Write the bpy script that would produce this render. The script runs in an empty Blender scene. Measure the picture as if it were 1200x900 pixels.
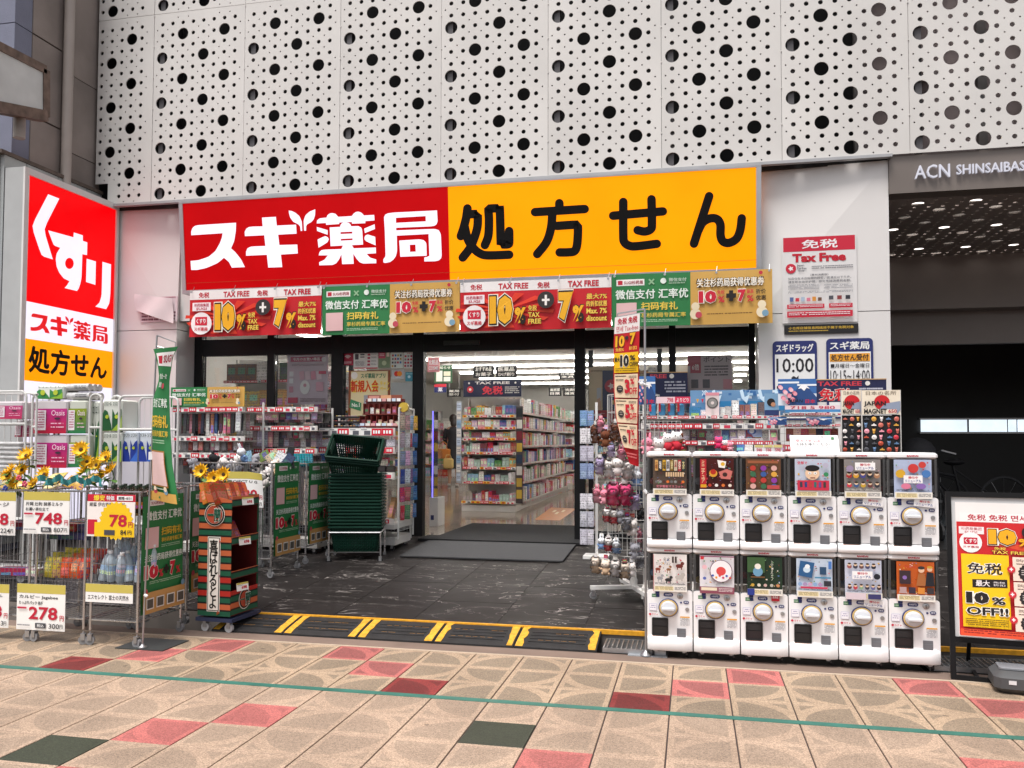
import bpy, math, random
from mathutils import Vector, Matrix
from mathutils.geometry import tessellate_polygon
rnd = random.Random(7)
R = math.radians
SC = bpy.context.scene
COL = SC.collection

# ------------------------------------------------------------------ camera
CAM = Vector((0.1145, -5.0782, 1.3177)); YAW, PITCH, ROLL, FPX = 0.2122, 0.0401, -0.0029, 978.6
_rz = Matrix.Rotation(YAW, 3, 'Z'); _rx = Matrix.Rotation(PITCH, 3, 'X')
_cr, _sr = math.cos(ROLL), math.sin(ROLL)
_ry = Matrix(((_cr, 0, _sr), (0, 1, 0), (-_sr, 0, _cr)))
RM = _rz @ _rx @ _ry                      # columns: right, forward, up
cam = bpy.data.objects.new('camera', bpy.data.cameras.new('camera')); COL.objects.link(cam)
_r, _f, _u = RM.col[0], RM.col[1], RM.col[2]
_m = Matrix((( _r[0], _u[0], -_f[0], CAM[0]), (_r[1], _u[1], -_f[1], CAM[1]), (_r[2], _u[2], -_f[2], CAM[2]), (0, 0, 0, 1)))
cam.matrix_world = _m
cam.data.sensor_width = 36; cam.data.lens = FPX / 1200 * 36; cam.data.shift_y = 28.03 / 1200
cam.data.clip_end = 400; cam.data.clip_start = .05
SC.camera = cam
SC.render.resolution_x = 1024; SC.render.resolution_y = 768

# ------------------------------------------------------------------ light
W = bpy.data.worlds.new('World'); SC.world = W; W.use_nodes = True
nt = W.node_tree; bg = nt.nodes['Background']
sky = nt.nodes.new('ShaderNodeTexSky'); sky.sky_type = 'NISHITA'; sky.sun_disc = False
SUN_EL, SUN_AZ = R(67), R(203)             # sun high, behind the camera and a little to the left
sky.sun_elevation = SUN_EL; sky.sun_rotation = SUN_AZ
sky.air_density = 1.0; sky.dust_density = 4.0; sky.ozone_density = .6
hs = nt.nodes.new('ShaderNodeHueSaturation'); hs.inputs['Saturation'].default_value = .28
nt.links.new(sky.outputs[0], hs.inputs['Color']); nt.links.new(hs.outputs[0], bg.inputs['Color'])
bg.inputs['Strength'].default_value = 0.115
sun = bpy.data.objects.new('sun', bpy.data.lights.new('sun', 'SUN')); COL.objects.link(sun)
sun.data.energy = 2.0; sun.data.angle = R(20); sun.data.color = (1, .95, .9)
_sd = Vector((math.sin(SUN_AZ) * math.cos(SUN_EL), math.cos(SUN_AZ) * math.cos(SUN_EL), math.sin(SUN_EL)))
sun.rotation_euler = (-_sd).to_track_quat('-Z', 'Y').to_euler()
SC.view_settings.view_transform = 'Standard'; SC.view_settings.look = 'None'
SC.view_settings.exposure = 0.6; SC.view_settings.gamma = 1
cy = SC.cycles
cy.use_denoising = True; cy.max_bounces = 6; cy.diffuse_bounces = 3; cy.glossy_bounces = 3
cy.transmission_bounces = 6; cy.transparent_max_bounces = 16; cy.caustics_reflective = False; cy.caustics_refractive = False
cy.sample_clamp_indirect = 4

# ------------------------------------------------------------------ geometry of the place
def ray(x, y):
    return RM @ Vector(((x - 600) / FPX, 1, -(y - 478.03) / FPX))
def PY(x, y, Y):                          # the point of the plane Y seen at photo pixel x, y
    d = ray(x, y); return CAM + d * ((Y - CAM[1]) / d[1])
def PX(x, y, X):
    d = ray(x, y); return CAM + d * ((X - CAM[0]) / d[0])
def PZ(x, y, Z=0.0):
    d = ray(x, y); return CAM + d * ((Z - CAM[2]) / d[2])
Y_RAMP0, Y_RAMP1, Y_DOOR, Y_PIER, Y_SIGN = .18, .5, 4.0, 3.6, 3.42
def fz(Y):
    if Y < Y_RAMP0: return 0.0
    if Y < Y_RAMP1: return .07 * (Y - Y_RAMP0) / (Y_RAMP1 - Y_RAMP0)
    if Y < Y_DOOR: return .07 + .18 * (Y - Y_RAMP1) / (Y_DOOR - Y_RAMP1)
    return .25

# ------------------------------------------------------------------ materials
def _n(t, k, **kw):
    n = t.nodes.new(k)
    for a, b in kw.items(): setattr(n, a, b)
    return n
MATS = {}
def mat(name, col=(.5, .5, .5), rough=.5, metal=0, var=.06, scale=6, bump=0, bscale=60, emit=0, emcol=None, alpha=1, trans=0, ior=1.45, spec=.5, coat=0, objcol=False, sub=0):
    if name in MATS: return MATS[name]
    m = bpy.data.materials.new(name); m.use_nodes = True; t = m.node_tree
    b = t.nodes['Principled BSDF']; L = t.links
    tc = _n(t, 'ShaderNodeTexCoord')
    nz = _n(t, 'ShaderNodeTexNoise'); nz.inputs['Scale'].default_value = scale; nz.inputs['Detail'].default_value = 5
    oi_ = _n(t, 'ShaderNodeObjectInfo'); ra = _n(t, 'ShaderNodeVectorMath', operation='MULTIPLY_ADD'); L.new(oi_.outputs['Random'], ra.inputs[0]); ra.inputs[1].default_value = (9, 5, 7); L.new(tc.outputs['Object'], ra.inputs[2]); L.new(ra.outputs[0], nz.inputs['Vector'])
    mr = _n(t, 'ShaderNodeMapRange'); mr.inputs['To Min'].default_value = 1 - var; mr.inputs['To Max'].default_value = 1 + var
    mr.inputs['From Min'].default_value = .3; mr.inputs['From Max'].default_value = .7
    L.new(nz.outputs['Fac'], mr.inputs['Value'])
    vm = _n(t, 'ShaderNodeVectorMath', operation='SCALE')
    if objcol:
        oi = _n(t, 'ShaderNodeObjectInfo'); L.new(oi.outputs['Color'], vm.inputs[0])
    else:
        vm.inputs[0].default_value = col[:3]
    L.new(mr.outputs[0], vm.inputs['Scale']); L.new(vm.outputs[0], b.inputs['Base Color'])
    r2 = _n(t, 'ShaderNodeMapRange'); r2.inputs['To Min'].default_value = max(.02, rough - .08); r2.inputs['To Max'].default_value = min(1, rough + .1)
    L.new(nz.outputs['Fac'], r2.inputs['Value']); L.new(r2.outputs[0], b.inputs['Roughness'])
    b.inputs['Metallic'].default_value = metal; b.inputs['IOR'].default_value = ior
    b.inputs['Specular IOR Level'].default_value = spec
    b.inputs['Alpha'].default_value = alpha; b.inputs['Transmission Weight'].default_value = trans
    b.inputs['Coat Weight'].default_value = coat
    if bump:
        n2 = _n(t, 'ShaderNodeTexNoise'); n2.inputs['Scale'].default_value = bscale; n2.inputs['Detail'].default_value = 4
        bp = _n(t, 'ShaderNodeBump'); bp.inputs['Strength'].default_value = bump; bp.inputs['Distance'].default_value = .004
        L.new(tc.outputs['Object'], n2.inputs['Vector']); L.new(n2.outputs['Fac'], bp.inputs['Height']); L.new(bp.outputs[0], b.inputs['Normal'])
    if emit:
        b.inputs['Emission Color'].default_value = (*(emcol or col)[:3], 1); em = _n(t, 'ShaderNodeMath', operation='MULTIPLY'); em.inputs[1].default_value = emit; L.new(mr.outputs[0], em.inputs[0]); L.new(em.outputs[0], b.inputs['Emission Strength'])
    MATS[name] = m; return m
def S(h):                                  # sRGB hex -> linear
    v = [int(h[i:i + 2], 16) / 255 for i in (0, 2, 4)]
    return tuple(c / 12.92 if c <= .04045 else ((c + .055) / 1.055) ** 2.4 for c in v)
_ink = {}
def ink(h, rough=.45, emit=0):             # a flat printing colour
    k = (h, rough, emit)
    if k not in _ink:
        _ink[k] = mat('ink_' + h + ('_lit' if emit else ''), S(h), rough, var=.03, emit=emit)
    return _ink[k]
def goods_mat(name='packaging', rough=.35, objcol=True, hv=.9):
    # printed packaging: the colour of the pack with a label block, bands and lettering-like specks, laid out on each face's own 0..1 square
    if name in MATS: return MATS[name]
    m = bpy.data.materials.new(name); m.use_nodes = True; t = m.node_tree; L = t.links; b = t.nodes['Principled BSDF']
    at = _n(t, 'ShaderNodeAttribute', attribute_name='Col'); oi = _n(t, 'ShaderNodeObjectInfo')
    mul = _n(t, 'ShaderNodeVectorMath', operation='MULTIPLY'); L.new(at.outputs['Color'], mul.inputs[0]); L.new(oi.outputs['Color'], mul.inputs[1])
    uv = _n(t, 'ShaderNodeUVMap', uv_map='UVMap'); sx = _n(t, 'ShaderNodeSeparateXYZ'); L.new(uv.outputs[0], sx.inputs[0])
    ge = _n(t, 'ShaderNodeNewGeometry'); wn = _n(t, 'ShaderNodeTexWhiteNoise', noise_dimensions='4D')
    L.new(at.outputs['Color'], wn.inputs['Vector']); L.new(oi.outputs['Random'], wn.inputs['W'])
    def math_(op, a, c=None):
        n = _n(t, 'ShaderNodeMath', operation=op)
        for i, v in enumerate((a, c)):
            if v is None: continue
            if isinstance(v, (int, float)): n.inputs[i].default_value = v
            else: L.new(v, n.inputs[i])
        return n.outputs[0]
    u, v = sx.outputs[0], sx.outputs[1]
    # label block
    inu = math_('LESS_THAN', math_('ABSOLUTE', math_('SUBTRACT', u, .5)), .36)
    lo = math_('MULTIPLY', wn.outputs['Value'], .45)
    inv = math_('MULTIPLY', math_('GREATER_THAN', v, lo), math_('LESS_THAN', v, math_('ADD', lo, .38)))
    lab = math_('MULTIPLY', inu, inv)
    mx = _n(t, 'ShaderNodeMix', data_type='RGBA'); L.new(lab, mx.inputs['Factor']); L.new(mul.outputs[0], mx.inputs['A'])
    hs = _n(t, 'ShaderNodeHueSaturation'); L.new(mul.outputs[0], hs.inputs['Color'])
    L.new(math_('ADD', math_('MULTIPLY', wn.outputs['Value'], hv), .5 - hv / 2), hs.inputs['Hue']); hs.inputs['Saturation'].default_value = .8; hs.inputs['Value'].default_value = 1.25
    L.new(hs.outputs[0], mx.inputs['B'])
    # lettering-like specks in rows
    nz = _n(t, 'ShaderNodeTexNoise'); nz.inputs['Scale'].default_value = 1; nz.inputs['Detail'].default_value = 0
    mp = _n(t, 'ShaderNodeMapping'); mp.inputs['Scale'].default_value = (11, 7, 1); L.new(uv.outputs[0], mp.inputs[0]); 
    ad = _n(t, 'ShaderNodeVectorMath', operation='ADD'); L.new(mp.outputs[0], ad.inputs[0]); L.new(wn.outputs['Color'], ad.inputs[1]); 
    sc = _n(t, 'ShaderNodeVectorMath', operation='SCALE'); L.new(wn.outputs['Color'], sc.inputs[0]); sc.inputs['Scale'].default_value = 40; L.new(sc.outputs[0], ad.inputs[1])
    L.new(ad.outputs[0], nz.inputs['Vector'])
    rows = math_('LESS_THAN', math_('FRACT', math_('MULTIPLY', v, 6.5)), .6)
    sp = math_('MULTIPLY', math_('GREATER_THAN', nz.outputs['Fac'], .54), rows)
    mx2 = _n(t, 'ShaderNodeMix', data_type='RGBA'); L.new(math_('MULTIPLY', sp, .75), mx2.inputs['Factor']); L.new(mx.outputs['Result'], mx2.inputs['A'])
    hs2 = _n(t, 'ShaderNodeHueSaturation'); L.new(mul.outputs[0], hs2.inputs['Color']); L.new(math_('ADD', wn.outputs['Value'], .2), hs2.inputs['Hue']); hs2.inputs['Value'].default_value = .35; hs2.inputs['Saturation'].default_value = 1.3
    L.new(hs2.outputs[0], mx2.inputs['B']); L.new(mx2.outputs['Result'], b.inputs['Base Color'])
    b.inputs['Roughness'].default_value = rough; m['goods'] = 1
    MATS[name] = m; return m
PACK = goods_mat()
WIRE = mat('thin_dark_wire', (.26, .26, .27), .4, .7, var=.1)
WHITE = mat('white_enamel', (.78, .77, .75), .35, var=.04)
OFFW = mat('off_white_steel', (.62, .60, .57), .45, var=.07)
CHROME = mat('bright_wire', (.62, .62, .63), .28, 1, var=.1, scale=20)
STEEL = mat('brushed_steel', (.45, .45, .46), .38, .9, var=.1, scale=12)
BLACK = mat('black_frame', (.007, .007, .008), .5, var=.2, spec=.25)
BLKPL = mat('black_plastic', (.02, .02, .022), .35, var=.2)
GREYPL = mat('grey_plastic', (.22, .23, .25), .45)
RUBBER = mat('dark_rubber', (.03, .03, .032), .7, bump=.3)
CLEAR = None
def clear_mat(name, tint=(1, 1, 1), a=.16, rough=.08):
    if name in MATS: return MATS[name]
    m = bpy.data.materials.new(name); m.use_nodes = True; t = m.node_tree; L = t.links
    for n in list(t.nodes):
        if n.type == 'BSDF_PRINCIPLED': t.nodes.remove(n)
    out = [n for n in t.nodes if n.type == 'OUTPUT_MATERIAL'][0]
    tr = _n(t, 'ShaderNodeBsdfTransparent'); tr.inputs[0].default_value = (*tint, 1)
    gl = _n(t, 'ShaderNodeBsdfGlossy'); gl.inputs['Roughness'].default_value = rough
    fr = _n(t, 'ShaderNodeFresnel'); fr.inputs['IOR'].default_value = 1.45
    ad = _n(t, 'ShaderNodeMath', operation='ADD'); ad.inputs[1].default_value = a * .35; L.new(fr.outputs[0], ad.inputs[0])
    mx = _n(t, 'ShaderNodeMixShader'); L.new(ad.outputs[0], mx.inputs[0]); L.new(tr.outputs[0], mx.inputs[1]); L.new(gl.outputs[0], mx.inputs[2])
    L.new(mx.outputs[0], out.inputs['Surface'])
    MATS[name] = m; return m
GLASS = clear_mat('window_glass', (.94, .95, .95), -.04, .02)
ACRYL = clear_mat('clear_acrylic', (.95, .96, .97), .1, .05)
FILM = clear_mat('clear_film', (.99, .99, .99), .06, .14)

# ------------------------------------------------------------------ mesh building
_BF = ((0, 1, 5, 4), (1, 3, 7, 5), (3, 2, 6, 7), (2, 0, 4, 6), (4, 5, 7, 6), (2, 3, 1, 0))
class MB:
    def __init__(s, xf=None): s.v = []; s.f = []; s.m = []; s.c = []; s.xf = xf
    def add(s, vs, fs, m=0, c=(1, 1, 1)):
        o = len(s.v)
        if s.xf is not None: vs = [s.xf @ Vector(p) for p in vs]
        s.v.extend(tuple(p) for p in vs)
        for f in fs: s.f.append(tuple(i + o for i in f)); s.m.append(m); s.c.append(c)
        return s
    def box(s, x0, y0, z0, x1, y1, z1, m=0, c=(1, 1, 1)):
        vs = [(x, y, z) for z in (z0, z1) for y in (y0, y1) for x in (x0, x1)]
        return s.add(vs, _BF, m, c)
    def cbox(s, cx, cy_, cz, w, d, h, m=0, c=(1, 1, 1), M=None):
        vs = [Vector((x * w / 2, y * d / 2, z * h / 2)) for z in (-1, 1) for y in (-1, 1) for x in (-1, 1)]
        if M is not None: vs = [M @ p for p in vs]
        return s.add([(p[0] + cx, p[1] + cy_, p[2] + cz) for p in vs], _BF, m, c)
    def bevbox(s, x0, y0, z0, x1, y1, z1, b, m=0, c=(1, 1, 1)):   # box with chamfered vertical and top front edges
        xs = [(x0 + b, y0), (x1 - b, y0), (x1, y0 + b), (x1, y1 - b), (x1 - b, y1), (x0 + b, y1), (x0, y1 - b), (x0, y0 + b)]
        ix = (x0 + x1) / 2; iy = (y0 + y1) / 2
        def ring(z, k): return [(ix + (x - ix) * k[0], iy + (y - iy) * k[1], z) for x, y in xs]
        k = (1 - 2 * b / max(.001, x1 - x0), 1 - 2 * b / max(.001, y1 - y0))
        vs = ring(z0, k) + ring(z0 + b, (1, 1)) + ring(z1 - b, (1, 1)) + ring(z1, k)
        fs = [(r * 8 + i, r * 8 + (i + 1) % 8, r * 8 + 8 + (i + 1) % 8, r * 8 + 8 + i) for r in range(3) for i in range(8)]
        fs += [tuple(range(7, -1, -1)), tuple(range(24, 32))]
        return s.add(vs, fs, m, c)
    def tube(s, p0, p1, r, n=6, m=0, c=(1, 1, 1), r1=None, caps=True):
        p0, p1 = Vector(p0), Vector(p1); d = p1 - p0
        if d.length < 1e-6: return s
        q = d.to_track_quat('Z', 'Y').to_matrix(); r1 = r if r1 is None else r1
        vs = []
        for p, rr in ((p0, r), (p1, r1)):
            for i in range(n):
                a = 2 * math.pi * i / n + math.pi / n
                vs.append(p + q @ Vector((rr * math.cos(a), rr * math.sin(a), 0)))
        fs = [(i, (i + 1) % n, n + (i + 1) % n, n + i) for i in range(n)]
        if caps: fs += [tuple(range(n - 1, -1, -1)), tuple(range(n, 2 * n))]
        return s.add(vs, fs, m, c)
    def path(s, pts, r, n=6, m=0, closed=False):
        pts = [Vector(p) for p in pts]
        for i in range(len(pts) - (0 if closed else 1)): s.tube(pts[i], pts[(i + 1) % len(pts)], r, n, m)
        return s
    def lathe(s, prof, n=16, o=(0, 0, 0), m=0, c=(1, 1, 1), M=None, sy=1):
        vs = []
        for r, z in prof:
            for i in range(n):
                a = 2 * math.pi * i / n; p = Vector((r * math.cos(a), r * math.sin(a) * sy, z))
                if M is not None: p = M @ p
                vs.append((p[0] + o[0], p[1] + o[1], p[2] + o[2]))
        fs = [(k * n + i, k * n + (i + 1) % n, k * n + n + (i + 1) % n, k * n + n + i) for k in range(len(prof) - 1) for i in range(n)]
        fs += [tuple(range(n - 1, -1, -1)), tuple((len(prof) - 1) * n + i for i in range(n))]
        return s.add(vs, fs, m, c)
    def ball(s, o, r, m=0, c=(1, 1, 1), n=10, k=6, sc=(1, 1, 1), M=None):
        prof = [(max(.0005, r * math.sin(math.pi * j / k)), -r * math.cos(math.pi * j / k)) for j in range(k + 1)]
        mm = Matrix.Diagonal(sc).to_3x3()
        if M is not None: mm = M @ mm
        return s.lathe(prof, n, o, m, c, mm)
    def poly(s, loops, y=0, th=0, m=0, c=(1, 1, 1)):   # loops of (x, z): first outer, the rest holes; faces -Y; th = thickness backwards
        tri = tessellate_polygon([[Vector((p[0], p[1], 0)) for p in l] for l in loops])
        flat = [p for l in loops for p in l]
        fs = []
        for t in tri:
            a, b2, c2 = (flat[i] for i in t)
            if (b2[0] - a[0]) * (c2[1] - a[1]) - (b2[1] - a[1]) * (c2[0] - a[0]) < 0: t = (t[0], t[2], t[1])
            fs.append(tuple(t))
        vs = [(p[0], y, p[1]) for p in flat]; n = len(vs)
        if th:
            vs += [(p[0], y + th, p[1]) for p in flat]
            fs += [tuple(i + n for i in reversed(f)) for f in fs[:]]
            o = 0
            for l in loops:
                k = len(l)
                fs += [(o + i, o + n + i, o + n + (i + 1) % k, o + (i + 1) % k) for i in range(k)]
                o += k
        return s.add(vs, fs, m, c)
    def mesh(s, name, mats, smooth=False):
        me = bpy.data.meshes.new(name); me.from_pydata(s.v, [], s.f)
        for k in (mats if isinstance(mats, (list, tuple)) else [mats]): me.materials.append(k)
        if len(me.materials) > 1: me.polygons.foreach_set('material_index', s.m)
        uv = me.uv_layers.new(name='UVMap'); data = []
        Q = (0, 0, 1, 0, 1, 1, 0, 1)
        for f in s.f:
            k = len(f)
            if k == 4: data.extend(Q)
            else:
                for i in range(k): data.extend((.5 + .5 * math.cos(6.28 * i / k), .5 + .5 * math.sin(6.28 * i / k)))
        uv.data.foreach_set('uv', data)
        if any(c != (1, 1, 1) for c in s.c) or any(k_.get('goods') for k_ in me.materials):
            ca = me.color_attributes.new('Col', 'FLOAT_COLOR', 'CORNER'); cd = []
            for f, c in zip(s.f, s.c): cd.extend((*c[:3], 1) * len(f))
            ca.data.foreach_set('color', cd)
        if smooth:
            me.polygons.foreach_set('use_smooth', [True] * len(me.polygons))
            try: me.set_sharp_from_angle(angle=R(40))
            except Exception: pass
        me.validate(); me.update()
        return me
    def build(s, name, mats, parent=None, smooth=False, loc=None):
        return ob(name, s.mesh(name, mats, smooth), parent, loc)
def ob(name, me, parent=None, loc=None, rot=None):
    o = bpy.data.objects.new(name, me); COL.objects.link(o)
    if parent is not None: o.parent = parent
    if loc is not None: o.location = loc
    if rot is not None: o.rotation_euler = rot
    return o
def tag(o, label=None, cat=None, group=None, kind=None):
    if label: o['label'] = label
    if cat: o['category'] = cat
    if group: o['group'] = group
    if kind: o['kind'] = kind
    return o
def thing(name, label, cat, loc=(0, 0, 0), rz=0, group=None):
    o = bpy.data.objects.new(name, None); COL.objects.link(o); o.empty_display_size = .1
    o.location = loc; o.rotation_euler = (0, 0, rz)
    return tag(o, label, cat, group)
CH = {}
def dup(src, loc, rz=None, label=None, parent=None, top=True):
    c = src.copy(); COL.objects.link(c)
    if parent is not None: c.parent = parent
    if top:
        c.location = loc
        if rz is not None: c.rotation_euler = (0, 0, rz)
        if label: c['label'] = label
    for ch in src.children: dup(ch, None, None, None, c, False)
    return c

# ------------------------------------------------------------------ lettering
_tc = {}
def glyphs(txt, bold=.02, vert=False, shear=0, outl=False):
    if not outl and any(ord(q) > 0x2e80 for q in txt): bold = min(bold, .007)
    k = (txt, bold, vert, shear)
    if k in _tc: return _tc[k]
    cu = bpy.data.curves.new('t', 'FONT'); cu.body = '\n'.join(txt) if vert else txt
    cu.size = 1; cu.offset = bold; cu.resolution_u = 2; cu.shear = shear; cu.fill_mode = 'FRONT'
    if vert: cu.space_line = .8; cu.align_x = 'CENTER'
    o = bpy.data.objects.new('t', cu); COL.objects.link(o)
    me = o.to_mesh()
    vs = [tuple(v.co[:2]) for v in me.vertices]; fs = [tuple(p.vertices) for p in me.polygons]
    o.to_mesh_clear(); bpy.data.objects.remove(o); bpy.data.curves.remove(cu)
    if not vs: vs, fs = [(0, 0), (1, 0), (1, 1)], [(0, 1, 2)]
    x0 = min(p[0] for p in vs); x1 = max(p[0] for p in vs); y0 = min(p[1] for p in vs); y1 = max(p[1] for p in vs)
    sx, sy = max(1e-4, x1 - x0), max(1e-4, y1 - y0)
    _tc[k] = ([((p[0] - x0) / sx, (p[1] - y0) / sy) for p in vs], fs, sx / sy)
    return _tc[k]
class Print:
    """flat print on a sheet; local frame x right, z up, front towards -Y; colours are materials"""
    def __init__(s, w, h, unit=1.0, warp=None, step=.0012):
        s.w, s.h = w, h; s.mb = MB(); s.mats = []; s.k = 0; s.warp = warp; s.step = step
    def mi(s, m):
        if isinstance(m, str): m = ink(m)
        if m not in s.mats: s.mats.append(m)
        return s.mats.index(m)
    def lay(s): s.k += 1; return -s.k * s.step
    # all coordinates are fractions of the sheet, y measured from the top
    def rect(s, x0, y0, x1, y1, m, lift=True, n=None):
        y = s.lay(); i = s.mi(m); X0, X1 = x0 * s.w, x1 * s.w; Z1, Z0 = (1 - y0) * s.h, (1 - y1) * s.h
        nx, nz = (1, 1) if s.warp is None else (max(1, int((X1 - X0) / .03)), max(1, int((Z1 - Z0) / .03)))
        vs = [(X0 + (X1 - X0) * a / nx, y, Z0 + (Z1 - Z0) * b / nz) for b in range(nz + 1) for a in range(nx + 1)]
        fs = [(b * (nx + 1) + a, b * (nx + 1) + a + 1, (b + 1) * (nx + 1) + a + 1, (b + 1) * (nx + 1) + a) for b in range(nz) for a in range(nx)]
        s.mb.add(vs, fs, i); return s
    def disc(s, cx, cy_, r, m, ry=None, n=20):
        y = s.lay(); i = s.mi(m); ry = ry or r
        s.mb.add([(cx * s.w + r * math.cos(6.2832 * k / n), y, (1 - cy_) * s.h + ry * math.sin(6.2832 * k / n)) for k in range(n)], [tuple(range(n))], i); return s
    def shape(s, pts, m):
        y = s.lay(); i = s.mi(m)
        s.mb.poly([[(p[0] * s.w, (1 - p[1]) * s.h) for p in pts]], y, 0, i); return s
    def burst(s, cx, cy_, r, m, n=12, k=.75):
        return s.shape([(cx + (r if j % 2 else r * k) * math.cos(math.pi * j / n) / s.w, cy_ + (r if j % 2 else r * k) * math.sin(math.pi * j / n) / s.h) for j in range(2 * n)], m)
    def text(s, txt, x0, y0, x1, y1, m, bold=.02, vert=False, keep=False, out=None, outb=.06, shear=0, outl=False):
        if out: 
            ex, ey = (x1 - x0) * .02, (y1 - y0) * .06
            s.text(txt, x0 - ex, y0 - ey, x1 + ex, y1 + ey, out, min(outb, .06) if any(ord(q) > 0x2e80 for q in txt) else outb, vert, keep, shear=shear, outl=True)
        vs, fs, asp = glyphs(txt, bold, vert, shear, outl); y = s.lay(); i = s.mi(m)
        X0, X1 = x0 * s.w, x1 * s.w; Z1, Z0 = (1 - y0) * s.h, (1 - y1) * s.h
        if keep:
            w = (Z1 - Z0) * asp; X0, X1 = ((X0 + X1) / 2 - w / 2, (X0 + X1) / 2 + w / 2)
        s.mb.add([(X0 + (X1 - X0) * a, y, Z0 + (Z1 - Z0) * b) for a, b in vs], fs, i)
        if not outl and bold >= .02 and any(ord(q) > 0x2e80 for q in txt):      # heavier weight: shifted copies of the same glyphs
            e = min((Z1 - Z0) / (len(txt) if vert else 1), (X1 - X0)) * min(bold, .04) * .6
            for k, (ex, ez) in enumerate(((e, 0), (-e, 0), (0, e * .6), (0, -e * .6))): s.mb.add([(X0 + ex + (X1 - X0) * a, y - s.step * .1 * (k + 1), Z0 + ez + (Z1 - Z0) * b) for a, b in vs], fs, i)
        return s
    def lines(s, x0, y0, x1, y1, n, m, fill=.45, seed=1):   # rows of print too small to read
        rr = random.Random(seed); i = s.mi(m); y = s.lay(); d = (y1 - y0) / n
        for k in range(n):
            x = x0
            while x < x1:
                ww = min(rr.uniform(.012, .05) * max(.4, (x1 - x0)), x1 - x)
                if rr.random() < .86: s.mb.add([(x * s.w, y, (1 - y0 - d * k - d * fill) * s.h), ((x + ww * .82) * s.w, y, (1 - y0 - d * k - d * fill) * s.h), ((x + ww * .82) * s.w, y, (1 - y0 - d * k) * s.h), (x * s.w, y, (1 - y0 - d * k) * s.h)], [(0, 1, 2, 3)], i)
                x += ww
        return s
    def build(s, parent, name='print'):
        if s.warp: s.mb.v = [s.warp(*p) for p in s.mb.v]
        return s.mb.build(name, s.mats, parent)
def sheet(parent, w, h, m, th=.004, warp=None, name='panel'):
    mb = MB()
    if warp is None: mb.box(0, 0, 0, w, th, h)
    else:
        nx, nz = max(2, int(w / .03)), max(2, int(h / .03))
        for k, y in ((0, 0), (1, th)):
            vs = [warp(w * a / nx, y, h * b / nz) for b in range(nz + 1) for a in range(nx + 1)]
            fs = [(b * (nx + 1) + a, b * (nx + 1) + a + 1, (b + 1) * (nx + 1) + a + 1, (b + 1) * (nx + 1) + a) for b in range(nz) for a in range(nx)]
            if k: fs = [tuple(reversed(f)) for f in fs]
            mb.add(vs, fs)
    return mb.build(name, m, parent, smooth=warp is not None)

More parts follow.
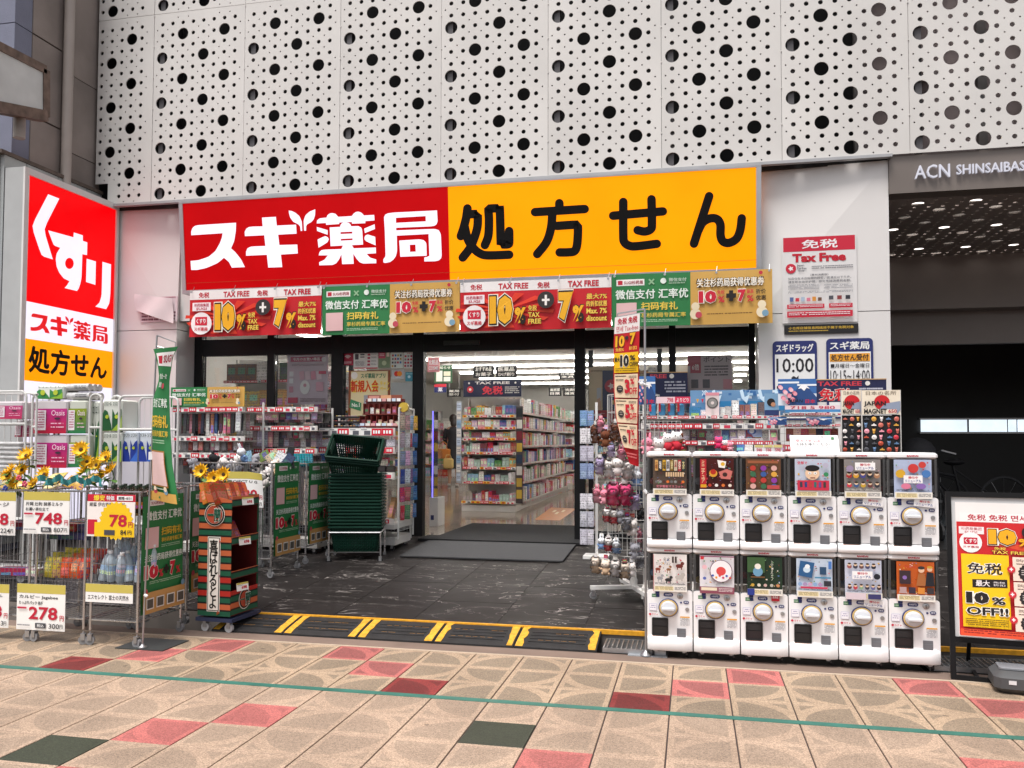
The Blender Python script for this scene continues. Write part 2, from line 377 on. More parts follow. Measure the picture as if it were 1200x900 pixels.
# ================================================================== GROUND
def tile_mat():
    m = bpy.data.materials.new('pebbled_tile'); m.use_nodes = True; t = m.node_tree; L = t.links; b = t.nodes['Principled BSDF']
    oi = _n(t, 'ShaderNodeObjectInfo'); uv = _n(t, 'ShaderNodeUVMap', uv_map='UVMap'); sx = _n(t, 'ShaderNodeSeparateXYZ'); L.new(uv.outputs[0], sx.inputs[0])
    def M_(op, a, c=None):
        n = _n(t, 'ShaderNodeMath', operation=op)
        for i, v in enumerate((a, c)):
            if v is None: continue
            if isinstance(v, (int, float)): n.inputs[i].default_value = v
            else: L.new(v, n.inputs[i])
        return n.outputs[0]
    u, v = sx.outputs[0], sx.outputs[1]
    r = M_('SQRT', M_('ADD', M_('MULTIPLY', u, u), M_('MULTIPLY', v, v)))
    ring = M_('MULTIPLY', M_('GREATER_THAN', r, .9), M_('LESS_THAN', r, 1.09))
    edge = M_('GREATER_THAN', M_('MAXIMUM', M_('ABSOLUTE', M_('SUBTRACT', u, .5)), M_('ABSOLUTE', M_('SUBTRACT', v, .5))), .4)
    light = M_('MAXIMUM', ring, edge)
    light = M_('MAXIMUM', light, oi.outputs['Alpha'])
    # fine aggregate
    tc = _n(t, 'ShaderNodeTexCoord'); geo = _n(t, 'ShaderNodeNewGeometry')
    vo = _n(t, 'ShaderNodeTexVoronoi'); vo.inputs['Scale'].default_value = 230; L.new(geo.outputs['Position'], vo.inputs['Vector'])
    sxx = _n(t, 'ShaderNodeSeparateColor'); L.new(vo.outputs['Color'], sxx.inputs[0])
    nz = _n(t, 'ShaderNodeTexNoise'); nz.inputs['Scale'].default_value = 2.2; nz.inputs['Detail'].default_value = 6; L.new(geo.outputs['Position'], nz.inputs['Vector'])
    dk = _n(t, 'ShaderNodeMix', data_type='RGBA', blend_type='MULTIPLY'); dk.inputs['Factor'].default_value = 1
    L.new(oi.outputs['Color'], dk.inputs['A'])
    mk = _n(t, 'ShaderNodeMix', data_type='RGBA'); L.new(light, mk.inputs['Factor']); mk.inputs['A'].default_value = (.63, .66, .68, 1); mk.inputs['B'].default_value = (1, 1, 1, 1)
    L.new(mk.outputs['Result'], dk.inputs['B'])
    grain = _n(t, 'ShaderNodeMapRange'); L.new(sxx.outputs[0], grain.inputs['Value']); grain.inputs['To Min'].default_value = .6; grain.inputs['To Max'].default_value = 1.3
    dirt = _n(t, 'ShaderNodeMapRange'); L.new(nz.outputs['Fac'], dirt.inputs['Value']); dirt.inputs['From Min'].default_value = .3; dirt.inputs['From Max'].default_value = .7; dirt.inputs['To Min'].default_value = .84; dirt.inputs['To Max'].default_value = 1.1
    rv = _n(t, 'ShaderNodeMapRange'); L.new(oi.outputs['Random'], rv.inputs['Value']); rv.inputs['To Min'].default_value = .92; rv.inputs['To Max'].default_value = 1.06
    vg = _n(t, 'ShaderNodeTexVoronoi'); vg.inputs['Scale'].default_value = 3.3; L.new(geo.outputs['Position'], vg.inputs['Vector']); gum = M_('SUBTRACT', 1, M_('MULTIPLY', M_('LESS_THAN', vg.outputs['Distance'], .045), .42))
    k = M_('MULTIPLY', M_('MULTIPLY', M_('MULTIPLY', grain.outputs[0], gum), dirt.outputs[0]), rv.outputs[0]) if 1 else M_('MULTIPLY', M_('MULTIPLY', grain.outputs[0], dirt.outputs[0]), rv.outputs[0])
    sc = _n(t, 'ShaderNodeVectorMath', operation='SCALE'); L.new(dk.outputs['Result'], sc.inputs[0]); L.new(k, sc.inputs['Scale']); L.new(sc.outputs[0], b.inputs['Base Color'])
    b.inputs['Roughness'].default_value = .62; b.inputs['Specular IOR Level'].default_value = .35
    bp = _n(t, 'ShaderNodeBump'); bp.inputs['Strength'].default_value = .25; bp.inputs['Distance'].default_value = .001; L.new(vo.outputs['Distance'], bp.inputs['Height']); L.new(bp.outputs[0], b.inputs['Normal'])
    return m
TILE = tile_mat()
street = tag(MB().box(-120, -160, -.26, 120, .182, -.006).build('street', mat('joint_mortar', (.07, .05, .045), .85)), kind='structure')
T = .3
def tile_mesh(i):
    me = None; mb = MB(); g, h = .0034, .0014; b = .0015
    x0, x1, y0, y1 = g, T - g, h, T - h
    mb.add([(x0, y0, -b), (x1, y0, -b), (x1, y1, -b), (x0, y1, -b), (x0 + b, y0 + b, 0), (x1 - b, y0 + b, 0), (x1 - b, y1 - b, 0), (x0 + b, y1 - b, 0), (x0, y0, -.012), (x1, y0, -.012), (x1, y1, -.012), (x0, y1, -.012)],
           [(4, 5, 6, 7), (0, 1, 5, 4), (1, 2, 6, 5), (2, 3, 7, 6), (3, 0, 4, 7), (8, 9, 1, 0), (9, 10, 2, 1), (10, 11, 3, 2), (11, 8, 0, 3)])
    me = mb.mesh('paving_tile', TILE)
    uv = me.uv_layers[0].data
    fx, fy = i & 1, i >> 1
    for p in me.polygons:
        for li in p.loop_indices:
            co = me.vertices[me.loops[li].vertex_index].co
            u, v = co.x / T, co.y / T
            uv[li].uv = (1 - u if fx else u, 1 - v if fy else v)
    return me
TM = [tile_mesh(i) for i in range(4)]
CREAM = (.445, .325, .225); PINK = (.50, .155, .14); DRED = (.25, .035, .033); DGRN = (.045, .052, .034)
SPECIAL = {}
for c, r_ in ((1, 0), (0, 1), (4, 0), (5, 1), (-7, 0), (-6, 1), (-10, 0), (-11, 1), (4, 4), (-2, 5), (-7, 4), (-8, 5), (-8, 7)): SPECIAL[(c, r_)] = PINK
for c, r_ in ((-1, 2), (6, 2), (-5, 2), (-12, 2)): SPECIAL[(c, r_)] = DRED
for c, r_ in ((-3, 4), (-9, 6)): SPECIAL[(c, r_)] = DGRN
for r_ in range(0, 9):
    for c in range(-18, 12):
        # circles are centred on the odd joints: the quarter leaf of a tile starts at its odd corner
        fx = 1 if c % 2 == 0 else 0; fy = 1 if (r_ % 2 == 1) else 0
        o = ob('paving_tile', TM[fx + 2 * fy], street, (c * T, -(r_ + 1) * T, 0))
        col = SPECIAL.get((c, r_), CREAM)
        if r_ > 2 and col == CREAM: col = (.45, .325, .238)
        o.color = (*col, 1.0 if col == DGRN else (.45 if (col == CREAM or r_ > 2) and r_ > 2 else 0))
tag(MB().box(-8, .03, -.006, 8, .182, .001).build('kerb_strip', mat('brown_concrete', (.21, .15, .12), .85, var=.18, scale=3, bump=.3, bscale=90)), kind='structure')
tag(MB().box(-8, .004, -.006, 8, .027, .0005).build('border_strip', mat('cream_strip', (.52, .41, .31), .7, var=.1, scale=40)), kind='structure')
tag(MB().box(-9, -.925, 0, 9, -.875, .0025).build('green_line', mat('green_paint', (.035, .16, .125), .5, var=.16, scale=9, bump=.2, bscale=200)), kind='structure')
# stone apron in front of the shop: slabs with white veins
def stone_mat():
    m = bpy.data.materials.new('veined_slate'); m.use_nodes = True; t = m.node_tree; L = t.links; b = t.nodes['Principled BSDF']
    g = _n(t, 'ShaderNodeTexCoord'); oi = _n(t, 'ShaderNodeObjectInfo')
    mp = _n(t, 'ShaderNodeMapping'); mp.inputs['Rotation'].default_value = (0, 0, R(-38)); mp.inputs['Scale'].default_value = (.9, 2.6, 1)
    ad = _n(t, 'ShaderNodeVectorMath', operation='MULTIPLY_ADD'); L.new(oi.outputs['Random'], ad.inputs[0]); ad.inputs[1].default_value = (37, 19, 11); L.new(g.outputs['Object'], ad.inputs[2])
    L.new(ad.outputs[0], mp.inputs[0])
    nz = _n(t, 'ShaderNodeTexNoise'); nz.inputs['Scale'].default_value = 2.0; nz.inputs['Detail'].default_value = 4; nz.inputs['Roughness'].default_value = .5; nz.inputs['Distortion'].default_value = 1.2; L.new(mp.outputs[0], nz.inputs['Vector'])
    a = _n(t, 'ShaderNodeMath', operation='SUBTRACT'); L.new(nz.outputs['Fac'], a.inputs[0]); a.inputs[1].default_value = .5
    a2 = _n(t, 'ShaderNodeMath', operation='ABSOLUTE'); L.new(a.outputs[0], a2.inputs[0])
    v = _n(t, 'ShaderNodeMapRange'); L.new(a2.outputs[0], v.inputs['Value']); v.inputs['From Min'].default_value = 0; v.inputs['From Max'].default_value = .009; v.inputs['To Min'].default_value = 1; v.inputs['To Max'].default_value = 0
    n2 = _n(t, 'ShaderNodeTexNoise'); n2.inputs['Scale'].default_value = 2.5; n2.inputs['Detail'].default_value = 3; L.new(ad.outputs[0], n2.inputs['Vector'])
    v2 = _n(t, 'ShaderNodeMapRange'); L.new(n2.outputs['Fac'], v2.inputs['Value']); v2.inputs['From Min'].default_value = .40; v2.inputs['From Max'].default_value = .60
    mu = _n(t, 'ShaderNodeMath', operation='MULTIPLY'); L.new(v.outputs[0], mu.inputs[0]); L.new(v2.outputs[0], mu.inputs[1])
    mx = _n(t, 'ShaderNodeMix', data_type='RGBA'); mx.inputs['A'].default_value = (.016, .0135, .013, 1); mx.inputs['B'].default_value = (.36, .33, .31, 1); L.new(mu.outputs[0], mx.inputs['Factor'])
    n3 = _n(t, 'ShaderNodeTexNoise'); n3.inputs['Scale'].default_value = 3; n3.inputs['Detail'].default_value = 8; L.new(ad.outputs[0], n3.inputs['Vector'])
    r3 = _n(t, 'ShaderNodeMapRange'); L.new(n3.outputs['Fac'], r3.inputs['Value']); r3.inputs['To Min'].default_value = .6; r3.inputs['To Max'].default_value = 1.6
    sc = _n(t, 'ShaderNodeVectorMath', operation='SCALE'); L.new(mx.outputs['Result'], sc.inputs[0]); L.new(r3.outputs[0], sc.inputs['Scale']); L.new(sc.outputs[0], b.inputs['Base Color'])
    r4 = _n(t, 'ShaderNodeMapRange'); L.new(n3.outputs['Fac'], r4.inputs['Value']); r4.inputs['To Min'].default_value = .42; r4.inputs['To Max'].default_value = .7; b.inputs['Specular IOR Level'].default_value = .18; L.new(r4.outputs[0], b.inputs['Roughness'])
    bp = _n(t, 'ShaderNodeBump'); bp.inputs['Strength'].default_value = .3; bp.inputs['Distance'].default_value = .003; L.new(n3.outputs['Fac'], bp.inputs['Height']); L.new(bp.outputs[0], b.inputs['Normal'])
    return m
STONE = stone_mat()
sl = MB(); sl.add([(-9, .5, .062), (12, .5, .062), (12, 4.0, .242), (-9, 4.0, .242), (-9, .5, -.2), (12, .5, -.2), (12, 4.0, -.2), (-9, 4.0, -.2)], [(0, 1, 2, 3), (4, 5, 1, 0), (5, 6, 2, 1), (6, 7, 3, 2), (7, 4, 0, 3), (7, 6, 5, 4)])
apron = tag(sl.build('stone_floor', mat('slab_joint', (.22, .19, .17), .8)), kind='structure')
slopea = math.atan2(.18, 3.5)
smb = MB(); g = .002; smb.box(g, g, 0, .6 - g, 1.2 - g, .008); sm = smb.mesh('floor_slab', STONE)
smb = MB(); smb.box(g, g, 0, .6 - g, .9, .008); sm2 = smb.mesh('floor_slab', STONE)
smb = MB(); smb.box(g, g, 0, .6 - g, .6 - g, .008); sm3 = smb.mesh('floor_slab', STONE)
for i in range(-12, 12):
    off = .6 if i % 2 else 0
    rows = [(0, 1.2), (1.2, 2.4), (2.4, 3.5)] if not off else [(0, .6), (.6, 1.8), (1.8, 3.0), (3.0, 3.5)]
    for (a, b_) in rows:
        L_ = b_ - a
        if L_ > 1.19: me = sm
        elif L_ < .61 and L_ > .55: me = sm3
        else:
            k = 'slab%.1f' % L_
            if k not in CH: CH[k] = MB().box(g, g, 0, .6 - g, L_ - g, .008).mesh('floor_slab', STONE)
            me = CH[k]
        ob('floor_slab', me, apron, (i * .6, .5 + a * math.cos(slopea), .062 + a * math.sin(slopea)), (slopea, 0, 0))
YEL = mat('yellow_paint', (.72, .34, .02), .55, var=.2, scale=30)
YEL2 = mat('worn_yellow_paint', (.70, .36, .03), .6, var=.3, scale=40)
tag(MB().box(-3.1, .485, .05, 9, .51, .078).build('yellow_nosing', YEL), kind='structure')
# rubber threshold ramps
RUB = mat('ramp_rubber', (.020, .020, .021), .65, var=.3, scale=14, bump=.4, bscale=120)
for k in range(5):
    x0 = -3.14 + k * .534
    rt = thing('threshold_ramp', ['black rubber threshold ramp at the foot of the striped display', 'second rubber threshold ramp from the striped display', 'black rubber threshold ramp in the middle of the row of five', 'fourth rubber ramp, with worn yellow marks at both ends', 'black rubber threshold ramp next to the drain grate'][k], 'ramp', (x0, 0, 0), 0, 'rubber ramps along the shop threshold')
    mb = MB(); w = .528
    N = 6
    prof = [(.185 + .30 * i / N, .012 + .056 * (i / N) ** .8) for i in range(N + 1)]
    def strip(mb, xa, xb, dz, m, a=0, b=N):
        vs = []
        for y, z in prof[a:b + 1]: vs += [(xa, y, z + dz), (xb, y, z + dz)]
        mb.add(vs, [(2 * i, 2 * i + 1, 2 * i + 3, 2 * i + 2) for i in range(b - a)], m)
    strip(mb, 0, w, 0, 0)
    mb.add([(0, .185, 0), (w, .185, 0), (w, .185, .012), (0, .185, .012)], [(0, 1, 2, 3)])
    mb.add([(w, y, z) for y, z in prof] + [(w, .485, 0), (w, .185, 0)], [tuple(range(N + 3))])
    mb.add([(0, y, z) for y, z in prof] + [(0, .485, 0), (0, .185, 0)], [tuple(reversed(range(N + 3)))])
    for a in (.07, .12, .17, .22):   # moulded ribs
        i = int(a / .3 * N); y = .185 + a; z = .012 + .056 * (a / .3) ** .8
        mb.box(.08, y, z - .004, w - .08, y + .012, z + .0045)
    mb.build('rubber_body', RUB, rt)
    for e, (xa, xb) in enumerate(((.008, .062), (w - .062, w - .008))):
        if (k == 0 and e == 1 and False): continue
        m2 = MB()
        # worn outline: a strip with a chipped edge
        left, right = [], []
        for i, (y, z) in enumerate(prof[:-1]):
            j = rnd.uniform(0, .012 if k < 3 else .022)
            left.append((xa + (j if e else 0), y + .004, z + .0045)); right.append((xb - (0 if e else j), y + .004, z + .0045))
        left.append((xa, prof[-1][0], prof[-1][1] + .0045)); right.append((xb, prof[-1][0], prof[-1][1] + .0045))
        vs = left + right; n_ = len(left)
        m2.add(vs, [(i, n_ + i, n_ + i + 1, i + 1) for i in range(n_ - 1)])
        m2.build('end_stripe', YEL2, rt)
    m3 = MB()
    for a in (.09, .2):
        y = .185 + a; z = .012 + .056 * (a / .3) ** .8 + .0052
        for q in range(7):
            xa = .09 + q * .05
            if rnd.random() < .8: m3.box(xa, y, z, xa + rnd.uniform(.03, .05), y + .004, z + .0006)
    m3.build('edge_line', mat('thin_orange_line', (.45, .22, .05), .6, var=.3, scale=50), rt)['kind'] = 'stuff'
# drain grates
def grate(x0, n, label):
    t = thing('drain_grate', label, 'drain grate', (x0, .2, .0))
    f = MB(); w = n * .03 + .03
    f.box(0, 0, -.03, w, .27, .002, 0); f.build('tray', mat('drain_dark', (.01, .01, .01), .8), t)
    fr = MB(); fr.box(0, 0, .003, w, .012, .03); fr.box(0, .258, .003, w, .27, .03); fr.box(0, .0125, .003, .01, .2575, .03); fr.box(w - .01, .0125, .003, w, .2575, .03); fr.build('frame', STEEL, t)
    bm = MB().box(0, .0125, .012, .007, .2575, .029).mesh('bar', STEEL)
    for i in range(n): ob('bar', bm, t, (.022 + i * .03, 0, 0))
    cm = MB(); [cm.box(.0105, y, .008, w - .0105, y + .004, .026) for y in (.05, .09, .13, .17, .21)]; cm.build('cross_rod', STEEL, t)
grate(-.44, 12, 'steel drain grate between the rubber ramps and the capsule machines')
grate(1.45, 44, 'long steel drain grate behind the poster stand')

# ================================================================== BUILDING
PANEL = mat('perforated_white_metal', (.68, .66, .635), .5, var=.07, scale=1.1, spec=.4)
PIERM = mat('white_wall_panel', (.74, .715, .70), .38, var=.03, scale=1.2)
CAV = mat('cavity_dark', (.012, .012, .013), .8)
bld = thing('shop_building', 'white shop building with hole-patterned metal facade above a wide entrance', 'building', (0, 0, 0))
PIT = .1344; PW = 1.176; PH = 2.242
def perf(ncol, nrow, x_first, z_first, w, h, phase=0, notch=None, lx=(0, 4), row0=0):
    def circ(x, z, r, n): return [(x + r * math.cos(-2 * math.pi * i / n), z + r * math.sin(-2 * math.pi * i / n)) for i in range(n)]
    big = set()
    for c in range(-1, ncol + 1):
        for r_ in range(-1, nrow + 1):
            cc = c + phase; rr = r_ + row0
            if cc % 4 == 0 and rr % 4 == 3 or cc % 4 == 2 and rr % 4 == 1: big.add((c, r_))
    outer = [(0, 0), (w, 0), (w, h), (0, h)] if not notch else [(notch[0], 0), (w, 0), (w, h), (0, h), (0, notch[1]), (notch[0], notch[1])]
    loops = [outer]
    def ok(x, z, r): 
        if not (r < x < w - r and r < z < h - r): return False
        return not (notch and x < notch[0] + r and z < notch[1] + r)
    for c in range(ncol):
        for r_ in range(nrow):
            x, z = x_first + c * PIT, z_first - r_ * PIT
            b = (c, r_) in big; r0 = .070 if b else .0235
            if ok(x, z, r0): loops.append(circ(x, z, r0, 24 if b else 10))
    for c in range(-1, ncol):
        for r_ in range(-1, nrow):
            if any((c + a, r_ + b) in big for a in (0, 1) for b in (0, 1)): continue
            x, z = x_first + (c + .5) * PIT, z_first - (r_ + .5) * PIT
            if ok(x, z, .012): loops.append(circ(x, z, .0095, 6))
    mb = MB(); mb.poly(loops, 0, .012)
    return mb.mesh('perforated_panel', PANEL)
pm = perf(8, 16, .108, PH - .127, PW, PH)
XS = [-6.071 + 1.18 * k for k in range(9)]
for k, x in enumerate(XS):
    for z in (4.106, 4.106 + PH + .006):
        ob('perforated_panel', pm, bld, (x, 3.5 + rnd.uniform(-.0015, .0015), z))
pe = perf(5, 16, .05, PH - .127, .748, PH, phase=3, notch=(.17, .262))
for z in (4.106,): ob('perforated_panel', pe, bld, (-6.825, 3.5, z))
pe2 = perf(5, 16, .05, PH - .127, .748, PH, phase=3)
ob('perforated_panel', pe2, bld, (-6.825, 3.5, 4.106 + PH + .006))
# clips on the seams
cl = MB()
for x in XS:
    for z in [4.106 + .37 * i for i in range(8)]: cl.box(x - .008, 3.493, z, x + .004, 3.499, z + .012)
cl.build('panel_clips', PANEL, bld)
# cavity behind the screen, with floor slab edge, studs and a window band on the right
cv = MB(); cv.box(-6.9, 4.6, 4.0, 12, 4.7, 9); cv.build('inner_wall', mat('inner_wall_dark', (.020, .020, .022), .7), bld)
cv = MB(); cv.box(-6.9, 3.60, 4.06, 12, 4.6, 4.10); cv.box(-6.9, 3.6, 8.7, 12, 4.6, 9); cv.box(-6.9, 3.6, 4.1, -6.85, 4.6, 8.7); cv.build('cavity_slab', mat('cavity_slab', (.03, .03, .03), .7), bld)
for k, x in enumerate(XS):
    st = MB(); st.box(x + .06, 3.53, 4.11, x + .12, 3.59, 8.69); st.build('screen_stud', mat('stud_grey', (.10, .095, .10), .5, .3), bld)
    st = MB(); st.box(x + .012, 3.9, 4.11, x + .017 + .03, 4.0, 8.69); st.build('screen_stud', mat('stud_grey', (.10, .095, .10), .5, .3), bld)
rp = MB(); rp.box(1.75, 3.75, 4.11, 12, 3.8, 6.2, 0); rp.build('backing_panel', mat('mauve_backing', (.5, .42, .42), .5, var=.25, scale=1.2), bld)
rp = MB(); rp.box(1.72, 3.68, 4.11, 1.8, 3.74, 8.6, 0); rp.box(2.85, 3.68, 4.11, 2.93, 3.74, 8.6, 0); rp.box(1.81, 3.68, 4.9, 2.84, 3.74, 4.93); rp.build('backing_rail', mat('rail_grey', (.28, .27, .27), .5), bld)
# trim strip under the screen
mb = MB(); mb.box(-6.83, 3.46, 4.075, 2.02, 3.52, 4.1045); mb.build('trim_strip', mat('grey_trim', (.42, .42, .43), .4, .3), bld)
# wall above doors (behind the sign) and piers with a folded face
def folded(name, x0, x1, z0, z1, yb, corner, d=.07):
    # front face folded along one diagonal, one corner pushed back
    P_ = {'bl': (x0, z0), 'br': (x1, z0), 'tr': (x1, z1), 'tl': (x0, z1)}
    vs = []
    for k in ('bl', 'br', 'tr', 'tl'):
        vs.append((P_[k][0], yb + (d if k in corner else 0), P_[k][1]))
    for k in ('bl', 'br', 'tr', 'tl'): vs.append((P_[k][0], yb + .42, P_[k][1]))
    if 'tr' in corner or 'bl' in corner: fr = [(0, 1, 3), (1, 2, 3)]
    else: fr = [(0, 1, 2), (0, 2, 3)]
    MB().add(vs, fr + [(4, 7, 6, 5), (0, 3, 7, 4), (1, 5, 6, 2), (3, 2, 6, 7), (0, 4, 5, 1)]).build(name, PIERM, bld)
folded('wall_panel', -6.75, -5.77, 2.62, 4.07, 3.6, ('tr',), .05)
folded('wall_panel', -6.75, -5.77, .1, 2.612, 3.6, (), 0)
folded('wall_panel', .77, 2.0, 2.60, 4.07, 3.56, ('tl',), .09)
folded('wall_panel', .77, 2.0, .1, 2.592, 3.56, (), 0)
MB().box(-5.765, 3.65, 2.72, .765, 4.04, 4.07).build('header_wall', PIERM, bld)
# entrance passage on the right: sign beam, perforated soffit, dark walls
BEAM = mat('brushed_bronze', (.20, .17, .152), .4, .15, var=.12, scale=.8)
MB().box(2.003, 3.53, 3.73, 9, 3.75, 4.10).build('sign_beam', BEAM, bld)
def soffit():
    loops = [[(0, 0), (6.9, 0), (6.9, 4.6), (0, 4.6)]]
    mb = MB(); base = []
    k = 0
    for i in range(50):
        for j in range(33):
            x, z = .1 + i * PIT, .1 + j * PIT
            b = (i % 4 == 0 and j % 4 == 3) or (i % 4 == 2 and j % 4 == 1)
            r0 = .062 if b else .02
            if x < 6.8 and z < 4.5: base.append([(x + r0 * math.cos(-2 * math.pi * q / (14 if b else 7)), z + r0 * math.sin(-2 * math.pi * q / (14 if b else 7))) for q in range(14 if b else 7)])
    tiny = [(.1 + (i + .5) * PIT, .1 + (j + .5) * PIT) for i in range(50) for j in range(33)]
    mb.poly([loops[0]] + base, 0, .01)
    return mb
sf = soffit(); s_ = sf.build('perforated_soffit', mat('soffit_dark_metal', (.42, .37, .35), .5), bld)
s_.matrix_local = Matrix.Translation((2.003, 3.76, 3.78)) @ Matrix.Rotation(math.pi / 2, 4, 'X') @ Matrix.Scale(1, 4)
s_.rotation_euler = (R(90), 0, 0)
# rotate so local x -> X, local z -> -Y becomes depth: flip
s_.matrix_local = Matrix(((1, 0, 0, 2.003), (0, 0, 1, 3.76), (0, -1, 0, 3.75), (0, 0, 0, 1)))
MB().box(2.003, 3.76, 4.02, 9, 8.4, 4.055).build('soffit_backing', mat('soffit_backing_light', (.50, .48, .46), .5, var=.3, scale=2), bld)
MB().box(2.003, 6.9, 2.62, 9, 7.0, 3.74).build('passage_beam', mat('passage_grey', (.34, .30, .285), .5, var=.1, scale=1), bld)
MB().box(2.003, 6.6, 3.05, 9, 6.898, 3.74).build('passage_beam', mat('passage_grey', (.065, .06, .058), .5), bld)
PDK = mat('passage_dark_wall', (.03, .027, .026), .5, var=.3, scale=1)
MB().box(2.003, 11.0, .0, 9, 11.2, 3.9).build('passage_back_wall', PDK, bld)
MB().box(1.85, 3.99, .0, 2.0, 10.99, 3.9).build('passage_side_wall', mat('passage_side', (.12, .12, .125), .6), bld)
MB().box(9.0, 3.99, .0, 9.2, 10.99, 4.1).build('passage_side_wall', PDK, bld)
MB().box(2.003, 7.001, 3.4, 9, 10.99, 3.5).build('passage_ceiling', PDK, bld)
tag(MB().box(-9, 4.0, .0, 12, 17.5, .248).build('interior_floor', mat('glossy_beige_floor', (.30, .245, .20), .10, var=.06, scale=1.5, spec=.6)), kind='structure')
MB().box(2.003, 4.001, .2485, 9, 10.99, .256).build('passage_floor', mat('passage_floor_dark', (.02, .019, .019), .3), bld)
# light band in the passage
pw = thing('light_band', 'long narrow white lit window in the dark passage on the right', 'window', (0, 0, 0))
za, zb = PY(1080, 506, 10.9)[2], PY(1080, 492, 10.9)[2]
for i, (xa, xb) in enumerate(((1080, 1134), (1137, 1181), (1183, 1192), (1194, 1240))):
    X0, X1 = PY(xa, 500, 10.9)[0], PY(xb, 500, 10.9)[0]
    MB().box(X0, 10.93, za, X1, 10.96, zb).build('pane', mat('lit_frosted_pane', (.7, .76, .8), .5, var=.1, scale=4, emit=.8, emcol=(.72, .82, .92)), pw)
fr = MB(); X0, X1 = PY(1078, 500, 10.9)[0], PY(1242, 500, 10.9)[0]
fr.box(X0, 10.90, za - .03, X1, 10.98, za - .003); fr.box(X0, 10.90, zb + .003, X1, 10.98, zb + .03); fr.build('frame', STEEL, pw)
# ACN letters on the beam
def raised(name, txt, p0, p1, m, y, parent, d=.02, bold=.0):
    vs, fs, asp = glyphs(txt, bold)
    X0, Z0 = p0; X1, Z1 = p1
    mb = MB(); n = len(vs)
    a = [(X0 + (X1 - X0) * u, y, Z0 + (Z1 - Z0) * v) for u, v in vs]
    mb.add(a, fs)
    ed = {}
    for f in fs:
        for i in range(len(f)):
            e = (f[i], f[(i + 1) % len(f)])
            if (e[1], e[0]) in ed: del ed[(e[1], e[0])]
            else: ed[e] = 1
    for (i, j) in ed: mb.add([a[i], a[j], (a[j][0], y + d, a[j][2]), (a[i][0], y + d, a[i][2])], [(0, 1, 2, 3)])
    return mb.build(name, m, parent)
bs = thing('building_name_sign', 'pale lit letters reading ACN SHINSAIBASHI on the bronze beam', 'sign', (0, 0, 0))
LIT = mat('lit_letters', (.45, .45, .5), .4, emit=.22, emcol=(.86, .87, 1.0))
a, b_ = PY(1072, 211, 3.5), PY(1113, 193, 3.5)
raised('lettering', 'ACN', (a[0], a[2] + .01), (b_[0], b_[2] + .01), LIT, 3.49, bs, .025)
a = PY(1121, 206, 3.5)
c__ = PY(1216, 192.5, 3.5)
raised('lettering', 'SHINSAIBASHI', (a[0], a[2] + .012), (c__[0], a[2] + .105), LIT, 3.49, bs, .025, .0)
for i_ in range(4):
    lt = thing('ceiling_lamp', ['nearest', 'second', 'third', 'farthest'][i_] + ' tube lamp glowing above the perforated passage ceiling', 'ceiling lamp', (2.3, 4.1 + i_ * 1.15, 3.80)); MB().box(0, -.03, -.02, 6.2, .03, .02).build('tube', mat('void_tube', (1, 1, 1), .4, emit=2.2, emcol=(1, .93, .85), var=0), lt)

# ------------------------------------------------------------------ shopfront glazing
sf = thing('shopfront', 'black framed glass shopfront with the sliding entrance standing open', 'shopfront', (0, 0, 0))
ZL0, ZL1, ZT = 2.335, 2.53, 2.72
def post(x0, x1, z0=.25, z1=ZT, y0=3.95, y1=4.05, name='frame_post'): MB().box(x0, y0, z0, x1, y1, z1).build(name, BLACK, sf)
for x0, x1 in ((-5.76, -5.66), (-4.80, -4.71), (-3.985, -3.84), (-2.99, -2.86), (-1.135, -1.02), (-.12, -.05), (.70, .765)): post(x0, x1)
SEG = [(-5.659, -4.801), (-4.709, -3.986), (-3.839, -2.991), (-2.859, -1.136), (-1.019, -.121), (-.049, .699)]
for i, (x0, x1) in enumerate(SEG):
    MB().box(x0, 3.95, ZL0, x1, 4.05, ZL1).build('lintel', BLACK, sf)
    MB().box(x0, 3.99, ZL1 + .001, x1, 4.0, ZT - .001).build('transom_pane', GLASS, sf)
    if i != 3:
        MB().box(x0, 3.995, .33, x1, 4.005, ZL0 - .001).build('window_pane', GLASS, sf)
        MB().box(x0, 3.96, .25, x1, 4.04, .329).build('bottom_rail', BLACK, sf)
MB().box(-2.62, 3.93, 2.40, -2.2, 3.949, 2.45).build('door_sensor', BLKPL, sf)
# a second, slid-back door leaf behind the panes beside the opening
for x0, x1 in ((-3.83, -2.92), (-1.0, -.2)):
    d = MB(); d.box(x0, 4.10, .27, x0 + .05, 4.14, 2.33); d.box(x1 - .05, 4.10, .27, x1, 4.14, 2.33); d.box(x0 + .051, 4.10, .27, x1 - .051, 4.14, .34); d.build('sliding_leaf', BLACK, sf)
# side returns beside the glazing
MB().box(-5.77, 4.03, .1, -5.765, 4.2, 4.0).build('return_trim', PIERM, sf)

# ------------------------------------------------------------------ main sign
ms = thing('shop_sign', 'wide lit sign, red on the left and orange on the right, above the entrance', 'shop sign', (0, 0, 0))
ZSB, ZST = 3.085, 4.06
def PS(x, y, lift=0):                      # on the sign's face, which leans forward at the top
    Y = 3.42
    for _ in range(4):
        p = PY(x, y, Y); Y = 3.46 - .10 * (p[2] - ZSB) / (ZST - ZSB)
    p = PY(x, y, Y - lift); return p
REDL = mat('red_lit_face', (.12, .001, .002), .35, var=.05, scale=2.5, emit=.62, emcol=(.52, .0, .0015), spec=.12)
ORL = mat('orange_lit_face', (.25, .07, .0), .35, var=.04, scale=2.0, emit=.85, emcol=(1.0, .29, .0), spec=.12)
WHL = mat('white_lit_face', (.3, .3, .33), .35, var=.02, emit=.66, emcol=(.88, .84, 1.0))
BKL = mat('black_film', (.004, .003, .003), .5, spec=.2)
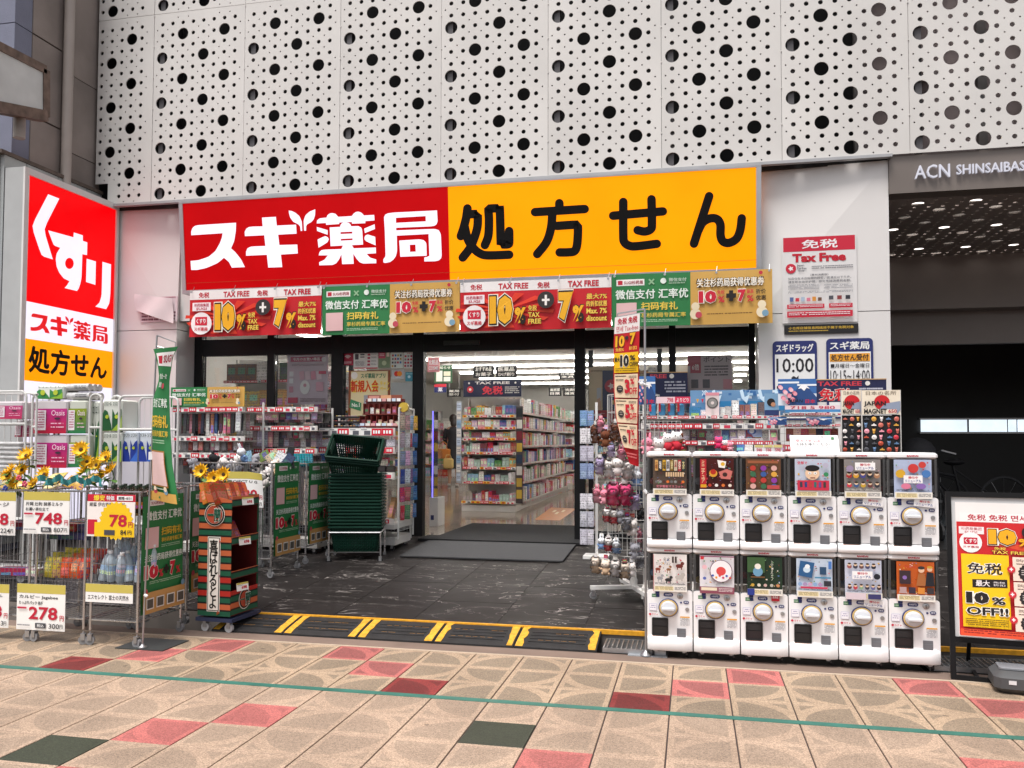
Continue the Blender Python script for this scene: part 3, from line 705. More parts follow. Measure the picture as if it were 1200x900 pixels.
c_ = {k: PS(*v) for k, v in dict(tl=(214, 238), bl=(218.5, 337.5), tm=(524, 221.5), bm=(528, 328), tr=(884.5, 197.5), br=(886, 317)).items()}
zt = (c_['tl'][2] + c_['tr'][2]) / 2; zb_ = (c_['bl'][2] + c_['br'][2]) / 2
XL, XM, XR = c_['bl'][0], (c_['bm'][0] + c_['tm'][0]) / 2, c_['br'][0]
def sgn(x0, x1, m, nm):
    YB = lambda z: 3.46 - .10 * (z - ZSB) / (ZST - ZSB)
    MB().add([(x0, YB(zb_), zb_), (x1, YB(zb_), zb_), (x1, YB(zt), zt), (x0, YB(zt), zt), (x0, YB(zb_) + .12, zb_), (x1, YB(zb_) + .12, zb_), (x1, YB(zt) + .12, zt), (x0, YB(zt) + .12, zt)],
             [(0, 1, 2, 3), (5, 4, 7, 6), (4, 0, 3, 7), (1, 5, 6, 2), (3, 2, 6, 7), (4, 5, 1, 0)]).build(nm, m, ms)
mb = MB(); [mb.box(xa_, 3.446, zb_ + .075, xb2, 3.4495, zb_ + .078) for xa_, xb2 in ((XL, XM - .004), (XM + .004, XR))]; mb.build('face_seam', mat('seam_shade', (.35, .06, .01), .5), ms)['kind'] = 'stuff'
sgn(XL, XM - .001, REDL, 'red_face'); sgn(XM + .001, XR, ORL, 'orange_face')
FR = mat('sign_frame_aluminium', (.50, .50, .52), .35, .6)
for nm, (x0, z0, x1, z1) in {'frame': (XL - .05, zt + .002, XR + .05, zt + .02), 'b': (XL - .05, zb_ - .04, XR + .05, zb_ - .002), 'l': (XL - .05, zb_ - .001, XL - .002, zt + .001), 'r': (XR + .002, zb_ - .001, XR + .05, zt + .001)}.items():
    YB = lambda z: 3.45 - .10 * (z - ZSB) / (ZST - ZSB)
    MB().add([(x0, YB(z0), z0), (x1, YB(z0), z0), (x1, YB(z1), z1), (x0, YB(z1), z1), (x0, YB(z0) + .16, z0), (x1, YB(z0) + .16, z0), (x1, YB(z1) + .16, z1), (x0, YB(z1) + .16, z1)],
             [(0, 1, 2, 3), (5, 4, 7, 6), (4, 0, 3, 7), (1, 5, 6, 2), (3, 2, 6, 7), (4, 5, 1, 0)]).build('frame', FR, ms)
def smooth_loop(l, it=1):
    for _ in range(it):
        o = []
        for i, p in enumerate(l):
            a, c = l[i - 1], l[(i + 1) % len(l)]
            d1 = (p[0] - a[0], p[1] - a[1]); d2 = (c[0] - p[0], c[1] - p[1]); n1 = math.hypot(*d1); n2 = math.hypot(*d2)
            cs = (d1[0] * d2[0] + d1[1] * d2[1]) / max(1e-6, n1 * n2)
            if cs > .55 and cs < .999:
                k1 = min(.25 * n1, .5 * n1) / n1; k2 = .25
                o += [(p[0] - d1[0] * .22, p[1] - d1[1] * .22), p, (p[0] + d2[0] * .22, p[1] + d2[1] * .22)]
                o[-2] = ((o[-3][0] + o[-1][0]) / 2 * .35 + p[0] * .65, (o[-3][1] + o[-1][1]) / 2 * .35 + p[1] * .65)
            else: o.append(p)
        l = o
    return l
za = lambda l: [(215 + x / 7.5, 225 + y / 7.5) for x, y in l]
zc = lambda l: [(365 + x / 7.273, 225 + y / 7.273) for x, y in l]
def arc(cx, cy_, rx, ry, n=16): return [(cx + rx * math.cos(6.2832 * i / n), cy_ + ry * math.sin(6.2832 * i / n)) for i in range(n)]
LOGO = [
 [za([(68, 380), (68, 345), (80, 315), (100, 298), (130, 291), (462, 270), (460, 340), (446, 430), (418, 495), (455, 528), (505, 590), (540, 660), (425, 665), (400, 615), (356, 578), (300, 625), (200, 668), (120, 685), (68, 685), (62, 606), (130, 600), (220, 570), (280, 520), (320, 450), (338, 400), (344, 362)])],
 [za([(540, 388), (538, 350), (552, 322), (575, 308), (610, 304), (696, 302), (690, 225), (812, 218), (820, 295), (990, 287), (994, 366), (832, 375), (843, 466), (1000, 462), (1005, 540), (856, 550), (868, 660), (745, 664), (733, 552), (550, 560), (550, 525), (562, 495), (590, 481), (620, 478), (720, 474), (710, 380)])],
 [za([(925, 163), (955, 168), (985, 183), (1020, 213), (1040, 260), (1044, 342), (1030, 342), (1025, 302), (1008, 283), (965, 262), (938, 225), (928, 190)])],
 [za([(1158, 152), (1157, 200), (1145, 240), (1122, 265), (1090, 282), (1078, 300), (1078, 340), (1060, 340), (1056, 250), (1072, 205), (1108, 172)])],
 [zc([(45, 268), (47, 243), (70, 224), (128, 218), (136, 198), (155, 183), (178, 179), (205, 186), (222, 205), (228, 212), (345, 205), (358, 184), (380, 170), (400, 167), (425, 176), (442, 192), (447, 200), (534, 195), (538, 242), (460, 248), (458, 266), (345, 270), (344, 256), (238, 260), (236, 273), (125, 280), (122, 264)])],
 [zc([(155, 302), (243, 297), (250, 275), (268, 260), (290, 257), (315, 262), (332, 275), (340, 292), (400, 290), (425, 304), (433, 330), (440, 448), (345, 453), (360, 480), (548, 473), (550, 522), (470, 527), (500, 560), (552, 575), (552, 607), (440, 610), (410, 598), (385, 570), (356, 527), (360, 612), (262, 615), (255, 532), (235, 575), (210, 608), (180, 622), (66, 625), (66, 598), (110, 578), (140, 540), (62, 540), (68, 512), (85, 496), (110, 491), (255, 486), (268, 456), (163, 462)]),
  zc([(248, 342), (248, 358), (348, 354), (348, 338)]), zc([(250, 400), (250, 415), (350, 410), (350, 395)])],
 [zc([(45, 298), (138, 325), (138, 365), (48, 332)])], [zc([(52, 405), (100, 382), (120, 376), (140, 386), (148, 404), (135, 430), (60, 475)])],
 [zc([(449, 312), (538, 275), (541, 315), (455, 350)])], [zc([(452, 385), (462, 368), (480, 362), (543, 382), (547, 455), (465, 420), (452, 403)])],
 [zc([(618, 215), (628, 193), (650, 182), (700, 175), (1070, 157), (1075, 250), (1066, 275), (1050, 287), (1020, 293), (722, 305), (722, 327), (1050, 314), (1085, 325), (1103, 360), (1110, 540), (1105, 565), (1085, 583), (1055, 590), (962, 592), (962, 558), (985, 553), (1005, 545), (998, 358), (727, 372), (730, 500), (720, 545), (700, 575), (670, 597), (630, 605), (613, 600), (613, 572), (632, 548), (625, 330)]),
  zc([(720, 220), (720, 263), (975, 250), (973, 205)])],
 [zc([(748, 414), (920, 403), (955, 410), (972, 425), (980, 445), (982, 543), (757, 552)]), zc([(838, 450), (840, 510), (889, 508), (886, 448)])],
]
def on_face(loops, mapf, parent, m, name='lettering', lift=.006):
    """polygons given in photo pixels, laid on the plane given by mapf"""
    mb = MB()
    for L_ in loops:
        L2 = [smooth_loop(l) for l in L_]
        tri = tessellate_polygon([[Vector((p[0], -p[1], 0)) for p in l] for l in L2])
        flat = [p for l in L2 for p in l]; fs = []
        for t in tri:
            a, b, c = (flat[i] for i in t)
            if (b[0] - a[0]) * (-c[1] + a[1]) - (-b[1] + a[1]) * (c[0] - a[0]) < 0: t = (t[0], t[2], t[1])
            fs.append(tuple(t))
        mb.add([mapf(*p) for p in flat], fs)
    return mb.build(name, m, parent)
on_face(LOGO, lambda x, y: PS(x, y, .005), ms, WHL)
def strokes(paths, mapf, parent, m, wpx, name='lettering', lift0=.004):
    mb = MB(); k = 0
    for pi, pts in enumerate(paths):
        w = wpx
        # resample with Catmull-Rom
        P_ = [pts[0]] + list(pts) + [pts[-1]]; q = []
        for i in range(1, len(P_) - 2):
            for s_i in range(5):
                t = s_i / 5; a, b, c, d = P_[i - 1], P_[i], P_[i + 1], P_[i + 2]
                q.append(tuple(.5 * ((2 * b[j]) + (-a[j] + c[j]) * t + (2 * a[j] - 5 * b[j] + 4 * c[j] - d[j]) * t * t + (-a[j] + 3 * b[j] - 3 * c[j] + d[j]) * t ** 3) for j in (0, 1)))
        q.append(P_[-1])
        left, right = [], []
        for i, p in enumerate(q):
            a = q[max(0, i - 1)]; b = q[min(len(q) - 1, i + 1)]; dx, dy = b[0] - a[0], b[1] - a[1]; n = math.hypot(dx, dy) or 1
            left.append((p[0] - dy / n * w / 2, p[1] + dx / n * w / 2)); right.append((p[0] + dy / n * w / 2, p[1] - dx / n * w / 2))
        n = len(q)
        lf = lift0 + .0006 * pi
        mb.add([mapf(*p, lf) for p in left + right], [(i, i + 1, n + i + 1, n + i) for i in range(n - 1)])
        for j, p in enumerate((q[0], q[-1])): mb.add([mapf(p[0] + w / 2 * math.cos(6.2832 * i / 14), p[1] - w / 2 * math.sin(6.2832 * i / 14), lf + .0003) for i in range(14)], [tuple(range(14))])
    return mb.build(name, m, parent)
z4 = lambda l: [(525 + x / 6.667, 195 + y / 6.667) for x, y in l]
z5 = lambda l: [(700 + x / 6.316, 195 + y / 6.316) for x, y in l]
STR4 = [z4(l) for l in ([(152, 328), (142, 400), (122, 480), (100, 545)], [(150, 375), (225, 372), (232, 380), (230, 470), (205, 560), (170, 640), (115, 712)], [(130, 470), (155, 570), (200, 640), (250, 680), (310, 695), (478, 690)],
    [(288, 615), (315, 540), (320, 420), (316, 340), (325, 330), (395, 328), (405, 340), (412, 590), (418, 608), (470, 608), (478, 590), (478, 505)],
    [(870, 287), (870, 345)], [(680, 357), (1068, 333)], [(815, 370), (805, 480), (770, 590), (697, 685)], [(850, 465), (1000, 456), (1015, 470), (1010, 600), (990, 660), (940, 671), (872, 672)])]
STR5 = [z5(l) for l in ([(117, 365), (485, 333)], [(192, 263), (192, 500), (200, 560), (240, 588), (300, 590), (440, 573)], [(401, 243), (404, 420), (395, 465), (350, 482), (298, 472)],
    [(828, 220), (715, 572)], [(745, 480), (780, 415), (835, 385), (885, 390), (911, 430), (912, 510), (930, 555), (975, 566), (1030, 535), (1058, 470), (1069, 384)])]
strokes(STR4 + STR5, lambda x, y, l: PS(x, y, l), ms, BKL, 10.2)
# normalised copies for the smaller signs
def norm_glyph(polys_or, key):
    vs, fs = [], []
    for L_ in polys_or:
        L2 = [smooth_loop(l) for l in L_]
        tri = tessellate_polygon([[Vector((p[0], -p[1], 0)) for p in l] for l in L2]); flat = [PS(*p) for l in L2 for p in l]; o = len(vs)
        for t in tri:
            a, b, c = (flat[i] for i in t)
            if (b[0] - a[0]) * (c[2] - a[2]) - (b[2] - a[2]) * (c[0] - a[0]) < 0: t = (t[0], t[2], t[1])
            fs.append(tuple(i + o for i in t))
        vs += [(p[0], p[2]) for p in flat]
    x0 = min(p[0] for p in vs); x1 = max(p[0] for p in vs); y0 = min(p[1] for p in vs); y1 = max(p[1] for p in vs)
    _tc[key] = ([((p[0] - x0) / (x1 - x0), (p[1] - y0) / (y1 - y0)) for p in vs], fs, (x1 - x0) / (y1 - y0))
norm_glyph(LOGO, ('@logo', .02, False, 0))

# ------------------------------------------------------------------ projecting sign on the left
XSG = -6.565
ls = thing('side_sign', 'tall lit red, white and orange sign box standing out from the wall on the left', 'sign', (0, 0, 0))
y0, y1, z0, z1 = 2.19, 3.53, .45, 4.05
PXs = lambda x, y, l=0: PX(x, y, XSG + l)
mb = MB(); mb.box(XSG - .22, y0 - .06, z0 - .02, XSG - .003, y1 + .04, z1 + .07); mb.build('sign_box', mat('pale_grey_paint', (.47, .48, .48), .4, var=.05), ls)
mb = MB()
for a in ((y0 - .06, z1 + .001, y1 + .04, z1 + .07), (y0 - .06, z0, y0 - .001, z1), (y1 + .001, z0, y1 + .04, z1)): mb.box(XSG - .0025, a[0], a[1], XSG + .02, a[2], a[3])
mb.build('frame', WHITE, ls)
REDL2 = mat('red_lit_face_bright', (.12, .001, .002), .35, var=.05, scale=2.5, emit=.8, emcol=(.8, .0, .002), spec=.12)
ZR, ZO1, ZO0 = 2.745, 2.36, 1.93
def face(nm, za_, zb2, m): MB().box(XSG - .0025, y0, za_, XSG, y1, zb2).build(nm, m, ls)
face('red_face', ZR + .001, z1, REDL2); face('white_face', ZO1 + .001, ZR, WHL); face('orange_face', ZO0, ZO1, ORL); face('white_face', z0, ZO0 - .001, WHL)
zl = lambda l: [(20 + x / 5.296, 195 + y / 5.296) for x, y in l]
KUS = [[zl([(193, 173), (262, 200), (165, 390), (222, 577), (152, 555), (90, 370)])],
       [zl([(193, 397), (350, 440), (352, 410), (408, 428), (408, 462), (436, 472), (434, 550), (405, 545), (400, 690), (392, 730), (382, 758), (372, 773), (295, 755), (312, 735), (325, 712), (290, 695), (262, 660), (245, 620), (240, 575), (246, 540), (268, 505), (228, 490)]), list(reversed(zl(arc(325, 602, 27, 35))))],
       [zl([(432, 573), (489, 590), (486, 735), (428, 717)])], [zl([(530, 592), (583, 608), (579, 790), (572, 850), (553, 886), (486, 870), (512, 845), (525, 800)])]]
on_face(KUS, lambda x, y: PXs(x, y, .004), ls, WHL)
# logo and orange line on the side face: x runs along -Y
def side_text(key, ya, yb, za_, zb2, m, bold=.02):
    vs, fs, asp = glyphs(key, bold) if not key.startswith('@') else _tc[(key, .02, False, 0)]
    mb = MB(); e = 0 if key[0] == '@' else .008
    for k_, (ey, ez) in enumerate(((0, 0), (e, 0), (-e, 0), (0, e), (0, -e))[:5 if e else 1]): mb.add([(XSG + .004 + .0003 * k_, ya + ey + (yb - ya) * u, za_ + ez + (zb2 - za_) * v) for u, v in vs], fs)
    mb.build('lettering', m, ls)
side_text('@logo', y0 + .08, y1 - .09, 2.44, 2.67, mat('red_film', (.62, .005, .01), .4, emit=.5, emcol=(.75, .0, .004)))
side_text('処方せん', y0 + .07, y1 - .10, 2.02, 2.29, BKL, .045)
# small red mark below
# ------------------------------------------------------------------ the neighbouring wall and metal box behind that sign
nb = thing('neighbour_building', 'grey concrete neighbouring building with a downpipe at the left edge', 'building', (0, 0, 0))
CONC = mat('brown_grey_concrete', (.26, .22, .20), .75, var=.22, scale=1.6, bump=.35, bscale=30)
xw = -6.86
for i, (za_, zb2) in enumerate(((.0, 4.62), (4.63, 5.52), (5.53, 7.2), (7.21, 9))):
    MB().box(xw - .3, 2.99, za_, xw, 3.62, zb2).build('concrete_panel', CONC, nb)
    MB().box(xw - .3, 2.54, za_ + (.0 if i == 0 else .22), xw - .01, 2.975, zb2 + .21).build('concrete_panel', CONC, nb)
MB().box(xw - 6, 2.45, 4.0, xw - .31, 2.54, 9).build('blue_wall', mat('blue_grey_render', (.27, .28, .34), .7, var=.08, scale=3), nb)
MB().box(xw - .32, 2.30, 5.75, xw - .02, 2.535, 9).build('textured_column', mat('blue_textured_render', (.20, .21, .28), .85, bump=.9, bscale=60), nb)
MB().box(xw - .32, 2.30, 0, xw - .02, 2.535, 5.74).build('textured_column', mat('blue_textured_render', (.20, .21, .28), .85, bump=.9, bscale=60), nb)
p = MB(); p.tube((xw + .06, 2.99, 3.9), (xw + .06, 2.99, 9), .055, 12)
p.build('downpipe', mat('grey_brown_pipe', (.38, .33, .30), .45, var=.1, scale=2), nb, smooth=True)
gb = thing('metal_cabinet', 'tall grey panelled metal box with a dark cap behind the red side sign', 'cabinet', (0, 0, 0))
GM = mat('grey_metal_panel', (.40, .42, .42), .42, .1, var=.08, scale=1.5)
xb_ = -6.80
for a, b2 in ((2.13, 2.42), (2.43, 2.87), (2.88, 3.32), (3.33, 3.58)):
    MB().box(xb_ - .05, a, .25, xb_, b2, 4.26).build('metal_panel', GM, gb)
MB().box(xb_ - 1.6, 2.10, .25, xb_ - .051, 2.128, 4.26).build('metal_panel', GM, gb)
MB().box(xb_ - 1.6, 2.14, .25, xb_ - .06, 3.57, 4.25).build('core', mat('dark_core', (.03, .03, .03), .6), gb)
MB().box(xb_ - 1.6, 2.07, 4.262, xb_ + .02, 3.58, 4.30).build('cap', mat('rusty_cap', (.10, .075, .06), .6, var=.4, scale=10), gb)
os_ = thing('old_sign', 'rusty framed blank white sign box on a short post at the top left', 'sign', (0, 0, 0))
RUST = mat('rusty_steel', (.17, .12, .095), .6, .3, var=.4, scale=12)
mid = 2.28; xo = -6.3
def PO(x, y): return PX(x, y, xo)
q = [PO(-40, 118), PO(54, 136), PO(54, 82), PO(-40, 34)]
vs = [(xo, p_[1], p_[2]) for p_ in q] + [(xo - .15, p_[1], p_[2]) for p_ in q]
BF2 = [(0, 1, 2, 3), (7, 6, 5, 4), (0, 4, 5, 1), (1, 5, 6, 2), (2, 6, 7, 3), (3, 7, 4, 0)]
MB().add(vs, BF2).build('blank_face', mat('grimy_white_face', (.60, .63, .62), .4, var=.12, scale=3), os_)
for (a, b2) in ((0, 1), (1, 2), (2, 3)):
    A, B = Vector(q[a]), Vector(q[b2]); MB().tube(A + Vector((-.03, 0, 0)), B + Vector((-.03, 0, 0)), .075 if a == 0 else .06, 4).build('frame', RUST, os_)
A, B = Vector(PO(-40, 90)), Vector(PO(30, 140))
MB().tube((xo - .08, PO(31, 140)[1], PO(31, 137)[2]), (xo - .08, PO(31, 140)[1], 4.301), .055, 14).build('post', mat('grimy_post', (.33, .29, .26), .5, var=.25, scale=5), os_, smooth=True)

# ================================================================== SHOP INTERIOR
WARMW = mat('interior_white', (.62, .60, .56), .6, var=.03)
ZC = 2.95
tag(MB().box(-7.2, 4.06, ZC, 1.84, 20, ZC + .1).build('interior_ceiling', WARMW), kind='structure')
iw = MB(); iw.box(-7.3, 4.06, .0, -7.2, 20, ZC); iw.box(1.741, 4.06, .0, 1.84, 17.0, ZC - .001); iw.box(-7.2, 20, 0, 1.84, 20.1, ZC)
tag(iw.build('interior_wall', WARMW), kind='structure')
LED = mat('led_strip', (1, 1, 1), .4, emit=14, emcol=(1, .96, .9), var=0)
LEDN = ['first crosswise row behind the sliding doors', 'second crosswise row', 'third crosswise row', 'fourth crosswise row', 'fifth crosswise row', 'sixth crosswise row', 'farthest crosswise row', 'added right above the windows to brighten them', 'short one at the left near the glass', 'long one running inward at the left', 'short one running inward above the aisle']
def led(x0, x1, y0, y1):
    t = thing('ceiling_light', 'white strip light, %s, on the shop ceiling' % LEDN.pop(0), 'ceiling light', ((x0 + x1) / 2, (y0 + y1) / 2, ZC), 0, 'strip lights on the shop ceiling')
    a, b_ = (x1 - x0) / 2, (y1 - y0) / 2
    MB().box(-a, -b_, -.05, a, b_, -.012).build('tube', LED, t)
    MB().box(-a - .01, -b_ - .01, -.011, a + .01, b_ + .01, -.001).build('housing', WHITE, t)
for y in (6.2, 8.4, 10.6, 12.2, 13.8, 15.6, 17.6): led(-5.2 if y > 9 else -5.6, 1.4, y, y + .05)
led(-5.6, 1.4, 4.75, 4.8); led(-5.65, -5.6, 5.2, 6.1); led(-5.65, -5.6, 6.3, 8.3); led(-4.3, -4.25, 12.4, 13.7)  # first strip is an addition that brightens the goods behind the windows
PAL = [S(h) for h in ('D8333A', 'E98A9C', 'F2C6CC', 'F4F1EA', 'FFFFFF', '3C6FB4', '9CC7E2', 'E9B23A', '5F9E57', '8C4A8E', '2B2B33', 'C9A27A', 'E46A2E', 'F7E08A', '1F4B6E', 'D9D9DC')]
PAL_PINK = [S(h) for h in ('F3B4C0', 'E4708A', 'F8DCE2', 'FFFFFF', 'D6B6DA', 'C83048', 'F2E6E0')]
PAL_MED = [S(h) for h in ('FFFFFF', 'F4F1EA', 'D8333A', '3C6FB4', '9CC7E2', 'F2C6CC', 'E9B23A', '5F9E57', 'B6D4C4', 'F0E0D0', '8C4A4E', '2E4C7E', 'E2E2E4', 'C0B6AC')]
def goods_row(mb, x0, x1, y, z, h0, h1, w0, w1, d, pal, rr, gap=.004, run=3):
    x = x0
    while x < x1 - w0:
        w = rr.uniform(w0, w1); h = rr.uniform(h0, h1); c = rr.choice(pal)
        for _ in range(rr.randint(1, run)):
            if x + w > x1: break
            dd = rr.uniform(0, .015)
            mb.box(x, y + dd, z, x + w - gap, y + d, z + h * rr.uniform(.96, 1), 0, c); x += w
        x += gap
    return mb
def price_rail(parent, x0, x1, y, z, h, seed=1, red=.5, n=None, name='price_rail', yellow=.0):
    rr = random.Random(seed)
    L_ = x1 - x0; p = Print(L_, h); mb = MB(); mb.box(x0, y, z, x1, y + .012, z + h); r_ = mb.build(name, OFFW, parent)
    x = 0; tw = h * 1.5
    while x < L_ - tw * .6:
        w = min(tw * rr.uniform(.7, 1.3), L_ - x); a, b = x / L_ + .002, (x + w) / L_ - .002
        q = rr.random()
        if q < red:
            p.rect(a, .08, b, .92, 'D8203A'); p.rect(a + (b - a) * .15, .3, a + (b - a) * .3, .7, 'FFFFFF'); p.rect(a + (b - a) * .4, .3, a + (b - a) * .55, .7, 'FFFFFF'); p.rect(a + (b - a) * .65, .3, a + (b - a) * .85, .7, 'FFFFFF')
        elif q < red + yellow: p.rect(a, .08, b, .92, 'F2C21A'); p.rect(a + (b - a) * .3, .3, a + (b - a) * .8, .8, 'C02030')
        else:
            p.rect(a, .08, b, .92, 'F4F2EE'); p.rect(a + (b - a) * .35, .35, a + (b - a) * .9, .85, 'D8405A' if rr.random() < .6 else '606068'); p.rect(a + (b - a) * .08, .15, a + (b - a) * .6, .25, '9A9AA0')
        x += w
    o = p.build(r_, 'price_print'); o.location = (x0, y - .0005, z)
    return r_
def gondola(name, label, loc, rz, L_, zs, depth, seed, pal, h=(.06, .15), w=(.04, .1), red=.3, yellow=.15, group=None, cat='shelf unit', back=True, glabel=None, rh=.035, topz=None, stuffcat='products'):
    rr = random.Random(seed)
    t = thing(name, label, cat, loc, rz, group)
    top = topz or zs[-1] + .3
    m = MB(); m.box(0, 0.02, 0, L_, depth, .10); m.build('base', OFFW, t)
    if back: MB().box(0, depth - .02, .1, L_, depth, top).build('back_panel', OFFW, t)
    for s_ in (0, L_ - .02): MB().box(s_, depth - .07, .101, s_ + .02, depth - .021, top).build('upright', OFFW, t)
    gm = MB()
    for i, z in enumerate(zs):
        d0 = 0 if i == 0 else .04
        MB().box(0.021 if i else 0, d0 + .012, z - .02, L_ - .021 if i else L_, depth - .071, z).build('shelf', OFFW, t)
        price_rail(t, .0, L_, d0 - .004, z - .03, rh, seed * 31 + i, red, yellow=yellow)
        gap = (zs[i + 1] - z - .05) if i + 1 < len(zs) else h[1]
        goods_row(gm, .02, L_ - .02, d0 + .02, z + .001, min(h[0], gap * .8), min(h[1], gap), w[0], w[1], depth - .13, pal, rr)
    g_ = gm.build('shelf_products', PACK); g_.location = loc; g_.rotation_euler = (0, 0, rz)
    tag(g_, glabel or ('rows of small packs on the ' + label), stuffcat, kind='stuff')
    return t
# end display facing the door
xA, xB = PY(541, 520, 7.3)[0], PY(604, 520, 7.3)[0]
zrow = [PY(570, y, 7.3)[2] for y in (588, 565, 548, 530.5, 514, 501, 487)]
fl = .25
gondola('end_display', 'tall white end display of packs facing the open door', (xA, 7.3, fl), 0, xB - xA, [z - fl for z in zrow], .42, 5, PAL_PINK + PAL_MED, h=(.10, .17), w=(.03, .06), red=.35, yellow=.25, glabel='packs and jars on the end display facing the door', topz=PY(570, 466, 7.3)[2] - fl, rh=.045)
# long aisle run, facing right
zs = [.12, .42, .72, 1.0, 1.28, 1.54]
gondola('aisle_shelf', 'long aisle shelf run behind the end display', (xB - .001, 7.75, fl), R(90), 5.2, zs, .42, 9, PAL_MED + PAL_PINK, h=(.17, .26), w=(.04, .10), red=.2, yellow=.1, glabel='packs on the long aisle shelf behind the end display', topz=1.75)
gondola('aisle_shelf', 'second aisle shelf run, farther back in the shop', (xB - .001, 13.6, fl), R(90), 4.6, zs, .42, 10, PAL_MED, h=(.12, .24), w=(.05, .12), red=.2, yellow=.1, glabel='packs on the second, farther aisle shelf', topz=1.75)
gondola('wall_shelf', 'white shelves across the back of the shop seen through the door', (-3.0, 17.2, fl), 0, 4.5, [.12, .45, .78, 1.1, 1.4, 1.7], .45, 12, PAL_MED, h=(.14, .25), w=(.06, .14), red=.2, yellow=.1, glabel='packs on the shelves across the back of the shop', topz=2.0)
gondola('aisle_shelf', 'white shelf run on the right of the aisle inside the shop', (-.55, 14.5, fl), R(-90), 7.5, zs, .42, 14, PAL_MED, h=(.12, .24), w=(.05, .12), red=.2, yellow=.1, glabel='packs on the shelf run right of the aisle', topz=1.75)
gondola('wall_shelf', 'white shelves behind the woman inside the shop', (-7.15, 16.5, fl), 0, 2.4, [.12, .45, .78, 1.1, 1.4], .45, 15, PAL_MED + PAL_PINK, h=(.14, .25), w=(.06, .14), glabel='packs on the shelves behind the woman', topz=1.7)
gondola('wall_shelf', 'white shelves along the left side wall of the shop', (-6.95, 6.2, fl), R(90), 9.0, [.12, .45, .78, 1.1, 1.4], .45, 16, PAL_MED + PAL_PINK, h=(.14, .25), w=(.06, .14), glabel='packs on the shelves along the left side wall', topz=1.75)
gondola('display_shelf', 'white shelf inside the left window with bright red bags', (-5.75, 4.55, fl), 0, .95, [.3, .7, 1.1, 1.5, 1.83], .4, 17, [S(h) for h in ('C02028', 'E4B060', '7B4A2A', 'D8333A', 'F2D060', '30603A', 'F4F1EA')], h=(.2, .27), w=(.1, .16), red=.7, yellow=.1, glabel='red and gold bags on the shelf inside the left window')
gondola('display_shelf', 'white shelf inside the right windows behind the capsule machines', (-.7, 4.7, fl), 0, 1.3, [.3, .7, 1.05, 1.4, 1.7], .4, 18, PAL, h=(.15, .25), w=(.05, .12), red=.3, yellow=.1, glabel='packs on the shelf inside the right windows')
gondola('display_shelf', 'dark stocked shelf inside the second window from the left', (-4.65, 4.8, fl), 0, .6, [.3, .7, 1.1, 1.45, 1.75], .4, 19, PAL_PINK + PAL, h=(.15, .25), w=(.06, .12), glabel='packs on the shelf inside the second window')
def board(name, label, cat, loc, w, h, base, fn, rz=0, th=.006, parent_step=.0012, group=None, warp=None, rx=0):
    t = thing(name, label, cat, loc, rz, group)
    if rx: t.rotation_euler = (rx, 0, rz)
    sheet(t, w, h, ink(base) if isinstance(base, str) else base, th, warp)
    if fn:
        p = Print(w, h, warp=warp, step=parent_step); fn(p); p.build(t)
    return t
def pxboard(name, label, cat, x0, y0, x1, y1, Y, base, fn, **kw):   # a board that spans photo pixels x0..x1, y0..y1 on the plane Y
    a, b = PY(x0, y1, Y), PY(x1, y1, Y); c = PY((x0 + x1) / 2, y0, Y); d = PY((x0 + x1) / 2, y1, Y)
    return board(name, label, cat, (a[0], Y, d[2]), b[0] - a[0], c[2] - d[2], base, fn, **kw)
def taxfree_navy(p):
    p.text('TAX FREE', .2, .08, .8, .24, 'E8E4DC', .03); p.text('免税', .33, .36, .68, .86, 'D83A48', .05); p.disc(.12, .55, p.h * .2, 'C8303E'); p.disc(.12, .55, p.h * .08, 'F0E0D8'); p.lines(.72, .4, .97, .85, 4, 'D8D6D0', seed=4)
    p.disc(.1, .17, p.h * .06, 'E8E4DC'); p.disc(.9, .17, p.h * .06, 'E8E4DC')
pxboard('tax_free_board', 'navy TAX FREE board on top of the end display inside the shop', 'sign', 543, 445.5, 611, 465, 7.28, '1B2240', taxfree_navy)
def blackhang(a, b):
    def f(p): p.text(a, .12, .12, .88, .45, 'F0EEE8', .03); p.text(b, .12, .55, .88, .85, 'F0EEE8', .03)
    return f
for (x0, y0, x1, y1, Y, a, b, lb) in ((554.5, 428.5, 579, 443, 9.5, 'おすすめ品', 'お菓子', 'black hanging sign with white writing, left of the pair over the end display'), (581, 428.5, 605.6, 443, 9.5, '医薬品', 'ひげ剃り', 'black hanging sign with white writing, right of the pair over the end display'),
    (524, 455.6, 540, 465, 11, '薬局', '受付', 'small black hanging sign above the woman'), (643, 454, 658, 464, 13, '風邪薬', '目薬', 'small black hanging sign over the aisle near its far end'), (660, 454, 675, 464, 13, '洗剤', '雑貨', 'small black hanging sign beside the door post, far in the aisle'), (655, 436, 675, 444, 11, '日用品', '文具', 'black hanging sign higher up over the aisle, close to the right door post')):
    t = pxboard('hanging_sign', lb, 'sign', x0, y0, x1, y1, Y, '15151A', blackhang(a, b), group='black hanging signs in the shop')
    w = PY(x1, 440, Y)[0] - PY(x0, 440, Y)[0]; zt_ = PY(x0, y0, Y)[2]; h_ = zt_ - PY(x0, y1, Y)[2]
    m = MB(); m.tube((.04, .003, h_), (.04, .003, ZC - t.location[2]), .004, 4); m.tube((w - .04, .003, h_), (w - .04, .003, ZC - t.location[2]), .004, 4); m.build('hanger', STEEL, t)
pxboard('pink_notice', 'pink hanging notice at the left inside the door', 'sign', 501, 419, 515, 436, 6.0, 'E89AA0', lambda p: (p.text('化粧品', .1, .15, .9, .5, 'FFFFFF'), p.text('COSME', .1, .6, .9, .85, 'FFFFFF')))
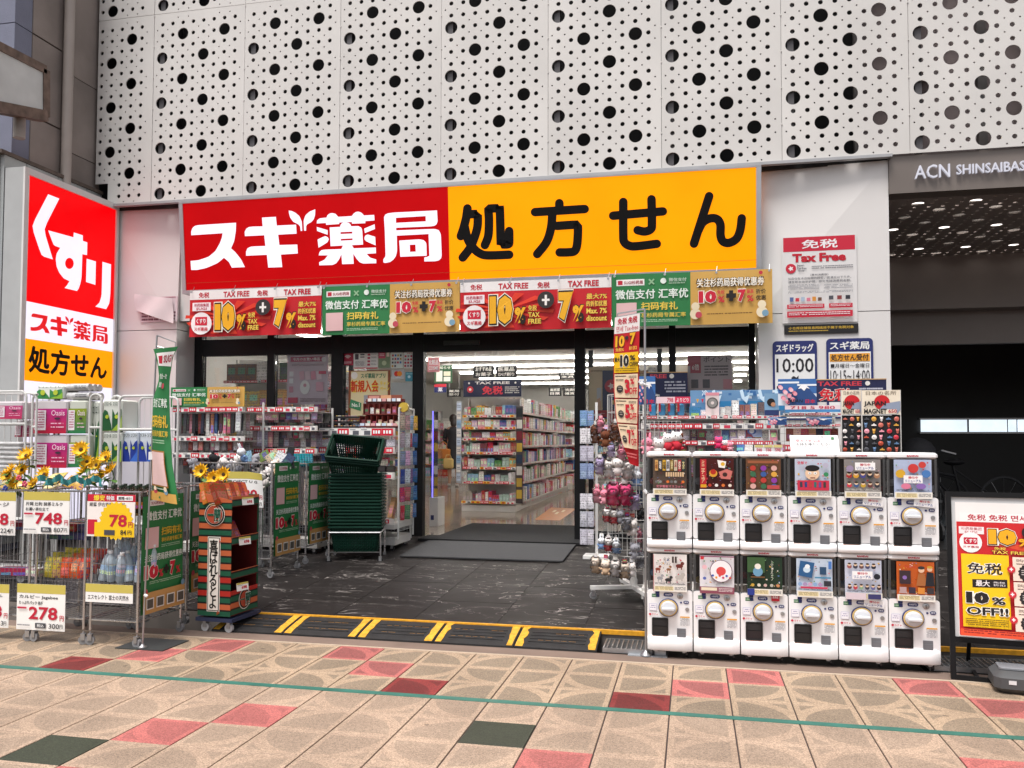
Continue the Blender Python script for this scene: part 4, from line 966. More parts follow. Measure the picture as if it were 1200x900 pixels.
pxboard('green_board', 'green notice board on the wall inside, left of the end display', 'sign', 509, 428, 530, 449, 9.0, '2F5A3A', lambda p: (p.rect(.1, .3, .45, .9, 'F0EEE4'), p.rect(.52, .35, .9, .6, 'E8E0C8'), p.rect(.52, .65, .9, .9, 'F0EEE4'), p.text('お知らせ', .1, .06, .9, .22, 'F0EEE4')))
pxboard('round_board', 'blue and red oval board under the green notice board', 'sign', 509, 450, 523, 460, 9.0, '28306A', lambda p: (p.rect(0, .0, 1, .35, 'C83040'), p.text('薬', .3, .4, .7, .9, 'FFFFFF')))
def cards(p):
    for i in range(9): p.rect(.1, .02 + i * .108, .9, .02 + i * .108 + .09, ['C8D6E8', 'E8E2DA', '8FB0D0', 'F2F0EC'][i % 4]); p.lines(.2, .05 + i * .108, .8, .09 + i * .108, 2, '4A5A7A', seed=i)
pxboard('card_strip', 'narrow strip of blue and white cards on the left edge of the end display', 'display strip', 534.5, 470, 540.5, 566, 7.3, 'B8BCC4', cards)
pxboard('card_strip', 'narrow dark strip of hanging bags on the right edge of the end display', 'display strip', 604.5, 476, 612.5, 590, 7.28, '4A4244', lambda p: [p.rect(.1, .02 + i * .12, .9, .11 + i * .12, ['20262C', 'D8D6D2', '7A2430', 'C0A040', '2A3A52', 'D0CEC8', 'B89A40', 'C8A840'][i]) for i in range(8)])
# security gate with a blue glow
a = PY(503, 620, 5.0); sg = thing('security_gate', 'clear security gate glowing blue at the left side of the entrance', 'security gate', (a[0], 5.0, .25))
MB().box(0, 0, 0, .11, .3, .36).build('base', WHITE, sg)
MB().box(.03, .05, .361, .09, .25, 1.45).build('clear_panel', ACRYL, sg)
MB().box(.015, .05, .361, .027, .25, 1.45).build('glow_strip', mat('blue_glow', (.2, .2, .8), .4, emit=1.6, emcol=(.16, .14, 1.0)), sg)
MB().box(.02, -.002, .08, .06, -.0005, .14).build('sticker', ink('28306A'), sg)
# floor arrow
q = [PZ(x, y, .2495) for x, y in ((626, 609), (656, 610), (676, 596), (646, 594.5))]
ar = MB(); ar.add([tuple(v) for v in q], [(0, 1, 2, 3)])
ar.build('arrow_sticker', mat('arrow_orange', (.50, .19, .05), .35, var=.2, scale=20)); tag(bpy.data.objects['arrow_sticker'], 'orange direction sticker on the glossy shop floor', 'floor sticker')
aa = MB(); c0 = sum(q, Vector()) / 4
for k_, (u, v) in enumerate(((-.25, .2), (-.05, -.1), (.12, .25))): aa.add([tuple(c0 + (q[1] - q[0]) * (u + a_) + (q[3] - q[0]) * (v * .5 + b_) + Vector((0, 0, .0015))) for a_, b_ in ((0, 0), (.12, 0), (.12, .18), (0, .18))], [(0, 1, 2, 3)])
aa.build('arrow_print', ink('E8DCC0'), bpy.data.objects['arrow_sticker'])
# mats
MATM = mat('dark_grey_mat', (.010, .010, .011), .95, var=.15, scale=90, bump=.8, bscale=300); MATM2 = mat('grey_mat', (.055, .055, .058), .95, var=.15, scale=90, bump=.8, bscale=300)
s0 = PZ(463, 655, fz(2.6) + .01); s1 = PZ(665, 654, fz(2.6) + .01)
sa = math.atan(.18 / 3.5)
m = MB(); m.box(0, 0, 0, s1[0] - s0[0], .90, .012); e = m.build('entrance_mat', MATM2); e.location = (s0[0], 2.70, fz(2.70) + .009); e.rotation_euler = (sa, 0, 0); tag(e, 'light grey mat on the slope in front of the doorway', 'doormat')
m = MB(); m.box(0, 0, -.012, 1.84, .38, .012); m.box(.13, .3801, 0, 1.72, 1.8, .012); e = m.build('entrance_mat', MATM); e.location = (-2.80, 3.62, .2505); tag(e, 'dark grey mat lying in the doorway', 'doormat')

# ------------------------------------------------------------------ the woman inside
SKIN = mat('skin', (.50, .30, .21), .5, var=.05); HAIR = mat('dark_hair', (.02, .012, .01), .45, var=.2, scale=30)
DARKC = mat('dark_cloth', (.02, .02, .024), .8, var=.15); CREAMC = mat('cream_cloth', (.55, .45, .35), .8); ORANGEC = mat('orange_leather', (.50, .17, .03), .5); YELC = mat('yellow_cloth', (.58, .42, .16), .8)
def skin_obj(name, joints, bones, m, parent, sub=2, root=0):
    me = bpy.data.meshes.new(name); me.from_pydata([j[0] for j in joints], bones, []); me.materials.append(m)
    o = ob(name, me, parent); md = o.modifiers.new('skin', 'SKIN'); md.use_smooth_shade = True
    sv = me.skin_vertices[0].data
    for i, j in enumerate(joints):
        r_ = j[1]; sv[i].radius = r_ if isinstance(r_, tuple) else (r_, r_)
    sv[root].use_root = True
    sb = o.modifiers.new('sub', 'SUBSURF'); sb.levels = sb.render_levels = sub
    dg = bpy.context.evaluated_depsgraph_get(); ev = o.evaluated_get(dg); nm = bpy.data.meshes.new_from_object(ev)
    o.modifiers.clear(); o.data = nm; nm.materials.clear(); nm.materials.append(m)
    nm.polygons.foreach_set('use_smooth', [True] * len(nm.polygons))
    return o
wp = PZ(531, 570, .25)
wm = thing('person', 'woman in dark clothes looking down at a shelf with an orange bag on her arm', 'person', (wp[0], wp[1], .25), R(200))
H = 1.66
J = [((0, 0, .90), (.13, .10)), ((0, 0, 1.08), (.105, .085)), ((0, 0, 1.26), (.13, .09)), ((0, -.005, 1.37), (.10, .07)), ((0, -.02, 1.43), (.045, .045)), ((0, -.05, 1.50), (.05, .055)),
     ((.16, 0, 1.34), .05), ((.20, -.03, 1.12), .04), ((.14, -.20, 1.00), .034), ((.10, -.27, 1.02), .026),
     ((-.16, 0, 1.34), .05), ((-.20, -.02, 1.12), .04), ((-.18, -.16, .98), .034), ((-.16, -.24, .96), .026),
     ((.08, 0, .84), .085), ((.085, -.01, .48), .058), ((.085, .02, .10), .038), ((.09, -.05, .045), (.035, .03)), ((.09, -.13, .03), (.03, .02)),
     ((-.08, 0, .84), .085), ((-.09, .03, .48), .058), ((-.09, .08, .10), .038), ((-.09, .02, .045), (.035, .03)), ((-.09, -.06, .03), (.03, .02))]
B_ = [(0, 1), (1, 2), (2, 3), (3, 4), (4, 5), (3, 6), (6, 7), (7, 8), (8, 9), (3, 10), (10, 11), (11, 12), (12, 13), (0, 14), (14, 15), (15, 16), (16, 17), (17, 18), (0, 19), (19, 20), (20, 21), (21, 22), (22, 23)]
skin_obj('body', J, B_, SKIN, wm, 2)
mb = MB(); mb.ball((0, -.075, 1.575), .095, n=16, k=12, sc=(.82, .95, 1.12)); mb.tube((0, -.165, 1.56), (0, -.182, 1.545), .012, 6)
hd = mb.build('head', SKIN, wm, True)
mb = MB(); [mb.ball((s * .032, -.158, 1.582), .011, n=8, k=5) for s in (1, -1)]; mb.build('eye', HAIR, hd)
mb = MB(); mb.box(-.022, -.166, 1.526, .022, -.155, 1.533); mb.build('mouth', ink('A04848'), hd)
mb = MB(); mb.ball((0, -.05, 1.60), .112, n=16, k=10, sc=(.9, .98, 1.05)); mb.ball((0, .03, 1.50), .09, n=14, k=8, sc=(.85, .6, 1.3)); mb.build('hair', HAIR, wm, True)
mb = MB(); mb.lathe([(.135, .86), (.15, .95), (.125, 1.08), (.15, 1.24), (.16, 1.33), (.10, 1.40), (.055, 1.42)], 18, (0, 0, 0), M=Matrix.Diagonal((1, .74, 1)).to_3x3()); mb.build('top', DARKC, wm, True)
mb = MB(); mb.lathe([(.22, .42), (.205, .6), (.18, .8), (.145, .95), (.13, .98)], 18, (0, .01, 0), M=Matrix.Diagonal((1, .8, 1)).to_3x3()); mb.build('skirt', DARKC, wm, True)
for s in (1, -1):
    mb = MB(); mb.tube((s * .15, 0, 1.36), (s * .205, -.03, 1.13), .066, 10, r1=.056); mb.tube((s * .205, -.03, 1.13), (s * .17, -.16, 1.01), .052, 10, r1=.042); mb.build('sleeve', DARKC, wm, True)
    mb = MB(); mb.bevbox(s * .09 - .04, -.17, 0, s * .09 + .04, .07 if s > 0 else .12, .07, .02); mb.build('shoe', mat('shoe_white', (.5, .48, .45), .6), wm, True)
    mb = MB()
    hx = .10 if s > 0 else -.16; hy = -.30 if s > 0 else -.27; hz = 1.03 if s > 0 else .95
    mb.bevbox(hx - .03, hy - .02, hz - .02, hx + .03, hy + .05, hz + .015, .01)
    for f in range(4): mb.tube((hx - .024 + f * .016, hy - .015, hz), (hx - .026 + f * .017, hy - .06 - (.008 if f in (1, 2) else 0), hz - .02), .008, 6, r1=.006)
    mb.tube((hx + s * -.03, hy + .02, hz), (hx + s * -.045, hy - .025, hz - .005), .009, 6, r1=.007)
    mb.build('hand', SKIN, wm, True)
bg_ = thing('handbag', 'orange handbag hanging from the arm of the woman in the shop', 'bag', (wp[0] - .17, wp[1] - .28, 1.02 + .02))
mb = MB(); mb.bevbox(-.17, -.06, -.13, .17, .06, .10, .02); mb.build('bag_body', ORANGEC, bg_, True)
mb = MB(); mb.path([(-.1, 0, .10), (-.08, 0, .22), (0, 0, .27), (.08, 0, .22), (.1, 0, .10)], .01, 6); mb.build('handle', ORANGEC, bg_)
sc_ = thing('shopping_bag', 'pale yellow cloth bag below the orange handbag', 'bag', (wp[0] - .02, wp[1] - .34, .80))
mb = MB(); mb.bevbox(-.12, -.05, -.12, .12, .05, .12, .03); mb.build('bag_body', YELC, sc_, True)
mb = MB(); mb.path([(-.07, 0, .12), (-.05, 0, .2), (.05, 0, .2), (.07, 0, .12)], .008, 6); mb.build('handle', YELC, sc_)

# ------------------------------------------------------------------ posters on the glass
YG = 3.988
def gl(*a, **k): return pxboard(*a, **dict(dict(th=.0015, parent_step=.0008), **k))
def pink_poster(p):
    p.rect(.0, .0, 1, .0 + .02, 'D8A8B4'); p.rect(.08, .05, .92, .15, 'B8305E'); p.text('今月のお買い得品', .14, .07, .8, .13, 'FFFFFF'); p.disc(.9, .11, p.w * .06, 'E8E0E4'); p.lines(.12, .2, .9, .24, 2, '8A6A74')
    p.rect(.06, .34, .16, .44, 'F4F0F2'); p.rect(.06, .48, .16, .58, 'F4F0F2'); p.rect(.06, .64, .16, .76, 'D890A4')
    for i in range(4): p.shape([(.3 + i * .14, .35), (.42 + i * .14, .33), (.44 + i * .14, .5), (.32 + i * .14, .52)], ['E8B4C4', 'F0D0DA', 'E49AB0', 'F4DCE4'][i])
    p.rect(.78, .34, .96, .4, 'D83A60'); p.disc(.45, .66, p.w * .12, 'F4F0EE', ry=p.w * .16); p.disc(.45, .62, p.w * .04, 'D89AA8'); p.rect(.72, .56, .9, .74, 'E8AABC'); p.rect(.04, .86, .28, .97, 'D83A60'); p.lines(.34, .88, .96, .96, 3, '8A6A74')
gl('window_poster', 'pale pink poster inside the second window pane from the left', 'poster', 336, 415, 384, 474, 4.02, 'D8C2CE', pink_poster)
gl('wifi_notice', 'small red notice with a white wifi mark at the top of the door side glass', 'notice', 401, 413, 414, 428, YG, 'A01C3C', lambda p: ([p.shape([(.5 + r * math.cos(a), .5 - r * .8 * math.sin(a)) for a in [R(40 + 100 * i / 10) for i in range(11)]] + [(.5 + (r - .06) * math.cos(a), .5 - (r - .06) * .8 * math.sin(a)) for a in [R(140 - 100 * i / 10) for i in range(11)]], 'F0E8E8') for r in (.36, .25, .14)], p.lines(.15, .72, .85, .9, 3, 'F0D8DC')))
def notice_white(cols, n=3, seed=1):
    def f(p):
        rr = random.Random(seed)
        p.rect(.0, .93, 1, 1, 'C02038'); p.rect(.1, .12, .4, .45, '45454C'); p.rect(.55, .12, .9, .2, cols[0]); p.rect(.55, .28, .9, .34, cols[0]); p.lines(.1, .55, .9, .88, 5, '6A6A70', seed=seed)
    return f
gl('notice', 'white notice with a dark square, beside the red wifi notice', 'notice', 414.5, 412.5, 428.5, 432, YG, 'E4E4E2', notice_white(['50505A'], seed=2))
gl('notice', 'white notice with a column of red marks, second from the wifi notice', 'notice', 429, 412.5, 442.5, 432, YG, 'E4E4E2', lambda p: (p.rect(.0, .93, 1, 1, 'C02038'), [(p.rect(.12, .1 + i * .2, .36, .22 + i * .2, 'B8405A'), p.lines(.45, .1 + i * .2, .9, .2 + i * .2, 2, '707078', seed=i)) for i in range(4)]))
gl('notice', 'green and pink leaflet above the new member poster', 'notice', 443.5, 412.5, 457, 431, YG, '7A9070', lambda p: (p.rect(0, 0, .6, .4, 'C8506A'), p.lines(.1, .1, .5, .3, 2, 'F0E0E0'), p.disc(.5, .7, p.w * .2, 'B8C4A0'), p.rect(.7, .05, .95, .3, 'E8D8C8')))
gl('notice', 'white sheet of small payment marks, left of two at the door post', 'notice', 458, 412.5, 472, 431.5, YG, 'D8E0DC', lambda p: [p.rect(.1 + (i % 4) * .22, .15 + (i // 4) * .22, .24 + (i % 4) * .22, .27 + (i // 4) * .22, ['B83A4A', '45454C', '3C6FB4', '707078', 'C0A040'][(i * 7) % 5]) for i in range(14)])
gl('notice', 'white sheet with a grid of red squares, right of two at the door post', 'notice', 473, 412.5, 487, 431.5, YG, 'DCE2E0', lambda p: (p.text('PAY', .3, .04, .7, .13, 'B83A4A'), [p.rect(.08 + (i % 4) * .24, .2 + (i // 4) * .2, .24 + (i % 4) * .24, .32 + (i // 4) * .2, ['B83A4A', 'A83050', '8A8A90'][(i * 5) % 3]) for i in range(15)]))
def member(p):
    p.rect(.06, .02, .94, .97, 'E8D8A8'); p.disc(.14, .1, p.w * .08, 'F4EEE6'); p.text('スギ薬局アプリ', .3, .06, .88, .16, '3A7A58', .04)
    p.text('新規入会', .06, .2, .72, .44, 'D8401E', .05, out='F8E24A', outb=.14); p.text('キャン', .76, .22, .98, .31, 'F8D84A', .04); p.text('ペーン', .76, .33, .98, .42, 'F8D84A', .04)
    p.shape([(.06, .58), (.32, .66), (.3, .82), (.03, .75)], '3A8A5A'); p.text('No.1', .09, .66, .28, .74, 'F4F4E8', .03); p.rect(.38, .5, .62, .86, 'A8AAB0'); p.disc(.5, .74, p.w * .09, 'C03848'); p.rect(.66, .5, .94, .6, 'F4EEDC'); p.rect(.64, .68, .95, .8, '7AA0D0'); p.lines(.66, .62, .95, .66, 2, '604A30')
gl('member_poster', 'yellow and red new member poster on the glass left of the open door', 'poster', 408, 434, 457, 492, YG, '8A4A28', member)
gl('card_sticker', 'grey oval sticker with overlapping red and orange circles', 'sticker', 459, 433, 474, 444, YG, 'B8BABC', lambda p: (p.disc(.38, .45, p.h * .28, 'D83018'), p.disc(.62, .45, p.h * .28, 'E8902A'), p.lines(.3, .82, .7, .92, 1, 'F0F0F0')))
gl('card_sticker', 'small teal card sticker next to the grey oval sticker', 'sticker', 475, 436, 486, 447, YG, '3F8CA0', lambda p: (p.disc(.4, .5, p.h * .16, 'BFDCE4'), p.rect(.1, .1, .9, .25, '7AB4C4')))
gl('blank_panel', 'plain grey frosted panel on the glass under the card stickers', 'panel', 458, 448, 484, 477, YG, mat('frosted_grey', (.33, .35, .34), .35), None)
def model_poster(p):
    p.rect(0, .62, 1, 1, 'A8202E'); p.disc(.72, .27, p.w * .17, '4A2C20', ry=p.w * .26); p.disc(.72, .28, p.w * .11, 'E0B094', ry=p.w * .15); p.shape([(.5, .62), (.58, .46), (.86, .46), (1, .62)], '2E3050'); p.rect(.3, .3, .46, .48, 'C8C8CC'); p.shape([(.3, .46), (.42, .44), (.46, .62), (.36, .62)], 'E0B094')
    p.rect(.06, .67, .45, .7, 'F0E0E0'); p.disc(.6, .78, p.w * .16, '28386A'); p.disc(.6, .78, p.w * .11, 'D8B04A'); p.rect(.05, .93, .6, .98, 'F0E8E0'); p.lines(.08, .05, .5, .08, 1, '8A6A50')
gl('model_poster', 'beige and red poster of a brown haired model holding a phone behind the glass', 'poster', 690, 430, 722, 512, 4.04, 'DCC4A0', model_poster)
gl('round_mark_poster', 'navy poster with a round red emblem behind the red hanging banner', 'poster', 706, 434, 732, 478, 4.03, '252C56', lambda p: (p.disc(.4, .42, p.w * .3, 'C02840'), p.burst(.4, .42, p.w * .17, 'F0DCD8', 5, .5), p.disc(.5, .85, p.w * .1, 'C8A860')))
gl('window_poster', 'pale pink poster with red writing high in the window over the capsule machines', 'poster', 806, 416, 858, 458, 4.04, 'C8B4B8', lambda p: (p.rect(.0, .0, .3, .3, 'B83A50'), p.text('ポイント', .36, .04, .95, .2, '50404A'), p.rect(.06, .2, .3, .5, 'B02A44'), p.text('6倍', .1, .25, .26, .42, 'F4E4E4'), p.lines(.38, .3, .92, .62, 4, '3A3238'), p.rect(.08, .68, .24, .92, '55505A'), p.rect(.34, .68, .5, .92, '55505A'), p.rect(.8, .68, 1, .95, 'D8909C')))
gl('round_mark_poster', 'navy tax free board with white writing behind the fan boxes', 'poster', 757, 436, 806, 466, 3.9, '20254A', lambda p: (p.text('FREE', .1, .08, .5, .24, 'D84A58', .03), p.disc(.62, .16, p.h * .09, 'E8E4E0'), p.lines(.45, .36, .95, .85, 4, 'C8CAD8', .5, seed=3), p.rect(0, .0, 1, .03, 'C8A070')))

# ================================================================== BANNERS UNDER THE SIGN
def red_banner(p):
    p.rect(0, 0, 1, .2, 'EDE8E6')
    for k_, t_ in ((.07, '免税'), (.26, 'TAX FREE'), (.52, '免税'), (.72, 'TAX FREE')): p.text(t_, k_, .045, k_ + (.08 if len(t_) < 3 else .2), .165, 'C01C30', .03)
    for i in range(14):
        a0 = 6.2832 * i / 14; p.shape([(.3, .6), (.3 + .33 * math.cos(a0), .6 + .36 * math.sin(a0)), (.3 + .33 * math.cos(a0 + .2), .6 + .36 * math.sin(a0 + .2))], 'E23A22')
    p.rect(.03, .27, .17, .45, 'F4E8EA'); p.text('杉药局集团', .045, .29, .155, .36, 'C04058'); p.text('SUGI', .06, .375, .14, .43, 'C04058')
    p.disc(.1, .72, p.h * .24, 'F6EEEE'); p.rect(.055, .58, .145, .76, 'D0203A'); p.text('くすり', .065, .62, .135, .72, 'F6EEEE', .04); p.text('スギ薬局', .05, .8, .15, .88, 'D0203A', .03)
    p.text('10', .2, .28, .365, .9, 'F0B020', .08, out='F8F0E0', outb=.17); p.text('10', .205, .3, .36, .88, 'F0B020', .085, out='201008', outb=.12)
    p.text('%', .375, .55, .45, .88, 'F0B020', .05, out='201008', outb=.1)
    p.text('免税', .465, .52, .52, .63, 'F0C850', .03, out='201008', outb=.08); p.text('TAX', .465, .66, .54, .76, 'F0C850', .03, out='201008', outb=.08); p.text('FREE', .465, .79, .55, .89, 'F0C850', .03, out='201008', outb=.08)
    p.disc(.58, .42, p.h * .17, '302828'); p.rect(.555, .40, .605, .445, 'F0EAE6'); p.rect(.573, .32, .588, .53, 'F0EAE6')
    p.text('7', .66, .26, .76, .86, 'F0B020', .08, out='F8F0E0', outb=.17); p.text('7', .664, .28, .756, .84, 'F0B020', .085, out='201008', outb=.12)
    p.text('%', .755, .55, .83, .88, 'F0B020', .05, out='201008', outb=.1)
    for i, t_ in enumerate(('最大7%', '的折扣优惠', 'Max. 7%', 'discount')): p.text(t_, .845, .33 + i * .145, .975, .44 + i * .145, 'F0C850', .03, out='201008', outb=.07)
def green_part(p, s=1.0, o=0.0):
    X = lambda v: o + v * s
    p.rect(X(.06), .1, X(.42), .22, 'F4F0EC'); p.rect(X(.08), .12, X(.14), .2, 'C02038'); p.text('SUGI杉药局', X(.16), .125, X(.4), .195, 'A02038', .02)
    p.text('×', X(.47), .1, X(.55), .22, '8FB88F'); p.disc(X(.66), .15, p.h * .055, 'E8F0E8'); p.text('微信支付', X(.73), .1, X(.95), .17, 'C8D8C8'); p.lines(X(.73), .19, X(.95), .23, 1, 'A8C0A8')
    p.text('微信支付 汇率优', X(.05), .3, X(.97), .48, 'E8F0E8', .03)
def green_banner(p):
    p.rect(0, 0, .5, 1, '2C7A44'); p.rect(.5, 0, 1, 1, 'CFA252'); green_part(p, .5)
    p.rect(.03, .55, .16, .92, 'E0B8B8'); p.text('扫码有礼', .19, .55, .42, .7, 'E8C850', .04); p.text('享杉药局专属汇率', .19, .75, .47, .84, 'E0C050', .02); p.lines(.19, .88, .42, .94, 2, 'A8C8A8')
    p.text('关注杉药局获得优惠券', .54, .14, .95, .3, 'F6EEE0', .02, out='2A2018', outb=.09)
    p.text('10', .55, .37, .66, .6, 'C81E38', .07, out='F6EEE0', outb=.12); p.text('%', .67, .48, .71, .6, 'C81E38', .03); p.text('免税', .665, .37, .71, .45, 'C81E38', .02); p.text('+', .72, .38, .78, .58, '1C1410', .1)
    p.text('7', .79, .37, .84, .6, 'C81E38', .07, out='F6EEE0', outb=.12); p.text('%', .845, .48, .885, .6, 'C81E38', .03); p.text('最高', .845, .37, .885, .45, 'C81E38', .02); p.text('折价', .9, .37, .96, .46, '1C1410', .03); p.text('优惠', .9, .49, .96, .58, '1C1410', .03)
    p.lines(.6, .8, .88, .84, 1, '6A4A20'); p.disc(.93, .07, p.h * .035, 'C03040')
    for cx, c in ((.53, 'E8D8B8'), (.935, 'F0E0C0')): p.disc(cx, .8, p.h * .1, c); p.disc(cx, .66, p.h * .075, c); p.disc(cx + .02, .82, p.h * .06, 'C04858' if cx < .7 else '7AA0B8')
def fabric(w, h, amp, seed, sag=0):
    rr = random.Random(seed); ph = [rr.uniform(0, 6.28) for _ in range(4)]
    def f(x, y, z):
        v = 1 - z / h
        return (x, y + amp * (.25 + v) * math.sin(x * 7 + ph[0] + z * 1.6) + amp * .5 * math.sin(x * 17 + ph[1]) * v + amp * .3 * math.sin(z * 9 + ph[2] + x * 2), z - sag * math.sin(math.pi * (x / w * 2 % 1)) * (z / h))
    return f
FABR = mat('banner_cloth_red', S('C41420'), .5, var=.05, scale=4); FABG = mat('banner_cloth_green', S('2C7A44'), .5, var=.05, scale=4)
YB_ = 3.33
def px_(x, y): return PY(x, y, YB_)
for (x0, x1, yt0, yt1, yb0, yb1, kind, lab) in ((219, 374, 340, 334, 394, 391, 'r', 'red and yellow tax free cloth banner at the left end of the sign'), (375, 537, 334, 330, 391, 389, 'g', 'half green half gold cloth banner with Chinese writing, hanging between the two red banners'),
        (537.5, 716, 330, 324, 389, 382, 'r', 'red and yellow tax free cloth banner hanging under the orange half of the sign'), (716.5, 906, 321, 314, 383, 377, 'g', 'half green half gold cloth banner at the right end, lapping over the white wall')):
    a, b_ = px_(x0, yb0), px_(x1, yb1); zt_ = (px_(x0, yt0)[2] + px_(x1, yt1)[2]) / 2; zb2 = (a[2] + b_[2]) / 2
    w, h = b_[0] - a[0], zt_ - zb2
    t = thing('cloth_banner', lab, 'banner', (a[0], YB_ + .05, zb2), 0, 'cloth banners hanging below the shop sign')
    wf = fabric(w, h, .007, x0)
    sheet(t, w, h, FABR if kind == 'r' else FABG, .003, wf, 'cloth')
    p = Print(w, h, warp=wf, step=.0011); (red_banner if kind == 'r' else green_banner)(p); p.build(t)
    for k_ in range(4):
        m = MB(); xx = .03 + (w - .06) * k_ / 3; m.lathe([(.012, 0), (.012, .004)], 10, (xx, -.028, h - .02), M=Matrix.Rotation(R(90), 3, 'X')); m.tube((xx, -.01, h - .02), (xx + .01, .02, h + .05), .003, 4); m.build('eyelet', STEEL, t)

# ================================================================== POSTERS ON THE PIERS
YP = 3.545
def taxp(p):
    p.rect(.02, .01, .98, .175, 'C8203A'); p.text('免税', .27, .045, .75, .145, 'F4EEF0', .05)
    p.text('Tax Free', .14, .2, .86, .3, 'C0182C', .05)
    p.disc(.12, .37, p.w * .07, 'C8203A'); p.burst(.12, .37, p.w * .04, 'F0E8E8', 5, .5); p.text('Japan', .2, .325, .3, .352, '50505A'); p.text('Tax-free', .2, .36, .33, .385, '50505A'); p.text('Shop', .22, .39, .3, .412, '50505A'); p.lines(.4, .35, .95, .39, 2, '60606A')
    p.text('（贵州消费税）', .38, .44, .62, .465, '505058'); p.text('当店仅在本店购物的顾客，若满足以下条件，', .08, .475, .92, .505, '505058', .01); p.text('请至柜台出示护照，即可免除消费税金额。', .08, .515, .92, .545, '505058', .01)
    p.lines(.08, .56, .5, .62, 4, '8A8A90', seed=2); p.lines(.56, .57, .94, .62, 3, '8A8A90', seed=3); p.lines(.08, .64, .94, .665, 2, '8A8A90', seed=5)
    for i, c in enumerate(('5A6A9A', 'C83040', 'A8B8CC', 'D87A90', 'D8903A', '6A4A3A')): p.rect(.1 + i * .075, .705 + (i % 2) * .01, .15 + i * .075, .755, c)
    for i, c in enumerate(('505058', '8A3A3A', '30303A')): p.rect(.62 + i * .11, .7, .68 + i * .11, .745, c)
    p.rect(.06, .79, .56, .84, 'C8203A'); p.rect(.62, .79, .93, .84, 'C8203A'); p.rect(.06, .87, .93, .94, 'C8203A'); p.lines(.08, .8, .54, .83, 2, 'F0DCE0'); p.lines(.64, .8, .91, .83, 2, 'F0DCE0'); p.lines(.08, .885, .9, .925, 2, 'F0DCE0')
pxboard('tax_free_poster', 'white Tax Free poster with a red top band taped on the white wall', 'poster', 917, 276, 1005, 378, YP, 'E0DDDC', taxp, th=.003)
pxboard('black_notice', 'narrow black notice with yellow writing below the Tax Free poster', 'notice', 919, 380, 1006, 391, YP, '1C1A1C', lambda p: (p.text('小仓库店铺信息网络将不属于免税对象', .06, .2, .94, .5, 'D8B040', .02), p.lines(.06, .62, .6, .85, 1, 'C0A040')), th=.003)
def hours(p, a, fn):
    p.rect(.05, .17, .95, .98, 'ECECEC'); p.text(a, .08, .04, .92, .14, 'ECECEC', .04); fn(p)
def hboard(x0, x1, lab, top, fn):
    a, b_ = PY(x0, 470, YP), PY(x1, 470, YP); zt_ = PY(x0, 397 if x0 > 940 else 400, YP)[2]; zb2 = zt_ - .78; w = b_[0] - a[0]; h = zt_ - zb2
    t = thing('opening_hours_board', lab, 'sign', (a[0], YP, zb2))
    r_ = .04; lp = [(w - r_ + r_ * math.cos(R(q)), h - r_ + r_ * math.sin(R(q))) for q in range(0, 91, 15)] + [(r_ + r_ * math.cos(R(q)), h - r_ + r_ * math.sin(R(q))) for q in range(90, 181, 15)] + [(0, 0), (w, 0)]
    MB().poly([lp], 0, .004).build('panel', mat('navy_board', S('28306A'), .4), t)
    p = Print(w, h); hours(p, top, fn); p.build(t)
hboard(906, 958, 'navy edged board with opening hours 10:00, left one of the pair', 'スギドラッグ', lambda p: (p.text('10:00', .08, .22, .92, .40, '26242A', .01), p.text('~', .42, .44, .58, .52, '26242A', .05, vert=True), p.text('21:00', .08, .56, .92, .74, '26242A', .01)))
hboard(969, 1024, 'navy edged board with prescription hours 10:15, right one of the pair', 'スギ薬局', lambda p: (p.rect(.07, .19, .93, .29, 'E8A030'), p.text('処方せん受付', .1, .2, .9, .28, '26242A', .03), p.text('■月曜日～金曜日', .09, .315, .91, .37, '26242A', .01), p.text('10:15~14:00', .08, .40, .92, .53, '26242A', .0), p.text('15:00~19:00', .08, .58, .92, .7, '26242A', .0)))
# folded paper taped on the left pier
pt = thing('torn_poster', 'poster on the left white wall hidden by its own folded white sheet', 'poster', (PY(163, 378, 3.58)[0], 3.585, PY(163, 378, 3.58)[2]))
m = MB(); m.box(.01, 0, 0, .5, .003, .30); m.build('poster_sheet', ink('D8C8CC'), pt)
pp = Print(.5, .3); pp.lines(.06, .6, .96, .98, 3, '7A4A5A', .6); pp.lines(.1, .02, .95, .1, 1, 'B87A8A'); pp.build(pt)
m = MB(); vs = []
for j in range(7):
    for i in range(9):
        u, v = i / 8, j / 6; vs.append((-.06 + u * .50 + v * .04, -.02 - .05 * v * (1 - abs(u - .4)) - .012 * math.sin(u * 9 + v * 4), .34 - v * (.20 + .10 * u) - u * .07))
m.add(vs, [(j * 9 + i + 9, j * 9 + i + 10, j * 9 + i + 1, j * 9 + i) for j in range(6) for i in range(8)]); m.build('folded_sheet', mat('thin_pink_white_paper', (.70, .62, .63), .6, var=.05), pt, True)

